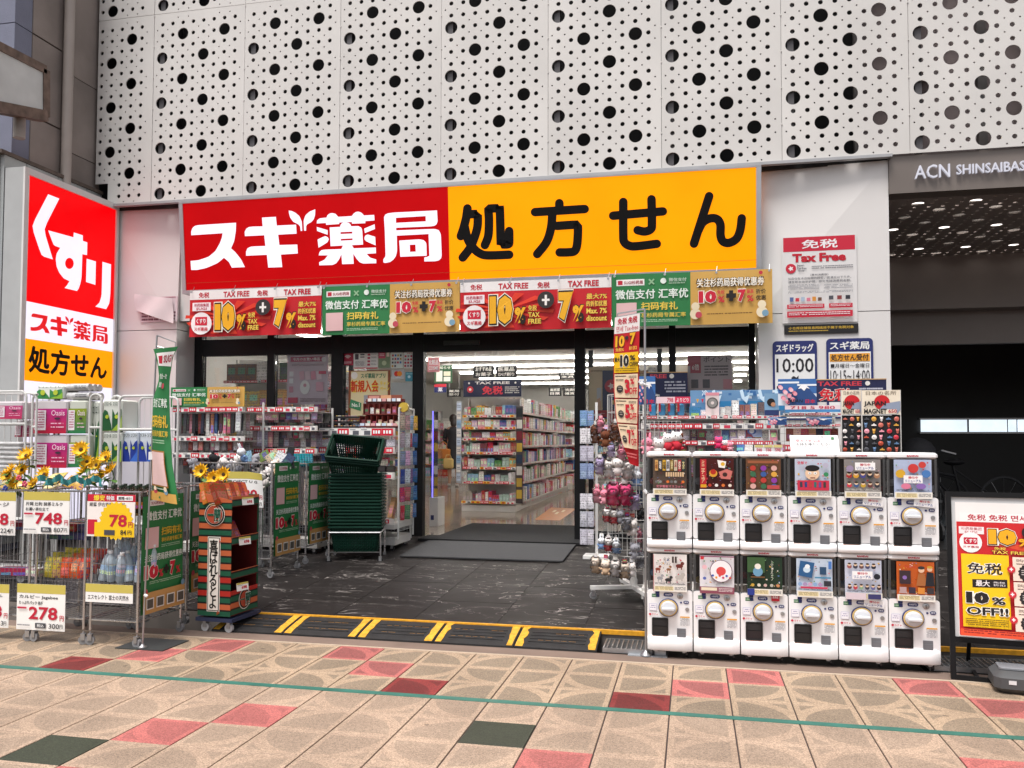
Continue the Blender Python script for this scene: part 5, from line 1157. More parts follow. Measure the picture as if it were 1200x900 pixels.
# ================================================================== WIRE CARTS (left)
def wire_grid(mb, o, ux, uz, w, h, nx, nz, r, m=0):
    o, ux, uz = Vector(o), Vector(ux), Vector(uz)
    for i in range(nx + 1 if nx else 0): mb.tube(o + ux * (w * i / nx), o + ux * (w * i / nx) + uz * h, r, 4, m, caps=False)
    for j in range(nz + 1 if nz else 0): mb.tube(o + uz * (h * j / nz), o + uz * (h * j / nz) + ux * w, r, 4, m, caps=False)
_castm = {}
def caster(parent, x, y, r=.029, wmat=None, rz=0):
    k = (r, wmat.name if wmat else 'g')
    if k not in _castm:
        a = MB(); a.tube((0, -.011, r), (0, .011, r), r, 14); a.tube((0, -.0125, r), (0, .0125, r), r * .35, 8)
        b = MB(); b.box(-.013, -.017, r, .013, -.013, r * 2.3); b.box(-.013, .013, r, .013, .017, r * 2.3); b.box(-.015, -.017, r * 2.31, .015, .017, r * 2.42); b.tube((0, 0, r * 2.42), (0, 0, r * 2.9), .006, 6)
        _castm[k] = (a.mesh('wheel', wmat or mat('clear_grey_wheel', (.24, .24, .25), .3)), b.mesh('fork', STEEL))
    a, b = _castm[k]; c = ob('caster', b, parent, (x, y, 0), (0, 0, rz)); ob('wheel', a, c)
    return c
def cart(name, label, loc, w, d, h, group=None, rz=0, shelves=(.42,), rails=True):
    t = thing(name, label, 'cart', loc, rz, group)
    r = .0085; z0 = .095
    for x in (0, w):
        for y in (0, d): MB().tube((x, y, z0), (x, y, h), r, 8).build('post', CHROME, t); caster(t, x, y, rz=rnd.uniform(-.6, .6))
    m = MB()
    for z in (.16, h): m.path([(0, 0, z), (w, 0, z), (w, d, z), (0, d, z)], .006, 6, closed=True)
    m.build('rim', CHROME, t)
    for nm, (o, u, L_) in {'f': ((0, 0, .28), (1, 0, 0), w), 'r': ((w, 0, .28), (0, 1, 0), d), 'l': ((0, 0, .28), (0, 1, 0), d), 'b': ((0, d, .28), (1, 0, 0), w)}.items():
        m = MB(); n = max(6, int(L_ / .03)); wire_grid(m, o, u, (0, 0, 1), L_, h - .28, n, 0, .0013)
        m.tube(Vector(o) + Vector((0, 0, .0)), Vector(o) + Vector(u) * L_, .003, 4); m.tube(Vector(o) + Vector((0, 0, .24)), Vector(o) + Vector((0, 0, .24)) + Vector(u) * L_, .003, 4); m.build('wire_side', WIRE, t)
    for z in (.17,) + tuple(shelves):
        m = MB(); wire_grid(m, (0, 0, z), (1, 0, 0), (0, 1, 0), w, d, 8, 8, .0016); m.build('wire_shelf', WIRE, t)
    return t
def price_card(name, label, loc, w, h, fn, rz=0, curl=0, base='F2F1EF', rx=0):
    wf = None
    if curl:
        def wf(x, y, z): return (x, y - curl * max(0, (x / w - .55)) ** 2 * max(0, (z / h - .3)) * 3, z - curl * max(0, (x / w - .6)) * max(0, z / h - .4))
    return board(name, label, 'price sign', loc, w, h, base, fn, rz, .0015, warp=wf, rx=rx, parent_step=.0008)
def pc(num, sub, l1, l2='', red='C0203A'):
    def f(p):
        p.rect(0, 0, 1, .2, 'C8B85A'); p.text(l1, .05, .24, .85, .33, '303034'); 
        if l2: p.text(l2, .05, .37, .55, .45, '303034')
        p.text(num, .26, .49, .85, .77, red, .025); p.text('円', .9, .66, .98, .78, red, .02); p.rect(.4, .84, .62, .95, '4A4A50'); p.text('税込', .44, .86, .58, .93, 'F0F0F0', .02); p.text(sub, .68, .84, .9, .95, '303034', .01); p.text('円', .91, .85, .97, .94, '303034'); p.rect(.03, .5, .22, .54, 'C0304A'); p.lines(.04, .88, .3, .94, 1, '808088')
    return f
YC = -.33
carts = []
XC = [PZ(-48, 757, 0)[0], PZ(22, 757, 0)[0], PZ(98, 758, 0)[0]]
xw_ = PZ(160, 759, 0)[0]
HC = PY(60, 575, YC)[2]
CL = ['wire cart cut off by the left edge of the picture', 'wire cart carrying the 748 and 278 yen signs', 'wire cart carrying the yellow 78 yen sign']
for i, x in enumerate(XC):
    w = (XC[i + 1] - .05 if i < 2 else xw_) - x
    carts.append(cart('wire_cart', CL[i], (x, YC, 0), w, .46, HC, 'chrome wire carts at the left front', shelves=(.40,)))
xc2 = PY(221, 600, .37)[0]
c2 = cart('wire_cart', 'wire cart standing behind the green banner stand with a green poster on its side', (xc2 - .32, .36, 0), .32, .40, HC, 'chrome wire carts at the left front')
# price signs on the carts: (photo corners)
def pcart(x0, y0, x1, y1, num, sub, l1, l2, label, **k):
    a, b_ = PY(x0, y1, YC - .02), PY(x1, y0, YC - .02)
    return price_card('price_sign', label, (a[0], YC - .02, a[2]), b_[0] - a[0], b_[2] - a[2], pc(num, sub, l1, l2), **k)
pcart(-34, 577, 19, 626, '398', '224', 'ソーセージ', '各種', 'white price sign ending in 98 yen, cut by the left edge', )
pcart(27, 577, 82, 625, '748', '807', '片岡 辻利 抹茶ミルク', 'お濃い茶仕立て', 'white price sign reading 748 yen on the second wire cart')
pcart(-40, 685, 11, 733, '198', '213', 'お菓子', '各種', 'lower white price sign cut by the left edge')
pcart(19, 686, 77, 737, '278', '300', 'カルビー Jagabee', 'たっぷりパック 各種', 'white price sign reading 278 yen low on the second wire cart')
a, b_ = PY(102, 628, YC - .02), PY(159, 580, YC - .02)
def y78(p):
    p.rect(0, 0, 1, .17, 'C8203A'); p.text('爆安', .13, .02, .36, .15, 'F8E040', .06); p.text('特価', .4, .03, .56, .14, 'F4F0F0', .03); p.rect(.62, .03, .95, .14, 'F4F0F0'); p.text('期間~8/31', .65, .05, .92, .12, '303034'); p.rect(0, .17, 1, 1, 'F3ECE8'); p.text('綾鷹 伊右衛門 濃い味', .05, .19, .8, .29, '303034', .01); p.rect(.02, .6, .22, .95, 'C8203A')
    p.burst(.62, .62, p.w * .36, 'F3C81E', 22, .88); p.rect(.17, .66, 1, 1, 'F3C81E')
    p.text('78', .48, .47, .85, .77, 'C0203A', .03); p.text('円', .88, .64, .97, .77, 'C0203A'); p.rect(.38, .84, .6, .96, '4A4A50'); p.text('84', .72, .83, .84, .95, '303034', .01); p.text('円', .87, .84, .95, .94, '303034')
price_card('price_sign', 'yellow and red bargain sign reading 78 yen on the third wire cart', (a[0], YC - .02, a[2]), b_[0] - a[0], b_[2] - a[2], y78)
a, b_ = PY(100, 705, YC - .02), PY(156, 686, YC - .02)
price_card('price_sign', 'low wide white strip sign under the water bottles', (a[0], YC - .02, a[2]), b_[0] - a[0], b_[2] - a[2], lambda p: (p.rect(0, 0, 1, .45, 'C8B85A'), p.text('エスセレクト 富士の天然水', .05, .58, .92, .85, '303034', .01)))
# snack bags on the second cart, water bottles on the third, tea bottles on top
BAG = goods_mat('snack_film', .3, hv=.08)
def bag_mesh(w, h, d, key):
    if key in CH: return CH[key]
    mb = MB(); n, mm = 4, 5; vs = []
    for s_ in (-1, 1):
        for j in range(mm + 1):
            for i in range(n + 1):
                u, v = i / n, j / mm; b = math.sin(math.pi * min(1, max(0, u))) ** .6 * math.sin(math.pi * v) ** .6
                vs.append(((u - .5) * w, s_ * (d / 2 * b + .0015), v * h))
    k_ = (n + 1) * (mm + 1)
    fs = [(j * (n + 1) + i, j * (n + 1) + i + 1, (j + 1) * (n + 1) + i + 1, (j + 1) * (n + 1) + i) for j in range(mm) for i in range(n)]
    mb.add(vs, fs + [tuple(q + k_ for q in reversed(f)) for f in fs])
    me = mb.mesh('pouch', BAG, True)
    uv = me.uv_layers[0].data
    for p in me.polygons:
        for li in p.loop_indices: co = me.vertices[me.loops[li].vertex_index].co; uv[li].uv = (co.x / w + .5, co.z / h)
    CH[key] = me; return me
sb = bag_mesh(.075, .135, .05, 'snack')
x1c = XC[1]; nsn = 0
for r_, yy in enumerate((.05, .13, .22)):
    for i, (c, nm) in enumerate((('B8A428', 'olive yellow'), ('B8A428', 'olive yellow'), ('D8561A', 'orange'), ('D8561A', 'orange'), ('C83A1E', 'red orange'))):
        o = ob('snack_pouch', sb, None, (x1c + .045 + i * .068, YC + yy, .41 + .02 * r_), (R(-8), 0, rnd.uniform(-.2, .2))); o.color = (*S(c), 1)
        tag(o, ['front', 'middle', 'back'][r_] + ' row ' + nm + ' snack pouch ' + ['at the left end', 'second from the left', 'in the middle', 'second from the right', 'at the right end'][i] + ' on the 278 yen cart', 'snack pouch', 'snack pouches on the second cart')
def lathe_thing_mesh(key, name, prof, mats, parts, n=12, mid=None): pass
WATER = mat('bottle_plastic', (.60, .70, .78), .12, alpha=.55, var=.2, scale=40)
CAPW = mat('white_cap', (.75, .76, .78), .4)
bm = MB(); bm.lathe([(.028, 0), (.031, .01), (.030, .06), (.031, .12), (.024, .155), (.012, .175), (.012, .182)], 12); bm = bm.mesh('bottle_body', WATER, True)
lm = MB(); lm.lathe([(.0318, .045), (.0318, .105)], 12); lm = lm.mesh('label', goods_mat('bottle_label', .4), True)
cm = MB(); cm.lathe([(.0145, .183), (.0145, .2)], 10); cm = cm.mesh('cap', CAPW, True)
def bottle(loc, rot, label, group, body=bm, lab=lm, cap=cm, col=(.35, .5, .75), capc=None, name='water_bottle', cat='bottle'):
    t = ob(name, body, None, loc, rot); tag(t, label, cat, group)
    l = ob('label', lab, t); l.color = (*col, 1); c = ob('cap', cap, t); return t
kk = 0
for r_ in range(4):
    for i in range(5 if r_ < 3 else 4):
        z = .405 + .0 + r_ * .035; 
        lb = '%s clear water bottle %s in the heap on the third cart' % (['front row', 'second row', 'third row', 'back row'][r_], ['at the left', 'left of the middle', 'in the middle', 'right of the middle', 'at the right'][i])
        bottle((XC[2] + .045 + i * .066 + (r_ % 2) * .02, YC + .05 + r_ * .085, z), (R(rnd.uniform(-25, 8)), R(rnd.uniform(-12, 12)) if i else R(50) * (r_ % 2), rnd.uniform(0, 6)), lb, 'water bottles heaped on the third cart')
TEA = mat('dark_tea_bottle', (.035, .022, .008), .15, coat=.4)
tb = MB(); tb.lathe([(.027, 0), (.028, .01), (.028, .1), (.02, .135), (.011, .15), (.011, .16)], 12); tb = tb.mesh('bottle_body', TEA, True)
tc_ = MB(); tc_.lathe([(.0125, .161), (.0125, .178)], 10); tc_ = tc_.mesh('cap', mat('black_green_cap', (.03, .05, .03), .4), True)
tl = MB(); tl.lathe([(.0288, .03), (.0288, .075)], 12); tl = tl.mesh('label', goods_mat('bottle_label', .4), True)
zt_ = HC - .14
MB().box(XC[2] + .01, YC + .01, zt_ - .012, xw_ - .01, YC + .42, zt_ - .002).build('cart_tray', mat('amber_tray', (.42, .25, .08), .5), None)
tag(bpy.data.objects['cart_tray'], 'amber coloured tray under the tea bottles on the third cart', 'tray')
for r_ in range(3):
    for i in range(6):
        bottle((XC[2] + .04 + i * .058, YC + .06 + r_ * .10, zt_), (0, 0, rnd.uniform(0, 6)), '%s row dark tea bottle, %s from the left on the third cart' % (['front', 'middle', 'back'][r_], ['first', 'second', 'third', 'fourth', 'fifth', 'sixth'][i]), 'dark tea bottles on top of the third cart', tb, tl, tc_, S('E8902A'), name='tea_bottle')
# packs lying inside the carts
BOX1 = MB().box(-.06, -.04, 0, .06, .04, .05).mesh('pack', PACK); BOX2 = MB().box(-.045, -.02, 0, .045, .02, .12).mesh('pack', PACK)
def pack(me, loc, rot, col, label, group=None, cat='pack', name='pack'):
    o = ob(name, me, None, loc, rot); o.color = (*col, 1); tag(o, label, cat, group); return o
for ci, x in ((0, XC[0]), (1, XC[1])):
    for j in range(3):
        for i in range(3 if ci else 2):
            pack(BOX1, (x + .07 + i * .12, YC + .1 + j * .12, HC - .27), (0, 0, rnd.uniform(-.3, .3)), rnd.choice([S('2A3450'), S('8C2030'), S('D8D4CC'), S('303A30'), S('B88A30')]),
                 '%s pack %s inside the %s' % (['dark', 'small', 'printed'][j], ['at the left', 'in the middle', 'at the right'][i], ['cut off cart', '748 yen cart'][ci]), 'packs lying in the wire carts')
for i in range(3): pack(BOX1, (XC[0] + .08 + i * .1, YC + .1, .41), (0, 0, rnd.uniform(-.2, .2)), rnd.choice([S('B02840'), S('E8C8CC')]), ['red and white pack at the left of the cut off cart', 'red and white pack in the middle of the cut off cart', 'red and white pack at the right of the cut off cart'][i], 'packs lying in the wire carts')
for i in range(3): pack(BOX1, (XC[1] + .08 + i * .1, YC + .1, .66), (0, 0, rnd.uniform(-.2, .2)), S('24305A'), ['blue box at the left end above the snack pouches', 'blue box in the middle above the snack pouches', 'blue box at the right end above the snack pouches'][i], 'packs lying in the wire carts')
# biscuit bags in shiny gold and teal lace on top of the first carts
for i, (px, py, c, s_) in enumerate(((5, 556, 'C8A24A', .9), (18, 560, 'D8B050', 1), (50, 553, 'E0B860', 1.3), (72, 557, 'D8A848', 1.2), (88, 552, 'C8963A', 1.1), (38, 563, 'F0D890', 1))):
    p_ = PY(px, py + 14, YC + .15); o = ob('biscuit_bag', bag_mesh(.13, .09, .05, 'bis'), None, (p_[0], YC + .15 + .03 * i, p_[2] - .01), (R(-50), R(rnd.uniform(-15, 15)), rnd.uniform(-.4, .4))); o.color = (*S(c), 1); o.scale = (s_, s_, s_)
    tag(o, ['small gold bag at the far left end of the cart tops', 'gold bag under the pair of sunflowers at the left', 'large gold bag in front of the pink tissue packs', 'gold bag beside the large one on the 748 yen cart', 'gold bag next to the tea bottles', 'pale gold bag hanging over the front rim of the 748 yen cart'][i], 'snack bag', 'gold snack bags on the cart tops')
lc = MB(); n = 26
a, b_ = PY(44, 562, YC + .05), PY(122, 560, YC + .05); vs = []
for i in range(n + 1):
    for j in range(3): u = i / n; vs.append((a[0] + (b_[0] - a[0]) * u, YC + .04 + .015 * math.sin(i * 2.1 + j), a[2] + .02 + .018 * math.sin(i * .9) - j * .022 + .006 * math.sin(i * 2.9)))
lc.add(vs, [(i * 3 + j + 1, i * 3 + j + 4, i * 3 + j + 3, i * 3 + j) for i in range(n) for j in range(2)]); o = lc.build('ribbon', mat('teal_ribbon', (.05, .26, .27), .6, var=.3, scale=60), None, True); tag(o, 'crumpled teal ribbon along the top of the wire carts', 'ribbon')
# sunflowers
PET = mat('sunflower_petal', (.88, .52, .015), .5, var=.12, scale=60); LEAFM = mat('artificial_leaf', (.07, .17, .03), .5, var=.25, scale=40); SEED = mat('sunflower_heart', (.06, .03, .015), .8, var=.3, scale=200)
pm_ = MB()
for ring, (n, r0, tilt, off) in enumerate(((14, .044, .12, 0), (12, .036, .5, .5))):
    for i in range(n):
        a_ = 6.2832 * (i + off) / n; ca, sa_ = math.cos(a_), math.sin(a_)
        pts = [(.006, -.003, 0), (.022, -.0075, .004), (r0 * (.85 + .3 * ((i * 7) % 5) / 5), .004 * ((i * 3) % 3 - 1), .010 * tilt * 4), (.022, .0075, .004), (.006, .003, 0)]
        pm_.add([((x * ca - y * sa_), (x * sa_ + y * ca), z + tilt * (x - .01) * .6) for x, y, z in pts], [(0, 1, 2, 3, 4)])
pm_ = pm_.mesh('petals', PET)
hm = MB(); hm.lathe([(.0085, -.004), (.009, .003), (.007, .006), (.002, .007)], 12); hm = hm.mesh('heart', SEED, True)
lfm = MB(); lfm.add([(0, 0, 0), (.018, -.014, .002), (.04, -.013, 0), (.062, 0, -.008), (.04, .013, 0), (.018, .014, .002), (.03, 0, .005)], [(0, 1, 6), (1, 2, 6), (2, 3, 6), (3, 4, 6), (4, 5, 6), (5, 0, 6)]); lfm = lfm.mesh('leaf', LEAFM)
def sunflower(px, py, Y, label, s_=1.0, tilt=None):
    p_ = PY(px, py, Y); t = thing('sunflower', label, 'artificial flower', tuple(p_), 0, 'artificial sunflowers'); t.scale = (s_ * 1.3,) * 3
    q = (R(rnd.uniform(45, 80)), R(rnd.uniform(-25, 25)), rnd.uniform(-.5, .5)) if tilt is None else tilt
    o = ob('petals', pm_, t, None, q); ob('heart', hm, t, None, q)
    for k_ in range(3): ob('leaf', lfm, t, (0, .01, -.02 - .012 * k_), (rnd.uniform(-.4, .4), rnd.uniform(0, .6), rnd.uniform(0, 6.28)))
    m = MB(); m.path([(0, .01, -.002), (.005, .014, -.03), (rnd.uniform(-.02, .02), .02, -.08)], .0022, 5); m.build('stem', LEAFM, t)
for i, (x, y, s_) in enumerate(((8, 558, .9), (17, 566, 1.0), (13, 551, 1), (26, 551, 1), (31, 534, 1.15), (40, 566, .9), (52, 556, 1.1), (95, 527, 1.15), (102, 541, .9), (99, 552, 1.2), (113, 545, 1.0), (124, 536, .95), (130, 551, 1.15), (120, 556, .8))):
    sunflower(x, y, YC + .02 + .01 * i, 'yellow sunflower ' + ['at the left end of the cart tops, half behind another', 'low at the left end, over pink blossoms', 'in the upper left of the pair over the first cart', 'in the upper right of the pair over the first cart', 'standing highest at the left, beside the white cage', 'hanging low over the 748 yen sign', 'facing up on a gold bag', 'standing highest, in front of the green tissue packs', 'seen edge on below the highest right one', 'largest of the right cluster, near the tea bottles', 'small one in the middle of the right cluster', 'below the green kitchen rolls', 'at the right end over the tea bottles', 'smallest, tucked into the right cluster'][i], s_)
for i, (x, y) in enumerate(((236, 552), (251, 560), (262, 556))): sunflower(x, y, .35, 'brown hearted sunflower ' + ['on top of the striped display, left of the group', 'lowest, in the middle over the striped display', 'right one of the group over the striped display'][i], 1.1, (R(80), 0, .1))
for i, (x, y, c) in enumerate(((22, 560, 'D85A6A'), (29, 567, 'D85A7A'), (6, 572, '3A4A9A'))):
    p_ = PY(x, y, YC - .01); m = MB(); [m.ball((.012 * math.cos(a_), .004 * math.sin(3 * a_), .012 * math.sin(a_)), .009, n=7, k=4) for a_ in (0, 1.26, 2.5, 3.77, 5)]; o = m.build('blossom', mat('blossom_' + c, S(c), .6), None, True, tuple(p_)); tag(o, ['small pink blossom beside the left sunflowers', 'pink blossom low over the price sign edge', 'dark blue blossom at the left edge'][i], 'artificial flower')

# ================================================================== WHITE ROLL CAGES WITH TISSUE PACKS
CAGE = mat('white_cage_tube', (.66, .66, .64), .4, var=.06)
YK = 1.05
def cage(label, xa, xb, ytop, Y, d, wires=6):
    a, b_ = PY(xa, 520, Y)[0], PY(xb, 520, Y)[0]; h = PY((xa + xb) / 2, ytop, Y)[2]; w = b_ - a
    t = thing('roll_cage', label, 'roll cage', (a, Y, .0), 0, 'white roll cages with paper goods'); b0 = fz(Y) + .02
    for nm, (y) in (('near', 0), ('far', d)):
        r = .0105; m = MB(); pts = [(0, y, b0 + .1)] + [(0.05 - .05 * math.cos(R(q)), y, h - .05 + .05 * math.sin(R(q))) for q in (0, 30, 60, 90)] + [(w - .05 + .05 * math.sin(R(q)), y, h - .05 + .05 * math.cos(R(q))) for q in (0, 30, 60, 90)] + [(w, y, b0 + .1)]
        m.path(pts, r, 8); m.tube((0, y, h - .28), (w, y, h - .28), .010, 6); m.tube((0, y, .62), (w, y, .62), .010, 6); m.build('tube_frame', CAGE, t, True)
        if y: 
            m = MB(); [m.tube((w * i / wires, y, b0 + .12), (w * i / wires, y, h), .003, 4) for i in range(1, wires)]; m.build('wire_side', CAGE, t)
    m = MB(); m.box(0, 0, b0 + .08, w, d, b0 + .1); m.build('deck', CAGE, t)
    m = MB(); m.box(.01, .01, .60, w - .01, d - .01, .615); m.build('shelf', CAGE, t)
    for x in (.03, w - .03):
        for y in (.03, d - .03): c = caster(t, x, y, .04); c.location.z = b0 - .02
    return t, a, w, h
cage('white roll cage at the left edge holding pink and white tissue packs', -60, 29.5, 459, YK, .26, 12)
cage('narrow white roll cage right of the pink tissue packs', 37, 42, 462, YK + .02, .26, 2)
cage('white roll cage around the dark green kitchen rolls', 104.5, 118, 462, YK, .26, 3)
cage('white roll cage holding the blue packs, beside the green banner', 139, 186, 464, YK + .05, .26, 7)
def tissue_pack(label, x0, y0, x1, y1, Y, top, c1, c2, txt, kind, d=.22):
    a, b_ = PY(x0, y1, Y), PY(x1, y0, Y); w, h = b_[0] - a[0], b_[2] - a[2]
    t = thing('paper_pack', label, 'paper goods pack', (a[0], Y, a[2]), 0, 'paper goods packs in the cages')
    m = MB(); m.bevbox(.0015, 0, .0015, w - .0015, d, h - .0015, .012); m.build('wrapper', ink(top, .3), t, True)
    p = Print(w, h); N = 8
    if kind == 'tissue':
        for i in range(N):
            u = i / (N - 1); A, B_2 = S(c1), S(c2); c = tuple(A[k_] * (1 - u) + B_2[k_] * u for k_ in range(3)); mm = mat('ramp_%s_%s_%d' % (c1, c2, i), c, .3, var=.05)
            p.rect(.0, .25 + .75 * i / N, 1, .25 + .75 * (i + 1) / N, mm)
        p.rect(.03, .3, .38, .9, 'EDE6EA'); p.lines(.08, .34, .34, .86, 7, 'B85A7A', .45, seed=int(x0)); p.text(txt, .55, .3, .96, .46, 'F2DCE8', .0); p.disc(.74, .55, w * .09, '3A2A3A', ry=h * .035); p.lines(.55, .68, .95, .9, 2, 'F0C8DC', .3, seed=3)
    else:
        p.shape([(0, .45), (.1, .32), (.25, .38), (.45, .8), (.5, 1), (0, 1)], c1); p.shape([(.5, .98), (.5, .3), (.65, .5), (.82, .35), (.97, .3), (.97, .75), (.8, .92)], c1); p.shape([(.0, .98), (.5, .98), (.9, .7), (1, .5), (1, 1)], c2)
        p.text(txt, .08, .08, .46, .2, '4A5A50', .02); p.text(txt, .54, .08, .94, .2, '4A5A50', .02); p.disc(.25, .55, w * .09, 'B8C83A'); p.disc(.74, .55, w * .09, 'B8C83A')
    p.build(t)
tissue_pack('upper pink and magenta tissue roll pack', 40, 469, 79, 508, YK + .1, 'CFC8CC', 'B82C80', 'B81C3C', 'Oasis', 'tissue')
tissue_pack('lower pink and magenta tissue roll pack', 41, 509, 79.5, 548, YK + .1, 'CFC8CC', 'B82C80', 'B81C3C', 'Oasis', 'tissue')
tissue_pack('upper yellow green tissue roll pack', 80, 469, 102, 508, YK + .12, 'C8CCC0', '8A9A28', '2C7A4A', 'Oasis', 'tissue')
tissue_pack('lower yellow green tissue roll pack', 80.5, 509, 103, 547, YK + .12, 'C8CCC0', '8A9A28', '2C7A4A', 'Oasis', 'tissue')
tissue_pack('pink tissue pack at the left edge inside the cage', -6, 470, 27, 491, YK + .15, 'CFC8CC', 'C04A80', 'C03060', 'Oasis', 'tissue')
tissue_pack('narrow pink tissue pack between the cages', 18, 492, 37, 512, YK + .4, 'CFC8CC', 'C04A80', 'A83050', 'Oasis', 'tissue')
tissue_pack('upper dark green kitchen roll pack', 120, 468, 143.5, 505, YK + .1, 'D8DCD4', '1F5A30', '9AB83A', 'エリエール', 'leaf')
tissue_pack('lower dark green kitchen roll pack', 119.5, 506, 143, 541, YK + .1, 'D8DCD4', '1F5A30', '9AB83A', 'エリエール', 'leaf')
tissue_pack('dark green kitchen roll pack inside the narrow cage', 106.5, 470, 117, 545, YK + .2, 'D8DCD4', '1F5A30', '9AB83A', 'エリ', 'leaf')
tissue_pack('upper of the blue paper packs, left one', 143.8, 505, 162, 541, YK + .12, 'D4DCE6', '1F3A9A', '3A6AC8', 'ソフト', 'leaf')
tissue_pack('right blue paper pack, partly behind the green banner', 162.5, 505, 182, 541, YK + .12, 'D4DCE6', '1F3A9A', '3A6AC8', 'ソフト', 'leaf')
a = PY(43, 467.5, YK + .1)
tissue_pack('green edged white pack lying on top of the pink tissue packs', 43, 451, 74, 467.5, YK + .1, 'E8ECE6', '3A8A4A', '8AB83A', 'トイレ', 'leaf', .2)
for i, (x0, y0, x1, y1) in enumerate(((75, 449, 102, 458), (76, 459, 103, 468.5))):
    a, b_ = PY(x0, y1, YK + .12), PY(x1, y0, YK + .12); t = thing('roll_pack', ['upper white wrapped roll pack on top of the green tissue packs', 'lower white wrapped roll pack on top of the green tissue packs'][i], 'paper goods pack', (a[0], YK + .12, a[2]), 0, 'paper goods packs in the cages')
    m = MB(); r = (b_[2] - a[2]) / 2
    for k_ in range(3): m.tube((0, r + .01 + k_ * r * 1.9, r), (b_[0] - a[0], r + .01 + k_ * r * 1.9, r), r, 12)
    m.build('wrapped_rolls', mat('white_film', (.58, .58, .58), .25, var=.15, scale=25), t, True)
    p = Print(b_[0] - a[0], 2 * r); p.lines(.45, .3, .95, .75, 2, '55555C', .6, seed=i); p.build(t)
for i in range(6):   # stacked white towels at the left edge
    p_ = PY(10, 520 + i * 5.4, YK + .1); m = MB(); m.bevbox(-.16, 0, -.017, .12, .2, .017, .012); o = m.build('towel_pack', mat('towel_film', (.60, .60, .60), .4, var=.15, scale=18), None, True, tuple(p_)); tag(o, '%s white wrapped towel in the stack behind the left sunflowers' % ['top', 'second', 'third', 'fourth', 'fifth', 'bottom'][i], 'towel pack', 'stacked towel packs at the left')

# ================================================================== GREEN BANNER STAND
a, top = PZ(167, 760, 0), None
bs_ = thing('banner_stand', 'tall thin steel stand with a twisted green banner at the left', 'banner stand', tuple(a))
zt_ = PY(184, 393, a[1])[2]; dx = PY(184, 393, a[1])[0] - a[0]
m = MB(); m.box(-.17, -.04, .0, .17, .24, .006); m.build('base_plate', mat('dark_base_plate', (.05, .055, .055), .45, .3), bs_)
m = MB(); m.lathe([(.028, .007), (.028, .012), (.012, .022), (.009, .03)], 12); m.tube((0, 0, .02), (dx, 0, zt_), .006, 8); m.tube((dx, 0, zt_), (dx + .12, .02, zt_ - .045), .004, 6); m.tube((dx + .12, .02, zt_ - .045), (dx + .12, .02, zt_ - .16), .003, 5); m.tube((dx * .97, 0, zt_ * .965), (dx + .11, .02, zt_ * .965 - .03), .003, 5); m.build('pole', STEEL, bs_, True)
m = MB(); m.box(-.012 + dx * .6, -.012, zt_ * .6, .016 + dx * .6, .016, zt_ * .6 + .05); m.tube((dx * .12, 0, zt_ * .12 + .1), (dx * .12 + .02, 0, zt_ * .12 + .09), .01, 6); m.build('clamp', CAPW, bs_)
zb_b = PY(200, 586, a[1])[2]; hb = PY(190, 408, a[1])[2] - zb_b; wb = .24
def twist(x, y, z):
    v = z / hb; u = x / wb - .5                      # v: 0 bottom, 1 top
    # edges follow the photo: narrow waist near the top, wide at the bottom
    L = 184 + (1 - v) * -7 if v > .55 else 180.8 + (.55 - v) * -8
    Lp = [(1, 182.5), (.93, 186.5), (.80, 189), (.66, 181.5), (.5, 180), (.25, 179), (.05, 177.5), (0, 177)]
    Rp = [(1, 205.5), (.93, 200), (.80, 197.5), (.66, 198.5), (.5, 201), (.25, 207), (.05, 216), (0, 217.5)]
    def ip(P_):
        for (v1, x1), (v0, x0) in zip(P_, P_[1:]):
            if v >= v0: return x0 + (x1 - x0) * (v - v0) / max(1e-6, v1 - v0)
        return P_[-1][1]
    l, r_ = ip(Lp), ip(Rp); xx = l + (r_ - l) * (u + .5)
    p_ = PY(xx, 500, a[1]); zz = z + (.02 * (u) if v > .9 else 0) - .02 * (u + .5) * (1 - v)
    return (p_[0] - a[0], y - .015 - .05 * math.sin(u * 3.1 + v * 3) * (.35 + .65 * abs(v - .75)), zz + zb_b - a[2])
sheet(bs_, wb, hb, FABG, .003, twist, 'banner_cloth')
def gbanner(p):
    p.rect(.1, .03, .98, .12, 'F2EEEC'); p.rect(.2, .05, .42, .105, 'C02038'); p.text('SUGI', .5, .05, .95, .1, 'A02038', .03); p.text('仅此一次', .25, .17, .8, .205, 'E8F0E8', .03); p.disc(.6, .25, .018, 'D05060'); p.text('微信', .3, .225, .5, .26, 'E8F0E8', .03)
    p.text('支付 汇率优', .15, .33, .92, .39, 'E8F0E8', .03); p.text('扫码有礼', .06, .44, .94, .52, 'E0B838', .05); p.text('杉药局专属汇率', .06, .54, .94, .58, 'E0B838', .02); p.lines(.1, .6, .8, .63, 2, 'A8C8A8')
    p.rect(.02, .67, .78, .905, 'A8763A'); p.rect(.05, .68, .75, .895, 'E4C4C2'); p.lines(.15, .915, .7, .93, 1, 'D0E0D0')
    p.rect(0, .94, 1, 1, 'CFA252')
    p.disc(.18, .935, .018, 'C84858'); p.disc(.66, .93, .02, '7AA0B8'); p.disc(.66, .915, .016, 'F0DCC0'); p.disc(.18, .918, .014, 'F0DCC0'); p.disc(.35, .975, .008, '2C7A44')
# lower third longer than listed: gold foot
p = Print(wb, hb, warp=twist, step=.0012); gbanner(p); p.build(bs_)
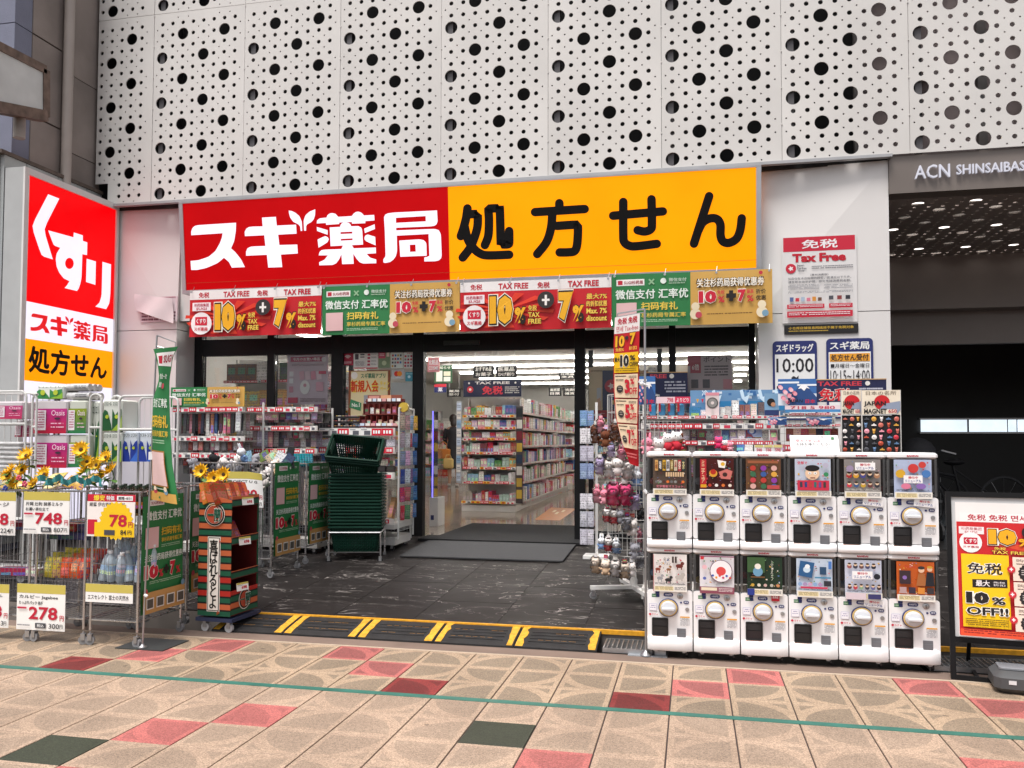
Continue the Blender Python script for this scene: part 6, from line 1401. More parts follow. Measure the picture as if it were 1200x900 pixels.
# green posters hung on cart sides (facing right)
def side_poster(label, px0, y0b, px1, y1b, X, ztop, zbot, base_fn, yn, yf):
    t = thing('cart_poster', label, 'poster', (X, yn, zbot), R(90), 'green and gold posters on the cart sides')
    w, h = yf - yn, ztop - zbot; wf = lambda x, y, z: (x, y + .004 * math.sin(x * 11 + z * 5), z)
    sheet(t, w, h, FABG, .002, wf, 'sheet'); p = Print(w, h, warp=wf, step=.0009); base_fn(p); p.build(t); return t
def gposter(p):
    p.rect(.15, .035, .5, .085, 'F2EEEC'); p.text('SUGI杉药局', .18, .045, .47, .075, 'A02038', .02); p.disc(.62, .06, .012, 'E8F0E8'); p.lines(.68, .045, .9, .075, 2, 'C8D8C8')
    p.text('微信支付 汇率优', .08, .13, .95, .21, 'E8F0E8', .03); p.rect(.06, .27, .36, .45, 'E0B8B8'); p.text('扫码有礼', .42, .28, .95, .35, 'E0B838', .05); p.text('享杉药局专属汇率', .42, .37, .95, .41, 'E0B838', .02); p.lines(.42, .43, .9, .46, 2, 'A8C8A8')
    p.text('关注杉药局获得优惠券!', .05, .5, .97, .56, 'E8F0E8', .02); p.text('10', .04, .59, .36, .71, 'C81E38', .07, out='F6EEE0', outb=.12); p.text('%', .37, .64, .47, .71, 'C81E38', .03); p.text('+', .48, .61, .6, .69, '1C1410', .1); p.text('7', .62, .59, .75, .71, 'C81E38', .07, out='F6EEE0', outb=.12); p.text('%', .77, .64, .88, .71, 'C81E38', .03); p.lines(.15, .73, .9, .76, 2, 'A8C8A8')
    p.rect(0, .82, 1, 1, 'C99A5C'); p.disc(.06, .81, .02, 'C84858'); p.disc(.94, .8, .02, '7AA0B8')
    for i in range(4): p.rect(.07 + i * .235, .87, .25 + i * .235, .965, 'E8E4DC'); p.rect(.09 + i * .235, .88, .23 + i * .235, .955, '5A564E')
sx = xw_ + .016
side_poster('green and gold poster on the right side of the third wire cart', 0, 0, 0, 0, sx, .955, .20, gposter, YC + .01, YC + .45)
side_poster('narrow green poster on the cart behind the banner stand, beside the striped display', 0, 0, 0, 0, xc2 + .016, .95, .22, gposter, .37, .75)

# ================================================================== STRIPED SNACK DISPLAY
A0, B0 = PZ(229, 741, 0), PZ(274, 741, 0)
wd = B0[0] - A0[0]; dd = .34; zt_ = PY(250, 577, A0[1])[2]
sd = thing('striped_display', 'orange green and black striped cardboard snack display with Japanese writing', 'display stand', (A0[0], A0[1] + .02, 0), R(-3))
zb_ = .115; zf = PY(273, 617, A0[1])[2] ; 
m = MB(); m.box(-.015, .0, .075, wd + .015, dd + .02, .10); m.build('trolley', mat('navy_trolley', (.03, .04, .09), .45), sd)
for x in (.04, wd - .03):
    for y in (.04, dd - .03): caster(sd, x, y, .03, mat('pale_wheel', (.55, .55, .56), .4))
STRIPE = [S('B85A34'), S('12100F'), S('14563E'), S('12100F')]
SM = [mat('stripe_orange', S('C0623C'), .5, var=.06), mat('stripe_black', S('14110F'), .5), mat('stripe_green', S('17573F'), .5, var=.06), mat('stripe_red', S('B02820'), .5)]
zs_top_near = zt_ - .02
# front panel facing the street: slanted top edge, horizontal stripes
def hstripes(x0, x1, y, z0, z1, parent, name, face='f', z1b=None):
    mb = MB(); z = z0; i = 0; seq = [(2, .032), (1, .012), (0, .036), (1, .012), (2, .032), (1, .012), (0, .036), (1, .012)]
    seqm = {k_: k_ for k_ in range(4)}
    tot = z1 - z0
    while z < z1 - .002:
        mi, hh = seq[i % len(seq)]; ze = min(z + hh, z1)
        if mi == 0 and .12 < (z - z0) < .3: mi = 3
        if face == 'f': mb.box(x0, y, z, x1, y + .005, ze, mi)
        else: mb.box(x0, y[0], z, x0 + .005, y[1], ze, mi)
        z = ze; i += 1
    return mb.build(name, SM, parent)
hstripes(0, wd, 0, zb_, zt_ - .07, sd, 'front_panel')
m = MB(); m.add([(0, 0, zt_ - .0699), (wd, 0, zt_ - .0699), (wd, 0, zt_ - .055), (0, 0, zt_ - .0), (0, .005, zt_ - .0699), (wd, .005, zt_ - .0699), (wd, .005, zt_ - .055), (0, .005, zt_)], [(0, 1, 2, 3), (7, 6, 5, 4), (3, 2, 6, 7)]); m.build('front_panel_top', SM[0], sd)
hstripes(0, 0, (.0052, dd), zb_, zt_ - .02, sd, 'side_panel', 's')
m = MB(); m.box(0.0051, dd - .005, zb_, wd - .001, dd, zt_ - .03); m.build('back_panel', SM[2], sd)
INR = mat('inner_dark_red', (.10, .008, .008), .55)
ZSH = [zb_, .365, .60, zt_ - .10]
# open right side with three lipped shelves
for i, z in enumerate(ZSH):
    MB().box(.006, .0052, z, wd - .001, dd - .0052, z + .006).build('shelf', INR, sd)
    lh = [.17, .055, .055, .07][i]
    hstripes(wd - .0055, 0, (.0052, dd - .0052), z + .0065, z + lh, sd, 'shelf_lip', 's')
MB().box(.0062, .0062, ZSH[0] + .01, .0092, dd - .006, ZSH[3] - .01).build('lining', INR, sd)
MB().box(.0095, .0055, ZSH[0] + .01, wd - .01, .0085, ZSH[3] - .01).build('lining', INR, sd); MB().box(.0095, dd - .0095, ZSH[0] + .01, wd - .01, dd - .0065, ZSH[3] - .01).build('lining', INR, sd)
p = Print(wd, zt_ - zb_); H_ = zt_ - zb_
p.rect(.29, .36, .68, .965, 'E8E4DC'); p.rect(.31, .367, .66, .958, '181412'); p.rect(.33, .373, .64, .952, 'F0ECE4'); 
p.text('喜ばれるとよ', .36, .385, .61, .94, '141210', .045, vert=True)
cr = wd * .31
p.disc(.5, .18, cr, 'E8E4DC', n=28); p.disc(.5, .18, cr * .95, '181412', n=28); p.disc(.5, .18, cr * .82, 'E8E4DC', n=28); p.disc(.5, .18, cr * .79, 'B04A34', n=28); p.text('一', .3, .175, .48, .19, '14563E', .06, out='F0ECE4', outb=.12); p.text('蘭', .5, .13, .7, .235, '1A5A48', .03, out='F0ECE4', outb=.08); p.text('天然とんこつ', .34, .09, .66, .11, 'E0B070', .01)
pr_ = p.build(sd); pr_.location = (0, -.001, zb_)
p = Print(dd, .17); p.disc(.5, .5, .072, 'E8E4DC'); p.disc(.5, .5, .066, '181412'); p.disc(.5, .5, .055, 'B04A34'); p.text('一', .34, .47, .48, .52, '14563E', .06, out='F0ECE4', outb=.12); p.text('蘭', .5, .25, .68, .75, '1A5A48', .03, out='F0ECE4', outb=.08)
pr_ = p.build(sd); pr_.location = (wd + .001, 0, ZSH[0] + .01); pr_.rotation_euler = (0, 0, R(90))
RB = MB().box(-.055, -.018, 0, .055, .018, .155).mesh('noodle_box', goods_mat('noodle_print', .3, hv=.1))
base = sd.matrix_world.copy(); base = Matrix.Translation(sd.location) @ Matrix.Rotation(R(-3), 4, 'Z')
for i in range(6):
    l = base @ Vector((.06 + (i % 2) * .02, .04 + i * .048, ZSH[3] + .012)); o = ob('noodle_box', RB, None, tuple(l), (R(-22), R(8), R(80))); o.color = (*S('A83A24' if i % 2 else 'C86A34'), 1); tag(o, 'noodle box %s in the slanted top row of the striped display' % ['first', 'second', 'third', 'fourth', 'fifth', 'last'][i], 'noodle box', 'noodle boxes in the striped display')
for i in range(6):
    l = base @ Vector((.17, .03 + i * .05, ZSH[3] + .012)); o = ob('noodle_box', RB, None, tuple(l), (R(-28), R(4), R(75))); o.color = (*S('B8502A' if i % 2 else '8A2418'), 1); tag(o, 'noodle box %s in the right top row of the striped display' % ['first', 'second', 'third', 'fourth', 'fifth', 'last'][i], 'noodle box', 'noodle boxes in the striped display')
for s_, n_ in ((ZSH[2], 3), (ZSH[1], 1), (ZSH[0], 2)):
    for i in range(n_):
        l = base @ Vector((wd - .08, .05 + i * .055, s_ + .012)); o = ob('noodle_box', RB, None, tuple(l), (R(-35), 0, R(70))); o.color = (*S('A83A24'), 1); tag(o, 'noodle box %s leaning on the %s shelf of the striped display' % (['nearest', 'second', 'third'][i], {ZSH[2]: 'upper', ZSH[1]: 'middle', ZSH[0]: 'bottom'}[s_]), 'noodle box', 'noodle boxes in the striped display')
for i, (u, z) in enumerate(((.2, ZSH[3] + .005), (.17, ZSH[2] - .01), (.15, ZSH[0] + .16))):
    l = base @ Vector((wd + .006, u - .08, z)); price_card('price_tag', ['price tag on the top edge of the striped display', 'tilted price tag on the upper shelf of the striped display', 'price tag on the bottom front of the striped display'][i], tuple(l), .11, .055, lambda p: (p.rect(0, 0, 1, .22, 'C8B85A'), p.text('698', .4, .4, .85, .8, 'C0203A', .04), p.lines(.05, .3, .5, .38, 1, '505058')), rz=R(75), rx=R(-8))

# ================================================================== CARTS IN FRONT OF THE WINDOWS
xs_ = PZ(317, 678, fz(1.7))
cw = .36; cd = .50
for i, (cx_, cy_, lb) in enumerate(((xs_[0] - cw, xs_[1], 'wire bin cart heaped with plush, with a green poster on its side'), (xs_[0] - cw + .02, xs_[1] + .62, 'farther wire bin cart with teal packs and a green poster on its side'))):
    z0 = fz(cy_ + .25); hh = PY(317, 543, cy_)[2] - z0
    t = cart('wire_cart', lb, (cx_, cy_, z0), cw, cd, hh, 'wire bin carts near the baskets', shelves=(.4,))
    side_poster(['green and gold poster on the side of the plush bin cart', 'green and gold poster on the side of the farther bin cart'][i], 0, 0, 0, 0, cx_ + cw + .016, z0 + hh - .0, z0 + .18, gposter, cy_ + .02, cy_ + cd - .02)
cy0 = xs_[1]; cz = fz(cy0 + .25); ctop = PY(317, 543, cy0)[2]
a = PY(264, 594, cy0 - .03); b_ = PY(309, 553, cy0 - .03)
price_card('price_sign', 'curling white price sign reading 980 yen on the plush bin cart', (a[0], cy0 - .03, a[2]), b_[0] - a[0], b_[2] - a[2], pc('980', '1078', 'PROJECT U G', '各種'), curl=.07)
a = PY(238, 594, cy0 - .03); b_ = PY(262, 553, cy0 - .03)
cart('wire_cart', 'wire bin cart behind the striped display, left of the 980 yen sign', (a[0] - .12, cy0 + .02, cz), .36, .5, ctop - cz, 'wire bin carts near the baskets')
# plush heap and packs
def plush_mesh(key, body, accent, ears='round'):
    if key in CH: return CH[key]
    B1 = mat('plush_' + body, S(body), .9, var=.08, scale=60, bump=.4, bscale=400); B2 = mat('plush_' + accent, S(accent), .9, var=.08, scale=60); EY = BLACK
    parts = []
    m = MB(); m.ball((0, 0, .035), .032, sc=(1, .85, 1.1)); [m.ball((s * .028, 0, .012), .014, n=8, k=4, sc=(1, 1, .9)) for s in (-1, 1)]; [m.ball((s * .036, -.004, .048), .012, n=8, k=4, sc=(1.3, 1, .9)) for s in (-1, 1)]
    parts.append(('body', m.mesh('body', B2, True)))
    m = MB(); m.ball((0, -.004, .088), .036, n=12, k=8, sc=(1.12, .9, .92))
    for s in (-1, 1):
        if ears == 'long': m.ball((s * .016, 0, .135), .012, n=8, k=6, sc=(.8, .5, 2.2))
        elif ears == 'cat': m.lathe([(.014, 0), (.009, .012), (.001, .022)], 7, (s * .026, 0, .110))
        else: m.ball((s * .027, 0, .116), .014, n=8, k=5, sc=(1, .6, 1))
    parts.append(('head', m.mesh('head', B1, True)))
    m = MB(); [m.ball((s * .015, -.034, .090), .0042, n=6, k=4) for s in (-1, 1)]; m.ball((0, -.037, .082), .003, n=6, k=4); parts.append(('face_marks', m.mesh('face_marks', EY)))
    CH[key] = parts; return parts
def plush(key, loc, rot, s_, label, group=None, film=False, cat='plush toy', name='plush_toy', hang=False):
    t = thing(name, label, cat, loc, 0, group); t.rotation_euler = rot; t.scale = (s_,) * 3
    for nm, me in CH[key]: ob(nm, me, t)
    if hang:
        if 'tagc' not in CH: CH['tagc'] = MB().box(-.018, -.001, .135, .018, .001, .165).mesh('header_card', PACK); CH['loop'] = MB().tube((0, 0, .165), (0, .012, .185), .0012, 4).tube((0, .012, .185), (0, .05, .182), .0012, 4).mesh('hook_loop', STEEL)
        c = ob('header_card', CH['tagc'], t); c.color = (*rnd.choice([S('E8E4E0'), S('F0B8C8'), S('C03048'), S('9CC7E2')]), 1); ob('hook_loop', CH['loop'], t)
    if film:
        if 'film' not in CH:
            m = MB(); vs = []
            for j in range(7):
                for i in range(10):
                    a_ = 6.2832 * i / 10; r_ = .048 * (1 + .1 * math.sin(i * 2.7 + j * 1.9)) * (1 if 0 < j < 6 else .6); vs.append((r_ * math.cos(a_), r_ * .75 * math.sin(a_) if j < 6 else r_ * .05 * math.sin(a_), -.01 + j * .026))
            m.add(vs, [(j * 10 + i, j * 10 + (i + 1) % 10, j * 10 + 10 + (i + 1) % 10, j * 10 + 10 + i) for j in range(6) for i in range(10)]); CH['film'] = m.mesh('clear_bag', FILM)
        ob('clear_bag', CH['film'], t)
    return t
plush_mesh('white', 'E8E2DE', 'E0D8D6'); plush_mesh('pink', 'E88AA0', 'E8A0B0', 'long'); plush_mesh('grey', '9A9AA2', '8A8A92'); plush_mesh('brown', '6A3A24', '7A4A30'); plush_mesh('hotpink', 'E04A80', 'D82C66', 'round'); plush_mesh('cream', 'E8D8C8', 'D8B898', 'cat'); plush_mesh('whitered', 'F0ECEA', 'C83040', 'cat'); plush_mesh('lilac', 'B8A8D0', 'C8B8DC', 'round'); plush_mesh('bluewhite', 'E8ECF2', '7A9AC8', 'long'); plush_mesh('black', '202024', '2A2A30')
heap = [(232, 543, 'grey'), (243, 539, 'black'), (254, 541, 'white'), (262, 545, 'grey'), (272, 541, 'white'), (283, 544, 'grey'), (292, 548, 'black'), (300, 547, 'white'), (311, 548, 'white'), (321, 549, 'cream'), (305, 558, 'grey'), (314, 562, 'white'), (288, 534, 'bluewhite'), (298, 536, 'grey'), (276, 534, 'black')]
for i, (x, y, k_) in enumerate(heap):
    p_ = PY(x, y + 8, cy0 + .12 + .03 * (i % 4)); plush(k_, tuple(p_), (R(rnd.uniform(-60, 20)), R(rnd.uniform(-60, 60)), rnd.uniform(-1, 1)), 1.15, '%s plush heaped on the bin carts, %s' % ({'grey': 'grey', 'black': 'black', 'white': 'white', 'cream': 'cream', 'bluewhite': 'blue and white'}[k_], ['at its left end', 'second from its left end', 'above the left of the 980 sign', 'over the left edge of the 980 sign', 'in the middle at the rim', 'right of the middle', 'low in the middle', 'near the right sign corner', 'beside the green poster', 'at its right end', 'hanging inside under the rim', 'hanging inside beside the green poster', 'raised at the back', 'raised beside the blue and white one', 'farthest back in the middle'][i]), 'plush toys heaped on the bin carts')
for i in range(14):
    x = 325 + (i % 7) * 3.2; p_ = PY(x + 5, 535 + (i % 3), cy0 + .35 + .04 * (i // 7)); 
for i in range(8):
    p_ = PY(344 + i * 3.1, 546, cy0 + .8); o = ob('teal_pouch', bag_mesh(.035, .12, .02, 'tealp'), None, tuple(p_), (R(-8), 0, R(60))); o.color = (*S('1A9AA8'), 1); tag(o, 'teal pouch %s in the row on the farther bin cart' % ['first', 'second', 'third', 'fourth', 'fifth', 'sixth', 'seventh', 'last'][i], 'pouch', 'teal pouches on the farther bin cart')
for i, (x, y, c, w_, h_, r_) in enumerate(((322, 549, 'E8E8EC', .09, .16, 25), (331, 549, '3A4A6A', .08, .15, 35), (337, 549, '16161A', .06, .19, 8), (330, 546, 'E8B83A', .07, .12, -20), (342, 549, '22242A', .05, .16, -12), (313, 540, 'D8C0A0', .08, .13, 50), (303, 538, '7A9A4A', .08, .11, 60), (284, 536, '9CC7E2', .1, .09, 80))):
    p_ = PY(x, y, cy0 + .3 + .012 * i); me = MB().box(-w_ / 2, -.012, 0, w_ / 2, .012, h_).mesh('upright_pack', PACK); pack(me, tuple(p_), (R(-6), R(r_), R(10)), S(c), ['tilted white pack at the back of the bin cart', 'tilted slate blue pack on the bin cart', 'tall black pack standing above the bin cart', 'small yellow pack leaning left on the bin cart', 'dark pack right of the tall black one', 'beige pack leaning far over on the plush', 'green pack lying on the plush', 'light blue pack lying flat on the plush'][i], 'packs stuck into the bin carts')
# ------------------------------------------------------------------ basket stack
BG = mat('dark_green_basket', (.005, .036, .023), .45, var=.15, scale=8, spec=.3)
def basket_mesh(w, d, h, full):
    mb = MB(); k_ = .86
    def ring(z, e=0): s_ = k_ + (1 - k_) * z / h; return [(-w / 2 * s_ - e, -d / 2 * s_ - e), (w / 2 * s_ + e, -d / 2 * s_ - e), (w / 2 * s_ + e, d / 2 * s_ + e), (-w / 2 * s_ - e, d / 2 * s_ + e)]
    R0 = ring(0); R1 = ring(h)
    def bar(p, q, r): mb.tube(p, q, r, 4, caps=False)
    for i in range(4):
        A, B_2 = R0[i], R0[(i + 1) % 4]; C_, D_ = R1[i], R1[(i + 1) % 4]; L_ = math.hypot(B_2[0] - A[0], B_2[1] - A[1]); n = int(L_ / .02)
        for j in range(n + 1):
            u = j / n; bar((A[0] + (B_2[0] - A[0]) * u, A[1] + (B_2[1] - A[1]) * u, 0), (C_[0] + (D_[0] - C_[0]) * u, C_[1] + (D_[1] - C_[1]) * u, h), .0042)
        for z in (0, h * .22, h * .44, h * .66):
            Q = ring(z); bar((*Q[i], z), (*Q[(i + 1) % 4], z), .0042)
        # solid band and rolled rim at the top
        a1, a2 = ring(h * .80, .002), ring(h, .002); mb.add([(*a1[i], h * .8), (*a1[(i + 1) % 4], h * .8), (*a2[(i + 1) % 4], h), (*a2[i], h), ], [(0, 1, 2, 3), (3, 2, 1, 0)])
        e1 = ring(h, .014); mb.tube((*e1[i], h), (*e1[(i + 1) % 4], h), .011, 6)
    for i in range(12): x = -w / 2 * k_ + w * k_ * i / 11; bar((x, -d / 2 * k_, 0), (x, d / 2 * k_, 0), .003)
    for i in range(8): y = -d / 2 * k_ + d * k_ * i / 7; bar((-w / 2 * k_, y, 0), (w / 2 * k_, y, 0), .003)
    return mb.mesh('basket_shell', BG)
bw, bd, bh = .47, .33, .23
bk = basket_mesh(bw, bd, bh, True)
hdl = MB(); [hdl.path([(s * bw * .47, y_, bh + .004), (s * bw * .47, y_, bh + .018), (s * bw * .47, -y_, bh + .018), (s * bw * .47, -y_, bh + .004)], .0045, 5) for s in (1, -1) for y_ in (-.09,)]; hdl = hdl.mesh('handle', BG)
fp = PZ(407, 659, fz(2.0)); fb = thing('basket_trolley', 'chrome wheeled stand under the stack of green baskets', 'trolley', (fp[0] + .06, fp[1] + .1, fz(2.0)), R(14))
m = MB()
for s in (-1, 1):
    m.path([(s * .245, -.17, .07), (s * .245, -.17, .30), (s * .245, .17, .30), (s * .245, .17, .07)], .009, 7)
m.tube((-.245, .17, .16), (.245, .17, .16), .007, 6); m.tube((-.245, -.17, .295), (.245, -.17, .295), .009, 7); m.tube((-.245, -.1, .10), (.245, -.1, .10), .006, 6); m.build('chrome_frame', CHROME, fb, True)
for s in (-1, 1):
    for y in (-.17, .17): caster(fb, s * .245, y, .028, BLKPL)
zb_ = fb.location.z + .115; ztop = PY(410, 556, fp[1])[2]; nb_ = 17; stp = (ztop - bh - zb_) / (nb_ - 1)
ORD = ['bottom', 'second', 'third', 'fourth', 'fifth', 'sixth', 'seventh', 'eighth', 'ninth', 'tenth', 'eleventh', 'twelfth', 'thirteenth', 'fourteenth', 'fifteenth', 'sixteenth', 'topmost level']
for i in range(nb_):
    t = ob('shopping_basket', bk, None, (fb.location.x, fb.location.y, zb_ + i * stp), (0, 0, R(14) + rnd.uniform(-.01, .01))); tag(t, '%s dark green shopping basket %s' % (ORD[i], 'in the tall stack, counted from below' if i else 'of the tall stack, sitting in the chrome stand'), 'shopping basket', 'stacked green shopping baskets'); ob('handle', hdl, t)
for i in range(3):
    t = ob('shopping_basket', bk, None, (fb.location.x - .02, fb.location.y + .01 - i * .016, ztop + .035 + i * .022), (R(37), R(5), R(14))); tag(t, ['lowest', 'middle', 'top'][i] + ' of the three tilted dark green baskets lying open on the stack', 'shopping basket', 'stacked green shopping baskets'); ob('handle', hdl, t)
MB().box(-.07, -.04, 0, .07, .04, .02).build('snack_packet', PACK, None); o = bpy.data.objects['snack_packet']; o.color = (*S('D86A34'), 1); o.location = (fb.location.x - .04, fb.location.y - .12, ztop + .10); o.rotation_euler = (R(37), 0, .3); tag(o, 'orange snack packet lying in the top tilted basket', 'snack packet')
# ------------------------------------------------------------------ racks under the windows
def rack(label, xa, xb, Y, rails, ytop, group, cat='rack', hue=None, nz=None, d=.35):
    a, b_ = PY(xa, 520, Y)[0], PY(xb, 520, Y)[0]; w = b_ - a; xm = (xa + xb) / 2
    t = thing('display_rack', label, cat, (a, Y, fz(Y)), 0, group); z0 = fz(Y); top = PY(xm, ytop, Y)[2] - z0
    for s_ in (0, w): MB().tube((s_, d, .08), (s_, d, top), .011, 6).build('upright', CAGE, t)
    m = MB(); wire_grid(m, (0, d - .005, .15), (1, 0, 0), (0, 0, 1), w, top - .15, int(w / .035), int(top / .06), .0013); m.build('wire_back', WIRE, t)
    m = MB(); m.box(0, .02, .06, w, d, .14); m.build('base', OFFW, t)
    for s_ in (.04, w - .04):
        for y in (.05, d - .04): caster(t, s_, y, .024, BLKPL)
    out = []
    for k_, (y0, y1) in enumerate(rails):
        za, zb2 = PY(xm, y1, Y)[2] - z0, PY(xm, y0, Y)[2] - z0
        MB().box(.005, .012, za, w - .005, d - .02, za + .008).build('shelf', OFFW, t)
        price_rail(t, 0, w, -.005, za, zb2 - za, int(xa) + k_, .5); out.append((za + z0, zb2 - za))
    return t, a, w, z0, out
HANG = {}
def hang_pack(key, w, h, col):
    if key not in HANG:
        m = MB(); m.box(-w / 2, -.006, -h, w / 2, .006, -.0); b = MB(); b.tube((0, 0, -.006), (0, .06, -.002), .0015, 4)
        HANG[key] = (m.mesh('hanging_pack', PACK), b.mesh('hook', STEEL))
    return HANG[key]
def hang_row(key, x0, x1, Y, z, n, w, h, cols, label, group, rr=None, cat='hanging pack'):
    me, hk = hang_pack(key, w, h, None)
    for i in range(n):
        x = x0 + (x1 - x0) * (i + .5) / n; o = ob('hanging_pack', me, None, (x, Y + rnd.uniform(-.01, .02), z), (R(rnd.uniform(-5, 3)), 0, R(rnd.uniform(-8, 8)))); o.color = (*S(cols[i % len(cols)]), 1)
        tag(o, label % ORDN(i, n), cat, group); ob('hook', hk, o)
def ORDN(i, n):
    N_ = ['first', 'second', 'third', 'fourth', 'fifth', 'sixth', 'seventh', 'eighth', 'ninth', 'tenth', 'eleventh', 'twelfth', 'thirteenth', 'fourteenth', 'fifteenth', 'sixteenth', 'seventeenth']
    if i == n - 1: return 'last'
    return N_[i]
t1, a1, w1, z01, r1 = rack('rack of brushes with three red price strips at the left under the windows', 201, 287, 2.3, ((477, 483), (511, 517), (530.5, 537)), 470, 'racks under the left windows')
hang_row('brush', a1 + .02, a1 + w1 - .12, 2.33, r1[0][0] - .01, 14, .032, .2, ['2A2226', '4A2A24', '3A3A40', 'B06A7A', '26262C', '8A2A34', '1F2A3A', 'D8D4D0', 'C88A5A', '2A4A7A', '5A3A30', 'D87A90', 'C05A7A', '2A2A2E'], '%s slim brush pack from the left hanging on the left rack', 'brush packs on the left rack')
hang_row('brushl', a1 + w1 - .11, a1 + w1 - .03, 2.29, r1[0][0] + .01, 1, .055, .2, ['C8C8CC'], 'pale long pack hanging in front at the %s of the left rack', None)
hang_row('clip', a1 + .03, a1 + w1 - .03, 2.33, r1[1][0] - .004, 12, .045, .085, ['B8B4B4', '8A888C', '9A2A34', 'C8C0C0', 'D0707A', '6A686C', 'D8A0A8'], '%s clip pack from the left on the middle row of the left rack', 'clip packs on the left rack')
hang_row('clip2', a1 + .03, a1 + w1 - .03, 2.36, r1[2][0] - .004, 12, .045, .07, ['8A888C', 'A02A34', 'E8A0A0', '3A3A40'], '%s clip pack from the left on the low row of the left rack', 'clip packs on the left rack')
for k_, (zr, n_, w__, h__, cs_) in enumerate(((r1[0][0] - .012, 12, .04, .17, ['6A5A60', '8A6A6A', '4A4A55', 'B89A9A']), (r1[1][0] - .01, 13, .05, .12, ['9A9A9E', 'C8A0A4', '7A3A44', 'B8B4B4']), (r1[2][0] - .02, 11, .06, .14, ['6A6A70', 'A83A44', 'C8C4C4', '3A3A40']))):
    hang_row('bk%d' % k_, a1 + .04, a1 + w1 - .03, 2.44, zr, n_, w__, h__, cs_, '%s pack from the left, ' + ['upper', 'middle', 'lower'][k_] + ' back row of the left rack', 'packs in the back rows of the left rack')
a = PY(200, 477, 2.28); b_ = PY(287, 453, 2.28)
board('promotion_board', 'green and gold promotion board standing on the left rack', 'sign', (a[0], 2.28, a[2]), b_[0] - a[0], b_[2] - a[2], '2C7A44', green_banner, th=.006)
t2, a2, w2, z02, r2 = rack('rack of small boxes with three red price strips, second from the left', 289, 372, 2.7, ((477, 483), (499, 505), (525.5, 531.5)), 477, 'racks under the left windows')
hang_row('sm1', a2 + .1, a2 + .32, 2.73, r2[0][0] - .004, 3, .08, .075, ['E8A8B8', 'E8B8C4', 'E0A0B0'], '%s pink box from the left in the upper row of the second rack', 'pink boxes on the second rack')
hang_row('sm2', a2 + .34, a2 + w2 - .02, 2.73, r2[0][0] - .004, 6, .06, .07, ['8A4A5A', '6A5AA0', 'A88AC0', 'C0A0A0', 'B0A090', 'C8A8D0'], '%s small dark box from the left in the upper row of the second rack', 'small boxes on the second rack')
hang_row('sm3', a2 + .05, a2 + .28, 2.73, r2[1][0] - .004, 4, .05, .16, ['B8A0A8', 'C8C0D8', 'B8B4C8', 'C07A8A'], '%s tall pale pack from the left in the middle row of the second rack', 'tall packs on the second rack')
hang_row('sm4', a2 + .36, a2 + w2 - .04, 2.75, r2[1][0] - .004, 6, .05, .07, ['5A3A3A', '8A7A7A', 'A83040', 'B8B0A8', '4A5A4A', '7A6A70'], '%s small pack from the left in the middle row of the second rack', 'small packs on the second rack')
hang_row('sm5', a2 + .05, a2 + w2 - .04, 2.75, r2[2][0] - .02, 8, .07, .12, ['5A3A3A', '8A7A7A', 'A83040', 'B8B0A8', '4A5A4A', '7A6A70', '2A5A6A'], '%s dark pack from the left in the lower row of the second rack', 'small packs on the second rack')
for k_, zr in enumerate((r2[0][0] - .01, r2[1][0] - .01, r2[2][0] - .02)):
    hang_row('bl%d' % k_, a2 + .04, a2 + w2 - .03, 2.86, zr, 12, .06, [.09, .15, .16][k_], ['C8A8B0', '8A7A8A', 'A85A6A', 'D8D0D0', '5A5A6A'], '%s pack from the left, ' + ['upper', 'middle', 'lower'][k_] + ' back row of the second rack', 'packs in the back rows of the second rack')
# white cosmetic gondola
YGN = 3.0
t3, a3, w3, z03, r3 = rack('white cosmetic rack with sloping trays behind the green baskets', 374, 463, YGN, ((501.5, 511), (523.5, 531.5), (553, 561), (607, 612.5)), 485, 'racks under the left windows', d=.5)
m = MB(); z_ = PY(463, 614, YGN)[2] - z03; m.box(-.03, -.06, z_ - .05, w3 + .02, .52, z_); m.build('base_deck', OFFW, t3)
cs = thing('cosmetic_tray', 'black tray display of powder colours on top of the white rack', 'tester display', (a3 + .03, YGN + .02, r3[0][0] + r3[0][1]))
wt = .36
for k_ in range(3):
    m = MB(); m.box(0, .05 + k_ * .10, .0 + k_ * .055, wt, .145 + k_ * .10, .02 + k_ * .055); m.build('tray_step', BLKPL, cs)
    pm3 = MB(); [pm3.lathe([(.012, 0), (.012, .008)], 8, (.03 + q * .035, .09 + k_ * .1, .021 + k_ * .055), 0, rnd.choice([S('D8907A'), S('E8B8A8'), S('E8A030'), S('C03A40'), S('D8C8B8')])) for q in range(9)]; pm3.build('powder_pots', PACK, cs)['kind'] = 'stuff'
mr_ = thing('lipstick_display', 'dark red stepped cosmetics display with two rows of compartments', 'tester display', (PY(421, 503, YGN + .1)[0], YGN + .1, r3[0][0] + r3[0][1]))
wm_ = PY(467, 503, YGN + .1)[0] - PY(421, 503, YGN + .1)[0]; MAR = mat('maroon_plastic', (.16, .025, .02), .35)
hh = PY(440, 464, YGN + .1)[2] - mr_.location.z
m = MB(); m.box(0, .18, 0, wm_, .2, hh * .93); m.build('back_panel', MAR, mr_)
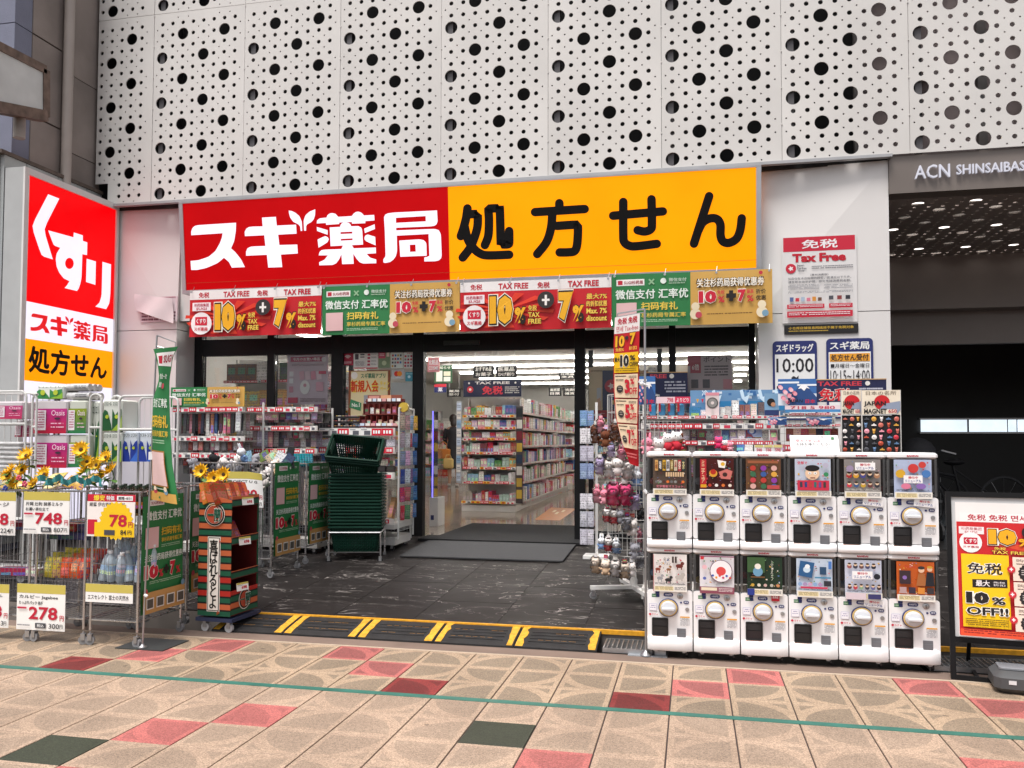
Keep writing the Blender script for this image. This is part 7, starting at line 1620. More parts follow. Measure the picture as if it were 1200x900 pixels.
for k_, (z, y) in enumerate(((0.01, .0), (hh * .42, .09), (hh * .84, .16))):
    m = MB(); m.box(0, y, z, wm_, .19, z + .012); m.build('tier', MAR, mr_)
    if k_ < 2:
        for q in range(8): MB().box(wm_ * q / 7 - .003 + (.003 if q == 0 else 0), y + .01, z + .0121, wm_ * q / 7 + .003 - (.003 if q == 7 else 0), .175, z + hh * .36).build('divider', MAR, mr_)
        for q in range(7):
            o = MB().box(wm_ * (q + .15) / 7, y + .03, z + .0125, wm_ * (q + .85) / 7, y + .06, z + rnd.uniform(.06, .09)).build('tester', PACK, mr_); o.color = (*rnd.choice([S('C89A8A'), S('A8485A'), S('E0C0B0'), S('7A3A3A'), S('D8D4D0')]), 1)
p = Print(wm_, .035); [p.rect(.02 + q * .14, .1, .13 + q * .14, .9, ['C8D8E8', 'E8E0DA', 'D8A0A0', 'F0F0F0'][q % 4]) for q in range(7)]
o = p.build(mr_); o.location = (0, -.002, .02); p2 = Print(wm_ * .9, .04); [p2.rect(.02 + q * .14, .1, .13 + q * .14, .9, ['E8E0DA', 'C8D8E8', 'F0F0F0', 'D8A0A0'][q % 4]) for q in range(7)]; o = p2.build(mr_); o.location = (wm_ * .05, .155, hh * .84)
p = Print(wm_ * .9, .045); p.rect(0, 0, 1, 1, '8A4A3A'); p.rect(.38, .05, .68, .9, 'D8A078'); p.rect(.04, .2, .34, .8, 'C88A80'); o = p.build(mr_, 'header'); o.location = (wm_ * .05, .17, hh * .92)
# goods on its lower shelves
for k_, (zz, n, cols, w_, h_) in enumerate(((r3[1][0] + r3[1][1], 9, ['E8E4EC', 'C8B8D8', 'D8D4E0', '4A3A50'], .09, .07), (r3[2][0] + r3[2][1], 9, ['3A2A2C', 'A8685A', 'C89A7A', '2A2226'], .08, .06), (r3[3][0] + r3[3][1], 8, ['C08A5A', 'A87A50', '4A3A34'], .05, .22))):
    for i in range(n):
        x = a3 + .06 + (w3 - .12) * i / (n - 1); me = CH.setdefault('g%d' % k_, MB().box(-w_ / 2, -.03, 0, w_ / 2, .03, h_).mesh('pack', PACK))
        pack(me, (x, YGN + .05, zz), (R(-14 if k_ < 2 else -25), 0, rnd.uniform(-.15, .15)), S(cols[i % len(cols)]), '%s pack from the left on the %s shelf of the white cosmetic rack' % (ORDN(i, n), ['second', 'third', 'lowest'][k_]), 'packs on the white cosmetic rack')
# hanging bags on the end of the gondola
ex = a3 + w3 + .03
et = thing('end_panel_rack', 'white wire end panel with rows of hanging pouches, left of the doorway', 'hook rack', (ex, YGN + .03, z03))
m = MB(); zt2 = PY(470, 478, YGN)[2] - z03; m.path([(0, 0, .12), (0, 0, zt2), (0, .46, zt2), (0, .46, .12)], .010, 6); wire_grid(m, (0, 0, .2), (0, 1, 0), (0, 0, 1), .46, zt2 - .25, 12, 28, .0015); m.build('wire_panel', CAGE, et)
pb = bag_mesh(.07, .15, .012, 'pb')
pal5 = [('C8B0A0', 'D8A8B0', '8AA8C8', 'E0B040'), ('B8A8B8', 'D8D8DC', 'C03060', '2F6AA8'), ('7A8AA8', 'D8A8C8', 'B8B8C0', '2F6AA8'), ('2A4A9A', 'C8D0DC', '8A6A9A', '2F6AA8'), ('C03A50', 'B8586A', '6A8A9A', '3A7AB0'), ('C0304A', '5A8A5A', 'D8B8A0', '3A7AB0')]
for r_ in range(6):
    for i in range(4):
        z = z03 + zt2 - .22 - r_ * .185; y = YGN + .05 + i * .115
        o = ob('hanging_pouch', pb, None, (ex + .035 + .012 * (i % 2), y, z), (0, R(rnd.uniform(-4, 4)), R(60 + rnd.uniform(-15, 15)))); o.color = (*S(pal5[r_][i]), 1)
        tag(o, 'hanging pouch, %s row, %s, on the doorway end panel' % (['top', 'second', 'third', 'fourth', 'fifth', 'bottom'][r_], ['nearest', 'second from the front', 'third from the front', 'farthest'][i]), 'pouch', 'hanging pouches on the end panel by the doorway')
m = MB(); m.lathe([(.05, 0), (.05, .05)], 14, (0, 0, 0), M=Matrix.Rotation(R(90), 3, 'X')); o = m.build('yellow_disc_sign', mat('yellow_plastic', (.55, .38, .05), .4), None, True, (ex + .03, YGN + .12, z03 + zt2 + .01)); tag(o, 'small round yellow sign on top of the end panel', 'sign')

# ================================================================== CAPSULE MACHINES
GW, GD = .264, .30
GWH = mat('capsule_machine_white', (.87, .865, .875), .3, var=.03, scale=3, coat=.25)
CLR2 = clear_mat('machine_window', (.9, .92, .93), .2, .05)
NAVY = S('28306A')
def front_loop(w, z0, z1, b, n=5):
    lp = []
    for cx_, cz_, a0 in ((w / 2 - b, z1 - b, 0), (-w / 2 + b, z1 - b, 90), (-w / 2 + b, z0 + b, 180), (w / 2 - b, z0 + b, 270)):
        for i in range(n): a_ = R(a0 + 90 * i / (n - 1)); lp.append((cx_ + b * math.cos(a_), cz_ + b * math.sin(a_)))
    return lp
def machine_meshes(low):
    k_ = 'gm%d' % low
    if k_ in CH: return CH[k_]
    hb = .345 if not low else .385                # body height
    P_ = []
    m = MB(); m.bevbox(-GW / 2, .022, .0, GW / 2, GD, hb, .012)
    m.poly([front_loop(GW, .06, hb - .003, .016)], .008, .014)
    P_.append(('housing', m.mesh('housing', GWH, True)))
    # bulging front lip: extruded profile
    prof = [(.024, .0), (-.010, .0), (-.018, .010), (-.018, .028 + .04 * low), (-.010, .040 + .04 * low), (.003, .047 + .04 * low), (.0076, .056 + .04 * low)]
    m = MB(); n = len(prof); W2 = GW / 2; secs = []
    for u in range(11):
        s_ = -1 + 2 * u / 10; e = .5 * (1 - abs(s_) ** 6) + .5; secs.append([(s_ * W2 * .995, .024 + (y - .024) * e, z) for y, z in prof])
    m.add([p for s_ in secs for p in s_], [(a * n + i, (a + 1) * n + i, (a + 1) * n + i + 1, a * n + i + 1) for a in range(10) for i in range(n - 1)] + [tuple(range(n - 1, -1, -1)), tuple(10 * n + i for i in range(n))])
    P_.append(('front_lip', m.mesh('front_lip', GWH, True)))
    zk = hb - .115
    M90 = Matrix.Rotation(R(90), 3, 'X')
    m = MB(); m.lathe([(.058, -.003), (.058, .010), (.055, .013)], 28, (-.008, .008, zk), M=M90); P_.append(('dial_ring', m.mesh('dial_ring', mat('navy_ring', NAVY, .4))))
    m = MB(); m.lathe([(.0535, .0132), (.0525, .016), (.047, .016)], 28, (-.008, .008, zk), M=M90); P_.append(('dial_rim', m.mesh('dial_rim', mat('yellow_ring', S('CDB070'), .4))))
    m = MB(); m.lathe([(.045, .0162), (.045, .024), (.042, .027)], 28, (-.008, .008, zk), M=M90); m.lathe([(.040, .0272), (.037, .031), (.02, .033)], 24, (-.008, .008, zk), M=M90, sy=1)
    P_.append(('dial', m.mesh('dial', mat('pale_dial', (.66, .67, .70), .25, coat=.3), True)))
    m = MB(); m.bevbox(-.046, -.058, zk - .011, .030, -.030, zk + .011, .006); P_.append(('knob_handle', m.mesh('knob_handle', mat('pale_dial', (.6, .6, .6), .3), True)))
    zd = .108 + .04 * low; dz = .04 * low
    m = MB(); m.poly([front_loop(.096, -.057, .057, .008), list(reversed(front_loop(.084, -.051, .051, .006)))], 0, .008); m.box(-.042, .0072, -.051, .042, .0076, .051); m.box(-.039, .001, .006, .039, .0070, .044); m.add([(-.039, .002, .002), (.039, .002, .002), (.039, .0070, -.048), (-.039, .0070, -.048)], [(0, 1, 2, 3)])
    m.v = [(x - .057, y, z + zd) for x, y, z in m.v]; P_.append(('capsule_chute', m.mesh('capsule_chute', BLKPL)))
    m = MB(); m.box(.042, .003, .045 + dz, .093, .0075, .101 + dz); m.box(.046, -.001, .048 + dz, .089, .003, .080 + dz); P_.append(('coin_return', m.mesh('coin_return', mat('grey_door', (.16, .165, .18), .4))))
    m = MB(); m.lathe([(.018, 0), (.018, .004), (.015, .006)], 18, (.060, .008, hb - .040), M=M90); m.lathe([(.0115, 0), (.0115, .006)], 14, (.102, .008, hb - .122), M=M90); P_.append(('coin_slot', m.mesh('coin_slot', STEEL, True)))
    m = MB(); m.box(.0585, .0005, hb - .052, .0615, .0018, hb - .030); P_.append(('slot_gap', m.mesh('slot_gap', BLACK)))
    p = Print(GW, hb, step=.0004)
    q = lambda x, z: ((x + GW / 2) / GW, 1 - z / hb)
    def rc(x0, z0, x1, z1, c): p.rect(*q(x0, z1), *q(x1, z0), c)
    def tx(t_, x0, z0, x1, z1, c, b=.02): p.text(t_, *q(x0, z1), *q(x1, z0), c, b)
    rc(-.105, hb - .052, -.064, hb - .030, '2F6A44'); rc(-.084, hb - .0295, -.060, hb - .006, '28306A'); rc(-.078, hb - .050, -.060, hb - .0305, '28306A'); tx('100', -.102, hb - .047, -.082, hb - .036, 'C8E0C8')
    for cx_, cz_, w_, h_ in ((-.008, hb - .033, .056, .024), (.096, hb - .078, .032, .02)):
        p.shape([(q(cx_ + x, cz_ + z)) for x, z in front_loop(w_, -h_ / 2, h_ / 2, h_ * .45, 4)], '28306A'); tx('100円' if w_ > .04 else '専用', cx_ - w_ * .32, cz_ - h_ * .25, cx_ + w_ * .32, cz_ + h_ * .28, 'E8ECF4')
    p.disc(*q(.066, hb - .080), .006, '28306A')
    rc(-.120, zk - .022, -.076, zk + .022, 'A8A4CC'); rc(-.1185, zk - .0205, -.0775, zk + .0205, 'F0EEF4'); p.lines(*q(-.114, zk + .012), *q(-.082, zk - .012), 2, '6A60A0', .3, seed=2)
    p.disc(*q(-.115, .185 + dz), .007, 'C01C3C'); tx('ガチャ', -.106, .179 + dz, -.068, .191 + dz, 'C01C3C', .02)
    rc(.060, .170 + dz, .116, .178 + dz, 'E0A030'); p.lines(*q(.060, .168 + dz), *q(.116, .118 + dz), 7, '8A8A90', .45, seed=5); rc(-.118, .0445 + dz, -.114, .049 + dz, 'E8A030'); p.lines(*q(-.110, .049 + dz), *q(-.02, .044 + dz), 1, 'D89A80', .6, seed=8)
    for nm, (x, z) in (('a', (0, 0)),): pass
    me = p.mb.mesh('print', p.mats); P_.append(('print', me, (-GW / 2, .0078, 0)))
    # window box above the body
    zw0, zw1 = hb + .003, hb + .003 + .225
    m = MB(); [m.box(x - .006, y, zw0, x + .006, y + .012, zw1) for x in (-GW / 2 + .008, GW / 2 - .008) for y in (.02, GD - .02)]; P_.append(('window_post', m.mesh('window_post', mat('grey_clear_post', (.30, .30, .30), .3))))
    m = MB(); m.box(-GW / 2 + .004, GD - .012, zw0, GW / 2 - .004, GD - .002, zw1); P_.append(('back_wall', m.mesh('back_wall', mat('machine_inner_dark', (.05, .045, .042), .5))))
    m = MB(); x = GW / 2 - .003
    m.add([(-x, .012, zw0), (x, .012, zw0), (x, .012, zw1), (-x, .012, zw1), (-x, GD - .013, zw0), (x, GD - .013, zw0), (x, GD - .013, zw1), (-x, GD - .013, zw1)], [(0, 1, 2, 3), (4, 0, 3, 7), (1, 5, 6, 2)]); P_.append(('clear_window', m.mesh('clear_window', CLR2)))
    m = MB(); m.bevbox(-GW / 2 - .001, .0, zw1 + .001, GW / 2 + .001, GD, zw1 + .040, .012); P_.append(('lid', m.mesh('lid', GWH, True)))
    p = Print(.06, .01); p.text('BANDAI', 0, 0, 1, 1, 'C01C3C', .06); me = p.mb.mesh('lid_print', p.mats); P_.append(('lid_print', me, (-.03, .0, zw1 + .016)))
    if low:
        m = MB()
        for sx in (-.085, .085): m.box(sx - .012, .03, -.02, sx + .012, .05, -.001)
        P_.append(('caster_fork', m.mesh('caster_fork', mat('pale_fork', (.55, .55, .56), .4))))
        m = MB(); [m.tube((sx - .02, y, -.024), (sx - .006, y, -.024), .0225, 14) for sx in (-.085, .11) for y in (.05, .24)]; P_.append(('caster_wheel', m.mesh('caster_wheel', BLKPL)))
    CH[k_] = (P_, hb, zw0, zw1); return CH[k_]
CAPS = None
def capsules(t, zw0, seed):
    rr = random.Random(seed)
    for i in range(7):
        k_ = 'cap%d' % (seed % 4)
        if k_ not in CH: m = MB(); m.ball((0, 0, 0), .024, n=10, k=6); CH[k_] = m.mesh('capsule', mat('capsule_' + str(seed % 4), [(.45, .04, .05), (.7, .7, .72), (.1, .3, .5), (.6, .4, .08)][seed % 4], .25, coat=.4), True)
        ob('capsule', CH[k_], t, (-.10 + .033 * i, .20 + rr.uniform(-.02, .03), zw0 + .026 + rr.uniform(0, .05)))
def card_generic(bgc, fn):
    def f(p):
        rb_ = random.Random(bgc)
        for k_ in range(46):
            x, y, s_ = rb_.uniform(.03, .93), rb_.uniform(.03, .78), rb_.uniform(.012, .05); c = rb_.choice(['E8E4DC', '2A2628', 'C83040', 'D8A838', '5A7AB0', '6A9A6A', 'D890A0', bgc]); p.rect(x, y, x + s_, y + s_ * rb_.uniform(.3, 1.2), c) if k_ % 2 else p.disc(x, y, s_ * .5 * p.w, c, n=7)
        p.lines(.05, .765, .95, .815, 2, rb_.choice(['E8E4DC', '3A3438']), .5, seed=3); p.rect(0, .83, 1, 1, 'E8E4DC'); p.rect(.04, .86, .6, .97, 'E8D8A8'); p.lines(.06, .87, .58, .96, 3, '80705A', .45, seed=4); p.lines(.64, .87, .96, .96, 3, '60606A', .45, seed=7); fn(p)
    return bgc, f
def blobs(p, x0, y0, x1, y1, nx, ny, cols, r, face=False, seed=0):
    rr = random.Random(seed)
    for j in range(ny):
        for i in range(nx):
            cx_, cy_ = x0 + (x1 - x0) * (i + .5) / nx, y0 + (y1 - y0) * (j + .5) / ny; c = cols[(i + j * nx) % len(cols)]
            p.disc(cx_, cy_ + .03, r * p.w, c, n=14)
            if face: p.disc(cx_, cy_ - .02, r * p.w * .72, 'E8C8A8', n=12); p.disc(cx_, cy_ - .045, r * p.w * .72, '3A2A24', ry=r * p.w * .42, n=12)
def sold(p, x, y, w=.5, h=.15):
    p.rect(x, y, x + w, y + h, 'F4F2F2'); p.text('稼働中', x + w * .25, y + h * .12, x + w * .75, y + h * .45, 'C83048', .03); p.text('リニューアル', x + w * .08, y + h * .55, x + w * .92, y + h * .9, '3A4A9A', .03)
UP = [
 (card_generic('5A4A40', lambda p: ([p.rect(.06 + .115 * i, .05, .15 + .115 * i, .34, ['D8A860', '2A2A2E', 'D8A830', 'E8E4E0', '8A6A20', 'D8CCB0', 'B02830', '203A3A'][i]) for i in range(8)], [p.text(['七味', '味噌', '大福', '煎餅', '抹茶', '羊羹', '祭', '茶'][i], .07 + .115 * i, .08, .14 + .115 * i, .3, ['8A3A20', 'E8E4E0', '2A2A2E', '2A2A2E', 'E8D8A0', 'A02830', 'F0E0D0', 'D8C890'][i], .02, vert=True) for i in range(8)], [p.rect(.38 + .07 * i, .38, .43 + .07 * i, .5, 'D8B890') for i in range(8)], blobs(p, .05, .52, .95, .7, 8, 1, ['6A6A6A', '8A8A88', '503028', 'D87030'], .045), p.text('文字看板マスコット', .1, .73, .9, .8, 'D87A8A'))), 'capsule machine in the upper row with a card of upright shop sign strips'),
 (card_generic('4A1A18', lambda p: (p.rect(.02, .02, .2, .8, 'B01C28'), p.text('ミニチュア', .05, .06, .16, .66, 'E8C8A0', .02, vert=True), p.rect(.03, .7, .2, .78, 'D8A020'), p.disc(.4, .4, p.w * .12, 'D89A30'), p.disc(.4, .36, p.w * .085, 'B02A18'), p.shape([(.52, .04), (.78, .08), (.74, .26), (.56, .24)], 'F0ECE8'), p.disc(.68, .15, p.w * .06, 'E0B030'), p.shape([(.56, .36), (.8, .28), (.96, .34), (.9, .56), (.62, .54)], 'C87068'), p.disc(.74, .43, p.w * .07, '3A2018'), blobs(p, .2, .6, .98, .78, 4, 1, ['B83A28', 'E8E4E0', 'D87030', 'E8D8C8'], .05))), 'capsule machine in the upper row with a dark red card of small dishes'),
 (card_generic('6A4A34', lambda p: (p.rect(.05, .05, .92, .12, '9A5A3A'), blobs(p, .05, .14, .95, .78, 3, 4, ['B83A30', '8A3AA0', 'D8A8A0', '3A6A4A', '3A5A9A', 'D8A040', 'C04048'], .085, seed=3), p.rect(.6, .7, .95, .8, 'B84A4A'))), 'capsule machine in the upper row with a brown card of little vehicles'),
 (card_generic('C0C8D8', lambda p: (p.text('全部で', .06, .06, .34, .14, 'C83048', .04), p.disc(.48, .38, p.w * .2, 'E8C4A4', ry=p.w * .2), p.disc(.48, .24, p.w * .2, '1A1618', ry=p.w * .1), p.disc(.41, .37, p.w * .045, 'F4F2F0'), p.disc(.56, .37, p.w * .045, 'F4F2F0'), p.disc(.41, .37, p.w * .015, '201818'), p.disc(.56, .37, p.w * .015, '201818'), p.rect(.42, .48, .56, .50, '8A3A30'), p.disc(.85, .16, p.w * .08, 'B8B4C8'), p.disc(.86, .4, p.w * .07, '3A8A5A'), p.rect(.06, .56, .94, .82, 'C8304A'), [p.rect(.13 + .13 * i, .6, .2 + .13 * i, .74, ['3A3A4A', '28407A', 'B8403A', '2A6A6A', '6A4A8A', '3A3A3A'][i]) for i in range(6)])), 'capsule machine in the upper row with a card of one big cartoon head'),
 (card_generic('8A8482', lambda p: (blobs(p, .03, .28, .97, .5, 5, 1, ['A83030', 'D8A030', '4A4A8A', '30303A', 'A87A5A'], .08, True), blobs(p, .03, .52, .97, .76, 5, 1, ['C83A4A', '3A5A8A', 'C8A030', '6A3A3A', '30303A'], .07, True), p.disc(.14, .24, p.w * .1, '9A8AA8'), sold(p, .28, .08, .55, .2))), 'capsule machine in the upper row with a grey card of round faced figures'),
 (card_generic('B0BCD8', lambda p: (p.disc(.5, .22, p.w * .14, 'C83A38'), p.disc(.74, .13, p.w * .1, 'C8403A'), p.disc(.16, .36, p.w * .13, 'D8A830'), p.disc(.84, .36, p.w * .12, '4A7AB8'), p.disc(.3, .68, p.w * .13, 'D87A98', ry=p.w * .09), p.disc(.7, .68, p.w * .13, '8A6AB0', ry=p.w * .09), sold(p, .24, .4, .5, .2))), 'capsule machine at the right end of the upper row with coloured pouches on its card')]
LO = [
 (card_generic('ECE6E2', lambda p: (p.rect(0, 0, .02, 1, 'C08080'), p.text('名犬', .3, .08, .5, .18, '3A2A28', .0), p.text('II', .56, .05, .7, .22, '3A2A28', .03), p.text('セレクション', .08, .2, .52, .28, '3A2A28', .0), *[(p.disc(x, y, p.w * r_, c, ry=p.w * r_ * .6), p.disc(x + r_ * .8, y - .07, p.w * r_ * .5, c), p.rect(x - r_ * .7, y, x - r_ * .4, y + .1, c), p.rect(x + r_ * .4, y, x + r_ * .7, y + .1, c)) for x, y, r_, c in ((.14, .4, .08, '8A4030'), (.46, .4, .07, '8A5A3A'), (.78, .3, .11, '6A2A24'), (.2, .64, .09, '9A9A9E'), (.45, .68, .1, '2A282A'), (.78, .6, .13, 'B8B2AC'))])), 'capsule machine in the lower row with a white card of dogs'),
 (card_generic('E4E0E4', lambda p: (p.rect(0, 0, 1, .03, '8A4A6A'), p.disc(.62, .4, p.w * .33, '6A3A5A', ry=p.h * .3), p.disc(.62, .4, p.w * .31, 'F0ECEE', ry=p.h * .285), p.disc(.62, .4, p.w * .14, 'D84A48'), [p.disc(.38 + .1 * i, .52 + .05 * (i % 2), p.w * .035, ['3A5AB0', 'E8A030', 'D84A48', 'C83A6A', '3A5AB0', 'D84A48'][i]) for i in range(6)], p.rect(.02, .02, .12, .1, 'C8303C'), p.disc(.14, .3, p.w * .07, 'E8B8C0'), p.disc(.14, .6, p.w * .05, '5A6AB0'), p.rect(0, .82, 1, 1, '8A4A5A'), p.rect(.04, .84, .5, .92, 'E8DCC0'), p.lines(.55, .85, .95, .96, 3, 'F0E0E0'))), 'capsule machine in the lower row with a white card holding a large oval picture'),
 (card_generic('24382A', lambda p: (p.rect(0, 0, .5, .4, '3A5A34'), p.disc(.3, .38, p.w * .14, '6A9AB8', ry=p.w * .15), p.disc(.3, .24, p.w * .09, 'E8E4D8'), p.rect(.1, .5, .5, .54, '6A4A2A'), p.text('ふくろう', .66, .08, .74, .6, 'D8D8C8', .0, vert=True), blobs(p, .06, .6, .96, .8, 5, 1, ['C8A040', 'D8D0C0', 'C8A8A0', 'B8B4A8', 'C88A5A'], .05), p.rect(0, .83, .2, 1, '2A3A8A'))), 'capsule machine in the lower row with a dark green card of small birds'),
 (card_generic('C8D4E4', lambda p: (p.shape([(.1, .05), (.5, .1), (.42, .5), (.04, .44)], '2A5A8A'), p.disc(.28, .28, p.w * .1, 'C8DCEC'), p.disc(.3, .2, p.w * .07, 'E8F0F4'), p.rect(.64, .2, .82, .4, '2A4A6A'), p.rect(.88, .05, .97, .25, '4A7AC0'), p.rect(.5, .46, .95, .5, '4A8AB0'), blobs(p, .02, .56, .72, .7, 5, 1, ['8AA8D0', 'A890B8', 'C8A0C0'], .06), p.rect(.75, .56, .95, .7, '30303A'), p.rect(.1, .72, .85, .77, 'C83A5A'))), 'capsule machine in the lower row with a pale blue card of charms'),
 (card_generic('C8CCDC', lambda p: (blobs(p, .03, .04, .85, .22, 5, 1, ['9A5A5A', '3A3A4A', '6A4A4A', '4A4A6A', '2A2A34'], .065, True), blobs(p, .03, .55, .98, .78, 6, 1, ['5A3A3A', 'B83A4A', '8AA88A', '3A3A4A', '6A6A9A', '4A3A3A'], .06, True), p.disc(.85, .4, p.w * .09, '20242E'), sold(p, .18, .27, .55, .2), p.rect(0, .83, .55, 1, 'D8C8D0'), p.rect(.6, .85, .95, .98, '3A3A6A'))), 'capsule machine in the lower row with a pale card crowded with tiny figures'),
 (card_generic('C8602A', lambda p: (p.rect(.06, .22, .36, .56, '3A2A30'), p.disc(.2, .4, p.w * .06, '8A6AB0'), p.shape([(.56, .28), (.72, .28), (.8, .6), (.5, .6)], 'A8683A'), p.disc(.64, .2, p.w * .08, 'E8C0A0'), p.disc(.64, .14, p.w * .09, '3A3030', ry=p.w * .05), p.shape([(.78, .24), (.96, .26), (.98, .6), (.74, .6)], '22242C'), p.disc(.86, .17, p.w * .07, 'E0B898'), p.disc(.86, .12, p.w * .075, 'C89A3A', ry=p.w * .04), p.text('コレクション', .2, .08, .55, .16, 'B82030', .03), *[p.rect(.06 + .24 * i, .64, .24 + .24 * i, .8, ['B89A9A', '3A3040', 'D88A3A', '3A3438'][i]) for i in range(4)])), 'capsule machine at the right end of the lower row with an orange card')]
YG0 = .155
z_low = .050
xg0 = PY(758, 700, YG0)[0]; xg1 = PY(1101.5, 700, YG0)[0]; pitch = (xg1 - xg0) / 6
sc_ = pitch / (GW + .006)
hb_l = machine_meshes(1); hb_u = machine_meshes(0)
H_low = hb_l[3] + .040; ZS_ = sc_ * .93
for row in (1, 0):
    parts, hb, zw0, zw1 = machine_meshes(row)
    for i in range(6):
        (bgc, fn), lab = (LO if row else UP)[i]
        z = z_low if row else z_low + H_low * ZS_ + .002
        t = thing('capsule_machine', lab, 'capsule machine', (xg0 + pitch * (i + .5), YG0 - .02 + (.008 if row else 0), z), R([1, -.8, .5, -.5, .8, -1][i]), 'white capsule toy machines in two rows'); t.scale = (sc_, sc_, ZS_)
        for q in parts: ob(q[0], q[1], t, q[2] if len(q) > 2 else None)
        capsules(t, zw0, i + 6 * row)
        cw_, chh = .196, .235; card = MB().box(0, 0, 0, cw_, .002, chh).build('display_card', ink(bgc, .25), t); card.location = (-cw_ / 2 + rnd.uniform(-.006, .008), -.004, zw0 - .012)
        p = Print(cw_, chh, step=.0003); fn(p); p.build(card, 'card_print')
        if (row, i) in ((0, 4), (0, 5), (1, 4)):
            p = Print(.11, .045, step=.0004); p.rect(0, 0, 1, 1, 'E8E6EC'); sold(p, .02, .04, .96, .9); o = p.build(t, 'hand_written_note'); o.location = (.0, -.004, hb - .052); o.rotation_euler = (0, R(6), 0)
        if (row, i) == (1, 2): p = Print(.045, .04, step=.0004); p.rect(0, 0, 1, 1, 'B81C30'); p.text('新商品', .15, .2, .85, .6, 'F4E4E4', .02); o = p.build(t, 'red_sticker'); o.location = (.04, -.003, hb - .045)
# leaning notice on top
a = PY(927, 534, YG0 + .05); b_ = PY(984, 509, YG0 + .05)
board('notice_card', 'leaning white notice card with red and green writing on top of the capsule machines', 'notice', (a[0], YG0 + .05, a[2] + .012), b_[0] - a[0], b_[2] - a[2], 'EFEDEC', lambda p: (p.text('いつもご利用', .3, .05, .7, .15, '505058', .0), p.text('空カプセルは', .12, .22, .62, .38, 'C83048', .01), p.text('お持ち帰りください。', .12, .42, .9, .58, '303038', .01), p.disc(.88, .18, p.w * .035, '3A7A4A'), p.lines(.06, .64, .9, .68, 1, 'C04A60', .8), p.text('※空カプセルは', .06, .72, .6, .8, '606068', 0), p.text('お持ち帰りくださいませ', .12, .85, .9, .95, '505058', 0)), rx=R(-30), th=.003)

# ================================================================== RED BANNER STAND AND PLUSH SPINNER
a = PZ(757, 769, 0); rs = thing('banner_stand', 'steel banner stand with a long red discount banner beside the capsule machines', 'banner stand', tuple(a))
yt = PY(757, 362, a[1])[2]
m = MB(); m.box(-.11, -.02, 0, .13, .20, .006); m.build('base_plate', mat('pale_base_plate', (.40, .43, .46), .4, .4), rs)
m = MB(); m.lathe([(.036, .007), (.034, .014), (.014, .03), (.010, .04)], 14); m.tube((0, 0, .03), (.0, 0, yt), .0075, 8); m.tube((0, 0, yt), (-.17, .0, yt + .005 - .03), .005, 6); m.tube((-.17, 0, yt - .025), (-.17, 0, yt - .06), .004, 5); m.tube((0, 0, yt - .02), (-.17, 0, yt - .045), .003, 5); m.build('pole', STEEL, rs, True)
m = MB(); m.ball((-.02, -.01, yt - .47), .016); m.tube((-.05, -.015, yt - .455), (.02, -.01, yt - .48), .006, 6); m.tube((.01, -.012, 1.0), (-.01, -.012, 1.02), .012, 6); m.build('tie', CAPW, rs, True)
zt_, zb2 = PY(735, 372, a[1])[2], PY(735, 543, a[1])[2]; hb2 = zt_ - zb2; wb2 = .175
def rwarp(x, y, z):
    v = z / hb2; u = x / wb2
    l = 719 + (0 if v > .5 else (0 if v > .12 else 0)); 
    Lp = [(1, 721), (.8, 719.5), (.5, 719.5), (.3, 722.5), (.15, 729), (.04, 736), (0, 738)]; Rp = [(1, 750.5), (.8, 749.5), (.5, 749), (.3, 748), (.15, 748), (0, 748.5)]
    def ip(P_):
        for (v1, x1), (v0, x0) in zip(P_, P_[1:]):
            if v >= v0: return x0 + (x1 - x0) * (v - v0) / max(1e-6, v1 - v0)
        return P_[-1][1]
    p_ = PY(ip(Lp) + (ip(Rp) - ip(Lp)) * u, 460, a[1])
    return (p_[0] - a[0], y - .02 - .012 * math.sin(u * 3 + v * 4) - (.05 * (1 - u) * max(0, .4 - v)), z + zb2 + .02 * u * v - .02 * (1 - v) * u)
sheet(rs, wb2, hb2, FABR, .003, rwarp, 'banner_cloth')
def rb(p):
    p.rect(0, 0, 1, .115, 'EDE6E4'); p.text('免税 免税', .12, .012, .9, .055, 'C0203A', .04); p.text('면세 Tax-free', .08, .065, .94, .105, 'C0203A', .0)
    p.text('10', .06, .13, .42, .21, 'F0B020', .05, out='201008', outb=.1); p.disc(.5, .15, .012, '302828'); p.text('7', .62, .12, .85, .2, 'F0B020', .05, out='201008', outb=.1); p.text('免税%', .08, .215, .4, .24, 'F0C850'); p.text('折扣', .6, .21, .9, .235, 'F0C850')
    p.rect(.03, .25, .97, .385, 'F0C010'); p.text('最大', .05, .28, .25, .31, '1A1414', .04); p.text('10', .26, .265, .6, .345, '1A1414', .06, out='F8F4E8', outb=.1); p.text('%', .63, .27, .85, .305, '1A1414', .03); p.text('OFF!!', .62, .315, .96, .345, '1A1414', .03); p.lines(.08, .355, .9, .38, 2, '6A5010')
    for i, n_ in enumerate('357'):
        y = .395 + i * .168; p.rect(.05, y, .96, y + .158, 'E8D0B0'); p.lines(.08, y + .01, .5, y + .025, 1, '4A3A34'); p.lines(.6, y + .012, .9, y + .03, 2, '6A5A50'); p.lines(.1, y + .035, .4, y + .05, 1, '302820'); p.burst(.26, y + .1, .024, '2A2224', 12, .88); p.lines(.2, y + .085, .33, y + .115, 2, 'A89A90'); p.text(n_, .44, y + .035, .64, y + .13, 'C0182C', .05); p.text('%', .66, y + .03, .82, y + .07, 'C0182C', .04); p.text('OFF', .62, y + .09, .93, y + .135, 'C0182C', .03)
    p.lines(.1, .92, .9, .96, 2, 'D87070')
p = Print(wb2, hb2, warp=rwarp, step=.0012); rb(p); p.build(rs)
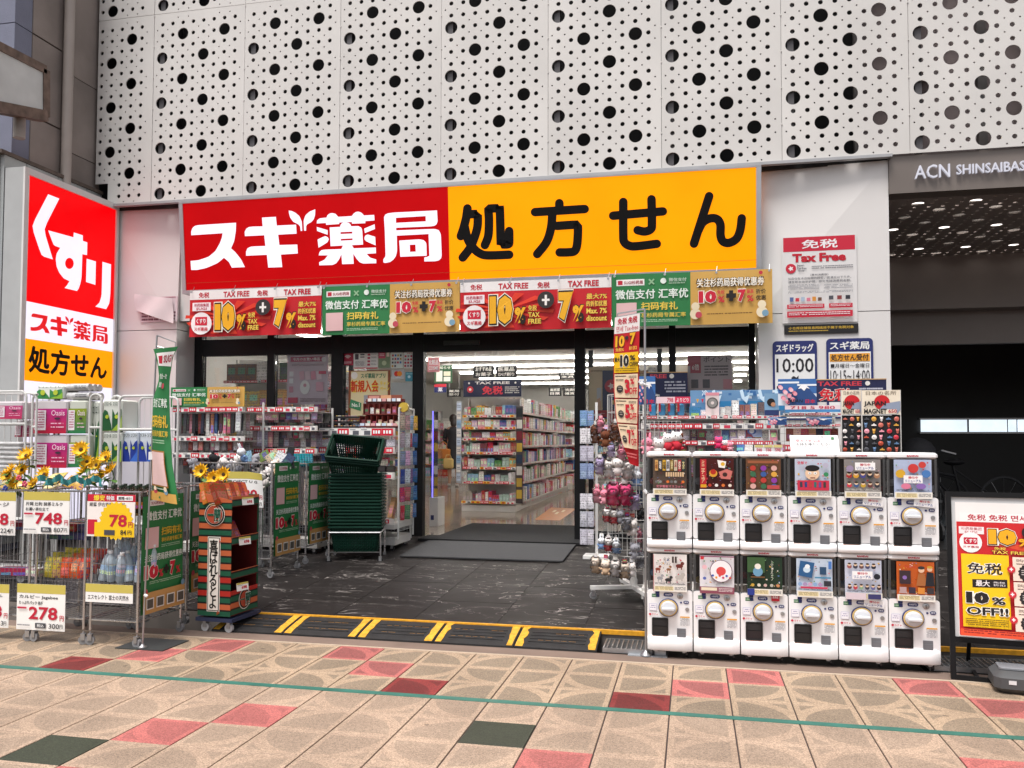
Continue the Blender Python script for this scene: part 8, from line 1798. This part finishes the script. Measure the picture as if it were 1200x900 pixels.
# spinner
c_ = PZ(741, 697, fz(1.45)); cx0, cy0_ = c_[0] + .02, 1.45; cz0 = fz(1.45)
sp = thing('plush_spinner', 'white revolving wire rack hung with plush keychains beside the doorway', 'spinner rack', (cx0, cy0_, cz0))
m = MB()
for k_ in range(4):
    a_ = R(200 + 90 * k_); m2 = Matrix.Rotation(a_, 3, 'Z'); m.cbox(*(m2 @ Vector((.17, 0, .085))), .34, .04, .028, M=m2); e = m2 @ Vector((.32, 0, 0)); caster(sp, e[0], e[1], .026, None, a_)
m.lathe([(.028, .08), (.028, .14), (.02, .16), (.02, .40)], 12); m.build('foot', WHITE, sp, True)
ztp = PY(720, 462, 1.3)[2] - cz0; zbt = .34; Rr = .20
m = MB(); m.tube((0, 0, .3), (0, 0, ztp), .014, 8)
for z in [zbt + (ztp - zbt) * i / 9 for i in range(10)]: m.path([(Rr * math.cos(R(a_)), Rr * math.sin(R(a_)), z) for a_ in range(0, 360, 20)], .0032, 4, closed=True)
for a_ in range(0, 360, 20): m.tube((Rr * math.cos(R(a_)), Rr * math.sin(R(a_)), zbt), (Rr * math.cos(R(a_)), Rr * math.sin(R(a_)), ztp), .0025, 4)
m.build('wire_drum', CAGE, sp)
rows = [('brown', 505), ('brown', 512), ('white', 548), ('lilac', 556), ('hotpink', 580), ('pink', 585), ('grey', 605), ('white', 617), ('black', 622), ('bluewhite', 632), ('whitered', 645), ('cream', 660), ('cream', 668)]
nm_ = {'brown': 'brown monkey-like', 'white': 'white', 'lilac': 'lilac', 'hotpink': 'deep pink hooded', 'pink': 'pink long eared', 'grey': 'grey', 'black': 'black', 'bluewhite': 'blue and white', 'whitered': 'white and red', 'cream': 'cream coloured'}
SPN = [(698, 512, 'brown', 1.15), (710, 516, 'brown', 1.1), (722, 509, 'brown', 1.1), (704, 500, 'pink', .9), (733, 512, 'pink', 1.0), (703, 548, 'lilac', 1.0), (714, 552, 'white', 1.1), (724, 550, 'white', 1.2), (736, 553, 'white', 1.1), (700, 582, 'pink', 1.0), (709, 583, 'pink', 1.0), (719, 585, 'hotpink', 1.35), (732, 585, 'hotpink', 1.35), (746, 562, 'bluewhite', 1.05),
 (712, 604, 'whitered', .85), (720, 606, 'whitered', .9), (726, 606, 'grey', .9), (744, 590, 'lilac', 1.0), (750, 605, 'black', .9), (741, 620, 'white', 1.1), (735, 614, 'grey', .9), (748, 628, 'pink', .8), (705, 636, 'bluewhite', .8), (713, 638, 'whitered', .8), (722, 641, 'bluewhite', .8), (744, 648, 'grey', 1.1), (750, 658, 'grey', 1.0),
 (698, 664, 'cream', 1.0), (710, 666, 'cream', 1.0), (721, 668, 'white', 1.0), (732, 670, 'cream', .95), (740, 668, 'white', .9), (716, 528, 'lilac', .8), (728, 532, 'pink', .8)]
for i, (x, y, k_, s_) in enumerate(SPN):
    u = (x - 724) / 30; yy = cy0_ - Rr * math.sqrt(max(.05, 1 - min(1, abs(u)) ** 2)) - .03
    p_ = PY(x, y, yy)
    side = 'left side' if x < 708 else 'front left' if x < 719 else 'front' if x < 731 else 'right side' if x < 742 else 'far right, by the steel pole'
    tier = 'top tier' if y < 535 else 'second tier' if y < 570 else 'third tier' if y < 598 else 'fourth tier' if y < 628 else 'fifth tier' if y < 655 else 'bottom tier'
    plush(k_, (p_[0], yy, p_[2] - .05), (0, 0, R(u * 45 + rnd.uniform(-15, 15))), s_ * .92, '%s plush keychain, %s of the spinner, %s' % (nm_[k_], side, tier), 'plush keychains on the spinner rack', film=(i % 3 != 1), hang=True)
# small pouches on a narrow strip left of the spinner
st_ = thing('strip_rack', 'narrow white clip strip of pale packs between door post and spinner', 'hook rack', (PY(699, 600, 3.0)[0], 3.0, fz(3.0)))
m = MB(); m.box(-.012, 0, 0, .012, .02, 1.5); m.box(-.12, -.1, 0, .12, .12, .03); m.build('strip', WHITE, st_)
for r_ in range(7):
    for s_ in range(2):
        o = ob('hanging_pouch', pb, None, (st_.location.x - .055 - .065 * s_, 2.96, fz(3.0) + .28 + (.0 if r_ < 3 else .12) + r_ * .17 - .15), (0, 0, R(-10))); o.color = (*S(['C8C4D0', 'B8B8C4', 'D8D4DC', '8A9AC0', 'C0BCCC', 'E0DCE0', '7A9AC8'][r_]), 1)
        tag(o, 'pale pouch, %s one, %s row, on the clip strip by the door post' % (['right', 'left'][s_], ['lowest', 'second lowest', 'third lowest', 'middle', 'third highest', 'second highest', 'highest'][r_]), 'pouch', 'pale pouches on the narrow clip strip')

# ================================================================== SHELVES BEHIND THE CAPSULE MACHINES
YB1 = 1.15
t4, a4, w4, z04, r4 = rack('white shelf rack with blue header behind the capsule machines', 751, 915, YB1, ((487, 491), (496, 503), (516, 522)), 470, 'racks behind the capsule machines', d=.4)
def blue_header(p):
    rb_ = random.Random(3); p.rect(0, 0, 1, .5, '6A92B8'); [p.rect(x_, y_, x_ + .03, y_ + .09, rb_.choice(['A8C8E0', 'E0E8F0', '3A6AA0', 'D8E0E8'])) for x_, y_ in [(rb_.random() * .95, rb_.random() * .85) for _ in range(60)]]; p.rect(.2, .45, 1, .8, '2A7AAE'); [p.shape([(.06 + .05 * i, .36), (.09 + .05 * i, .36), (.075 + .05 * i, .52)], ['D8A040', 'C03048', 'E8E4DC', 'D87030'][i % 4]) for i in range(4)]
    for x in (.22, .5, .68, .84): p.shape([(x, .05), (x + .03, .0), (x + .05, .3), (x + .1, .2), (x + .07, .55), (x + .02, .35)], 'C8E0F0')
    p.text('冷', .12, .02, .18, .24, 'E8F0F8', .03)
pxboard('header_board', 'blue summer header board with pennants behind the boxes on the rack', 'sign', 809, 457, 925, 487, YB1 + .3, '5A86B0', blue_header)
for i in range(4):   # bottles with red tags
    p_ = PY(765 + i * 11, 487, YB1 + .1); m = MB(); m.bevbox(-.024, -.02, 0, .024, .02, .085, .008); m.tube((0, 0, .085), (0, 0, .115), .014, 10); o = m.build('pump_bottle', mat('blue_pump_bottle', (.05, .22, .42), .25, coat=.3), None, True, tuple(p_)); m = MB(); m.box(-.026, -.025, .03, -.01, -.0205, .10); m.build('red_tag', ink('C83038'), o); m = MB(); m.tube((.004, 0, .1152), (.004, 0, .13), .016, 8); m.build('white_top', CAPW, o)
    tag(o, 'blue pump bottle, %s from the left behind the red banner pole' % ['first', 'second', 'third', 'fourth'][i], 'bottle', 'blue pump bottles behind the capsule machines')
pxboard('price_strip', 'pink price strip above the blue pump bottles', 'price sign', 769, 465, 809, 472.5, YB1 + .05, 'F0D0D8', lambda p: (p.text('798', .32, .15, .5, .85, 'C8405A', .02), p.rect(.55, 0, 1, 1, 'D83A5A'), p.text('よりどり', .6, .2, .95, .8, 'F8E8EC', .03)))
FANM = mat('grey_fan_print', (.16, .15, .15), .4)
t = pxboard('fan_box', 'pale box printed with a round grey fan standing on the rack', 'product box', 827, 460, 843, 489, YB1 + .06, 'D8C8C8', lambda p: (p.rect(0, 0, 1, .12, 'D8909C'), p.disc(.5, .42, p.w * .42, '5A5856'), p.disc(.5, .42, p.w * .33, '8A8886'), p.disc(.5, .42, p.w * .12, 'D8CCC8'), p.rect(.42, .7, .58, .95, 'C8BCBA')), th=.08)
GOODS = [(844, 477, 850, 489, 'D8D4D0'), (850, 476, 857, 489, 'B8B4B4'), (858, 469, 866, 489, 'E0DEDC'), (867, 474, 872, 489, '8A5A4A'), (873, 474, 879, 489, '9A6A5A'), (880, 473, 887, 489, 'D8C8B8'), (889, 471, 896, 489, '6A5A5A'), (808, 477, 821, 489, '3A7AB0'), (821, 480, 830, 489, 'C8D0E0'), (897, 479, 905, 489, 'C8D8D8')]
for i, (x0, y0, x1, y1, c) in enumerate(GOODS):
    a, b_ = PY(x0, y1, YB1 + .1), PY(x1, y0, YB1 + .1); me = MB().box(0, 0, 0, b_[0] - a[0], .06, b_[2] - a[2]).mesh('product_box', PACK); pack(me, (a[0], YB1 + .1 + .004 * i, a[2]), (0, 0, rnd.uniform(-.05, .05)), S(c), ['white box right of the fan box', 'grey box second right of the fan box', 'tall white box in the row behind the machines', 'brown box left of a matching pair', 'brown box right of a matching pair', 'beige box near the right end of the row', 'dark box at the right end of the row', 'wide blue pack left of the fan box', 'pale cushion pack at the foot of the fan box', 'small pale box below the round hill picture'][i], 'boxes on the top shelf behind the machines', 'product box', 'product_box')
for zr, n_, cs_ in ((r4[1][0] - .006, 17, ['C83048', 'D8D0CC', 'E890A8', '5A7AB0', 'B8A0C8', 'E8DCD8', '9A3A4A']), (r4[2][0] - .006, 15, ['E8E0DC', 'D87A90', '4A4A5A', 'A8C0DC', 'C83A50'])):
    hang_row('bk', a4 + .02, a4 + w4 - .02, YB1 + .02, zr, n_, .05, .08, cs_, ('%s small pack from the left, ' + ('upper' if n_ > 15 else 'lower') + ' row behind the capsule machines'), 'small packs hanging behind the capsule machines')
# clear case of charms
t = pxboard('clear_case', 'clear case of small pink charms under the fan box', 'display case', 802, 490, 838, 523, YB1 - .02, ACRYL, None, th=.004)
for i in range(15):
    x, y = 806 + (i % 5) * 7, 499 + (i // 5) * 9; p_ = PY(x, y + 4, YB1 + .03); plush(['lilac', 'pink', 'grey', 'cream', 'hotpink'][(i * 3) % 5], (p_[0], YB1 + .03, p_[2]), (0, 0, rnd.uniform(-.6, .6)), .38, 'tiny %s charm, %s row, %s in the clear case' % (['lilac', 'pink', 'grey', 'cream', 'deep pink'][(i * 3) % 5], ['top', 'middle', 'bottom'][i // 5], ['leftmost', 'second', 'middle', 'fourth', 'rightmost'][i % 5]), 'small charms in the clear case', cat='charm', name='charm')
for i, (x, y, k_, s_) in enumerate(((758, 524, 'pink', 1.2), (772, 527, 'white', 1.3), (783, 520, 'whitered', 1.25), (794, 519, 'whitered', 1.3), (797, 512, 'brown', .8), (842, 517, 'hotpink', .8), (849, 519, 'whitered', .7), (856, 520, 'pink', .6))):
    p_ = PY(x, y, .75); plush(k_, (p_[0], .75, p_[2] - .05), (R(-10), 0, rnd.uniform(-.3, .3)), s_ * .8, '%s plush %s' % (nm_[k_], ['just right of the red banner pole', 'lying low above the first capsule machine', 'with a red bow behind the first capsule machine', 'right of the other white ones behind the first machine', 'small one at the back behind the first machine', 'small one right of the clear case', 'tiny one second right of the clear case', 'tiniest, third right of the clear case'][i]), 'plush toys behind the capsule machines')
m = MB(); wire_grid(m, tuple(PY(752, 525, .9)), (1, 0, 0), (0, 0, 1), .27, .19, 9, 5, .002); o = m.build('wire_bin', CAGE); tag(o, 'white wire bin rim behind the first capsule machine', 'wire bin')
# printed case packs with blue round tin
def cushion(p): p.disc(.5, .5, p.w * .36, 'B8C8E8', ry=p.h * .4); p.disc(.5, .5, p.w * .22, '5A7AC0', ry=p.h * .28); p.disc(.5, .48, p.w * .12, 'E8F0F8')
pxboard('product_box', 'pale blue pack with a round blue print right of the clear case', 'product box', 869, 499, 893, 512, YB1 + .02, 'A8BCE0', cushion, th=.06)
pxboard('product_box', 'dark red topped pack left of the pale blue round print', 'product box', 855, 498, 869, 513, YB1 + .03, '8A9AAC', lambda p: (p.rect(0, 0, 1, .35, '8A1820'), p.disc(.5, .7, p.w * .3, 'C8D0E0', ry=p.h * .18)), th=.06)
pxboard('price_strip', 'white price strip under the round blue print', 'price sign', 857, 513.5, 894, 520, YB1 - .02, 'EDE8EA', lambda p: p.lines(.05, .2, .95, .8, 2, 'D87A90', .4, 3))
for i in range(7):
    p_ = PY(858 + i * 9.5, 530, .9); pack(CH.setdefault('lowp', MB().box(-.03, -.02, 0, .03, .02, .05).mesh('pack', PACK)), tuple(p_), (R(-20), 0, rnd.uniform(-.5, .5)), S(['2A2A2E', '3A6AA8', 'C8C4C0', '3A3A3A', '5A6A8A', 'C8A89A', '8A3A3A'][i]), '%s small pack from the left lying low behind the machines' % ORDN(i, 7), 'small packs lying behind the machines')
for (x0, x1, lb) in ((884, 917, 'slanted strip of three price tags behind the third machine'),):
    pxboard('price_strip', lb, 'price sign', x0, 521.5, x1, 531, .7, 'EDE8EA', lambda p: [(p.rect(.02 + i * .33, 0, .32 + i * .33, .3, 'D8C880'), p.text('598', .08 + i * .33, .4, .27 + i * .33, .85, 'C8405A', .02)) for i in range(3)])
# Fuji print boards, magnet stands, lower tax free board
def fuji(p):
    p.rect(0, 0, 1, .55, '3A6AA8'); p.rect(0, .1, .55, .17, 'E8EEF4'); p.rect(.5, .2, 1, .27, 'E8EEF4'); p.shape([(.25, .75), (.6, .22), (.72, .22), (1, .7), (1, 1), (.25, 1)], '2A4A80'); p.shape([(.52, .38), (.6, .22), (.72, .22), (.82, .38), (.74, .34), (.68, .46), (.6, .36)], 'F4F4F6')
    for i in range(16): p.disc(.05 + (i * .37) % .42, .3 + (i * .23) % .6, p.w * .055, ['E89AA8', 'D87A90', 'F0C0C8'][i % 3], n=9)
pxboard('souvenir_sign', 'sign with cherry blossom and snowy mountain lettered JAPAN, front one', 'sign', 912, 444, 957, 475, .85, 'D8E0EA', lambda p: (fuji(p), p.text('JAPAN', .22, .78, .64, .94, '15151A', .02, shear=.2), p.text('日本', .7, .78, .95, .93, 'C81E38', .04)))
pxboard('souvenir_sign', 'small blue picture sign with a dark figure left of the JAPAN sign', 'sign', 896, 461, 913, 487, .95, '7AA0C0', lambda p: (p.rect(0, .75, 1, 1, '2A3A6A'), p.disc(.45, .4, p.w * .28, '1A1414'), p.disc(.6, .5, p.w * .16, 'C08A6A')))
pxboard('souvenir_sign', 'blue and white picture sign half hidden behind the red banner pole', 'sign', 746, 441, 768, 474, 1.0, '3A6AA8', lambda p: (fuji(p), p.text('日本', .4, .82, .95, .97, 'C81E38', .04)))
def taxnavy2(p): p.text('TAX FREE', .04, .1, .66, .3, 'C83A48', .03); p.text('免税', .06, .42, .5, .95, 'C81E2E', .05, out='E8D8D0', outb=.08); p.disc(.74, .2, p.h * .1, 'E8E4E0'); p.rect(0, 0, 1, .04, 'C8A070'); p.lines(.62, .4, .95, .55, 1, 'C8CAD8')
pxboard('tax_free_board', 'navy board reading TAX FREE in red letters behind the magnet stands', 'sign', 955, 444, 1039, 471, 1.3, '20254A', taxnavy2)
pxboard('price_strip', 'pink strip of price tags under the navy tax free board', 'price sign', 920, 475, 985, 483, 1.0, 'F0DCE0', lambda p: (p.rect(0, .6, 1, 1, '4A8AC0'), p.text('718 5 980', .1, .1, .9, .55, 'C8405A', .01)))
def magnet(label, x0, x1, ysp, ybot, Y, txt, full):
    a, b_ = PY(x0, ybot, Y), PY(x1, 457, Y); w = b_[0] - a[0]; h = b_[2] - a[2]; zs_ = PY((x0 + x1) / 2, ysp, Y)[2] - a[2]
    t = thing('magnet_stand', label, 'display stand', (a[0], Y, a[2]), 0, 'magnet stands behind the capsule machines')
    MB().box(0, 0, 0, w, .01, zs_ - .004).build('black_board', mat('black_felt', (.012, .012, .014), .9), t); MB().box(-.004, -.004, 0, 0, .014, h).build('edge_strip', OFFW, t); MB().box(w, -.004, 0, w + .004, .014, h).build('edge_strip', OFFW, t)
    MB().box(0, -.004, zs_, w, .008, h).build('header', ink('E4D8C4'), t)
    p = Print(w, h - zs_); p.text(txt[0], .1, .04, .9, .2, '6A5A4A', 0); p.disc(.52, .5, (h - zs_) * .3, 'C01C24'); p.shape([(.3, 1), (.6, .55), (1, .45), (1, .8), (.9, 1)], '8A94A8'); p.rect(0, .78, .9, .98, 'E4D8C4'); p.text('JAPAN', .04, .45, .62, .68, '15151A', .03); p.text('MAGNET', .04, .76, .64 if full else .62, .96, '15151A', .03); p.text('650', .68, .78, .9, .93, 'B83A48', .02); o = p.build(t); o.location = (0, -.0045, zs_)
    n = 5 if full else 3
    for j in range(6):
        for i in range(n):
            c = rnd.choice(['C83040', 'E8E0DC', 'D8A040', 'C86A5A', '5A7AA0', 'E89AA8', '4A4A50', 'B84A30']); x, z = w * (i + .5) / n + rnd.uniform(-.005, .005), zs_ * (j + .6) / 6.3; r_ = w / n * .34
            m = MB()
            if (i + j) % 3 == 0: m.lathe([(r_, 0), (r_, .004), (r_ * .7, .007)], 12, (0, 0, 0), M=Matrix.Rotation(R(90), 3, 'X')); m.ball((-.3 * r_, -.007, .2 * r_), r_ * .25, n=6, k=4)
            elif (i + j) % 3 == 1: m.ball((0, -.003, r_ * .25), r_ * .6, n=9, k=6, sc=(1, .5, 1)); m.ball((0, -.002, -r_ * .5), r_ * .5, n=8, k=5, sc=(.9, .5, 1.1)); [m.ball((s_ * r_ * .45, -.002, r_ * .75), r_ * .22, n=6, k=4, sc=(1, .5, 1.4)) for s_ in (-1, 1)]
            else: m.poly([[(-r_, -r_ * .3), (r_, -r_ * .3), (r_ * .8, r_ * .2), (r_ * .3, r_ * .3), (0, r_ * .8), (-r_ * .3, r_ * .3), (-r_ * .8, r_ * .2)]], -.006, .006)
            o = m.build('magnet', mat('magnet_' + c, S(c), .35, coat=.3, var=.15, scale=90), None, True, (a[0] + x, Y - .001, a[2] + z)); tag(o, 'small souvenir magnet, row %s from the bottom, column %s, on the %s magnet stand' % (['one', 'two', 'three', 'four', 'five', 'six'][j], ['one', 'two', 'three', 'four', 'five'][i], 'wide' if full else 'narrow'), 'magnet', 'souvenir magnets on black boards')
magnet('narrow black magnet stand half hidden by the wide one', 987, 1009, 486, 531, .62, ('日本の名所',), False)
magnet('wide black magnet stand headed JAPAN MAGNET 650 at the right end', 1011, 1054.5, 486, 531, .58, ('日本の名所',), True)
t5, a5, w5, z05, r5 = rack('white rack of red figure packs left of the magnet stands', 918, 986, .95, ((484, 487), (497, 500), (521, 529)), 480, 'racks behind the capsule machines', d=.3)
hang_row('fig', a5 + .02, a5 + w5 - .02, .95, PY(950, 502, .95)[2], 7, .05, .09, ['8A3A30', 'C8A08A', '9A2A2A', 'B87A5A', '2A2A3A', 'C83A48', '6A3A34'], '%s figure pack from the left on the rack beside the magnets', 'figure packs beside the magnets')
for (x0, x1) in ((900, 922), (945, 975)): pxboard('picture_strip', 'small %s strip of Fuji pictures on the rack top' % ('left' if x0 < 930 else 'right'), 'sign', x0, 488.5, x1, 498, .9, '8AB0D0', lambda p: fuji(p))

# ================================================================== A-FRAME POSTER STAND
YA = .03
P0, P1 = PZ(1119, 797, 0), None
Yt = .16
c0 = PZ(1118, 796, 0); ff = thing('poster_stand', 'black framed stand with a red and yellow discount poster at the right edge', 'poster stand', (c0[0], c0[1], 0), R(-9))
hA = PY(1128, 575, c0[1] + .10)[2]; wA = .62; tl = R(-6)
def AF(*b): return MB(Matrix.Translation((0, 0, .0)) @ Matrix.Rotation(tl, 4, 'X')).box(*b)
zb0 = .235
for b in ((-.015, -.012, 0, .012, .018, hA), (wA, -.012, 0, wA + .027, .018, hA), (.0121, -.012, hA - .03, wA - .0001, .018, hA), (.0121, -.012, zb0 - .03, wA - .0001, .018, zb0), (.0121, -.012, 0, wA - .0001, .018, .025)): AF(*b).build('front_frame', BLACK, ff)
for x in (.12, wA - .05): 
    m = MB(); m.tube((x, .40, .0), (x, .12, .55), .014, 4); m.tube((x, .40, .012), (x, .02, .012), .012, 4); m.build('rear_leg', BLACK, ff)
AF(.0125, .0, zb0 + .0001, wA - .0005, .006, hA - .0301).build('backing', mat('clear_sheet_over_white', (.55, .56, .57), .25, var=.04), ff)
w_, h_ = wA - .05, hA - .03 - zb0 - .10
p = Print(w_, h_, step=.0006)
p.rect(.03, .0, 1, .075, 'F0EAE8'); p.text('免税 免税 면세 TAX FREE', .1, .012, 1.0, .062, 'B8203A', .02); p.rect(0, .076, 1, 1, 'C82226')
for i in range(9): p.shape([(.3, .25), (.3 + .5 * math.cos(.75 * i), .25 + .3 * math.sin(.75 * i)), (.3 + .5 * math.cos(.75 * i + .3), .25 + .3 * math.sin(.75 * i + .3))], 'D84A2A') if i < 1 else None
p.rect(.02, .115, .24, .175, 'F4E4E4'); p.text('杉药局集团', .04, .12, .22, .145, 'B03A4A', .0); p.text('SUGI', .07, .15, .18, .17, 'B03A4A', .0); p.disc(.12, .245, w_ * .1, 'F4ECEC'); p.rect(.06, .205, .18, .26, 'C0203A'); p.text('くすり', .07, .215, .17, .25, 'F4ECEC', .04); p.text('スギ薬局', .05, .272, .19, .288, 'C0203A', .02)
p.text('10', .27, .125, .52, .26, 'F0A818', .08, out='F8F0E0', outb=.16); p.text('10', .275, .13, .515, .255, 'F0A818', .085, out='2A1408', outb=.11); p.text('%', .53, .2, .64, .26, 'F0A818', .04, out='2A1408', outb=.08); p.text('免税', .32, .275, .42, .3, 'F0C850', .02, out='2A1408', outb=.06); p.text('TAX FREE', .3, .305, .6, .33, 'F0C850', .02, out='2A1408', outb=.08); p.disc(.62, .15, w_ * .06, '2A2020'); p.text('7', .7, .125, .85, .26, 'F0A818', .04, out='2A1408', outb=.08); p.text('%', .86, .2, .96, .26, 'F0A818', .04, out='2A1408', outb=.08)
p.rect(.03, .34, .44, .93, 'F0C414'); p.text('免税', .08, .41, .38, .50, '2A2020', .02, out='F8F4EC', outb=.06); p.shape([(.12, .545), (.42, .535), (.42, .60), (.12, .61)], '1E1818'); p.text('最大', .15, .55, .27, .598, 'F4ECEC', .02); p.text('免税', .3, .555, .4, .57, 'F4ECEC', 0); p.text('折扣', .3, .575, .4, .592, 'F4ECEC', 0)
p.text('10', .06, .645, .26, .74, '1E1818', .08, out='F8F4EC', outb=.14); p.text('%', .28, .68, .4, .74, '1E1818', .03, out='F8F4EC', outb=.08); p.text('OFF!!', .06, .765, .42, .83, '1E1818', .03, out='F8F4EC', outb=.08); p.lines(.05, .86, .42, .92, 4, '6A5010', .5)
for i in range(3):
    y = .35 + i * .2; p.rect(.47, y, .98, y + .19, 'F0D8C8'); p.text(['购物满1,000', '购物满8,000', '购物满5万以上'][i], .5, y + .015, .85, y + .04, '2A2020', .0); p.lines(.5, y + .05, .8, y + .065, 1, '4A3A34'); p.burst(.6, y + .125, w_ * .09, '2A2424', 16, .88); p.lines(.54, y + .1, .66, y + .15, 3, 'C8C0BC', .4); p.text('357'[i], .74, y + .07, .84, y + .17, 'C81E28', .05); p.text('%OFF', .85, y + .1, .97, y + .17, 'C81E28', .02); p.disc(.455, y + .1, w_ * .035, 'C8303A', n=16); p.text('+', .44, y + .085, .47, y + .113, 'F8F0F0', .05)
p.rect(0, .945, 1, 1, 'E05030'); p.lines(.03, .95, .97, .985, 2, '8A1820', .4)
p.mb.xf = None
T_ = Matrix.Rotation(tl, 4, 'X') @ Matrix.Translation((.036, -.002, zb0 + .012)); p.mb.v = [tuple(T_ @ Vector(v)) for v in p.mb.v]; p.build(ff, 'poster_print')
AF(.0325, -.0015, zb0 + .004, wA - .002, -.0005, hA - .06).build('poster_sheet', ink('E8E4E2'), ff)
wt_ = thing('stand_weight', 'dark grey plastic weight lying on the foot of the poster stand', 'weight', (PZ(1166, 813, 0)[0], PZ(1166, 813, 0)[1], 0.0), R(-9))
m = MB(); m.bevbox(0, 0, .0, .40, .24, .115, .03); m.build('weight_body', mat('dark_grey_plastic', (.075, .078, .082), .5, bump=.15, bscale=200), wt_, True); m = MB(); m.bevbox(.03, .05, .116, .37, .18, .128, .01); m.build('top_ridge', GREYPL, wt_, True)
m = MB(); m.box(.065, -.0025, .055, .10, -.0005, .075); m.build('label_sticker', ink('D8D8DA'), wt_)
# ================================================================== PASSAGE: BICYCLES AND COVERED PUSHCHAIR
DKM = mat('dark_bike_paint', (.02, .02, .022), .4, .3)
def bicycle(label, loc, rz, basket=True):
    t = thing('bicycle', label, 'bicycle', loc, rz, 'bicycles parked in the dark passage')
    for x in (0, 1.05):
        m = MB(); m.path([(x + .32 * math.cos(R(a_)), 0, .33 + .32 * math.sin(R(a_))) for a_ in range(0, 360, 15)], .016, 6, closed=True); w_ = m.build('wheel', RUBBER, t)
        m = MB(); [m.tube((x, 0, .33), (x + .31 * math.cos(R(a_)), 0, .33 + .31 * math.sin(R(a_))), .002, 3) for a_ in range(0, 360, 30)]; m.tube((x, -.04, .33), (x, .04, .33), .02, 8); m.build('spokes', STEEL, w_)
    m = MB(); m.path([(1.05, 0, .33), (.55, 0, .28), (.42, 0, .80)], .016, 7); m.path([(1.05, 0, .33), (.45, 0, .74)], .010, 6); m.path([(.55, 0, .28), (.12, 0, .72), (.44, 0, .66)], .018, 7); m.path([(0, 0, .33), (.10, 0, .62), (.14, 0, .86)], .014, 7); m.build('frame', DKM, t)
    m = MB(); m.path([(.30, -.28, .93), (.16, -.24, .97), (.14, 0, .90), (.16, .24, .97), (.30, .28, .93)], .012, 6); m.build('handlebar', STEEL, t)
    m = MB(); m.ball((.44, 0, .83), .12, sc=(1.1, .7, .35)); m.build('saddle', BLKPL, t, True)
    if basket: m = MB(); [m.path([(-.28, -.16, z), (.02, -.16, z), (.02, .16, z), (-.28, .16, z)], .005, 4, closed=True) for z in (.58, .66, .74, .82)]; [m.tube((x, y, .58), (x, y, .82), .003, 4) for x in (-.28, -.2, -.12, -.04, .02) for y in (-.16, .16)]; m.build('basket', DKM, t)
b0 = PZ(1150, 575, .26)
bicycle('dark city bicycle with front basket, right one in the dark passage', (2.75, 5.7, .256), R(15)); bicycle('dark bicycle farther left in the passage, only its handlebar catching light', (2.15, 6.6, .256), R(-20), False)
pcx = PY(1075, 520, 5.0); cp = thing('pushchair', 'black hooded pushchair beside the wall in the dark passage', 'pushchair', (pcx[0], 5.0, .256))
m = MB(); m.ball((0, 0, .92), .2, sc=(1, 1, 1), n=14, k=8); m.build('hood', DARKC, cp, True); m = MB(); m.bevbox(-.18, -.2, .42, .18, .2, .82, .05); m.build('seat', DARKC, cp, True); m = MB(); [m.tube((s_ * .17, .15, .1), (s_ * .17, -.1, .6), .012, 5) for s_ in (-1, 1)]; m.build('chassis', DKM, cp)
for s_ in (-1, 1):
    for y in (-.2, .2): m = MB(); m.tube((s_ * .18 - .012, y, .09), (s_ * .18 + .012, y, .09), .09, 14); m.build('wheel', RUBBER, cp)
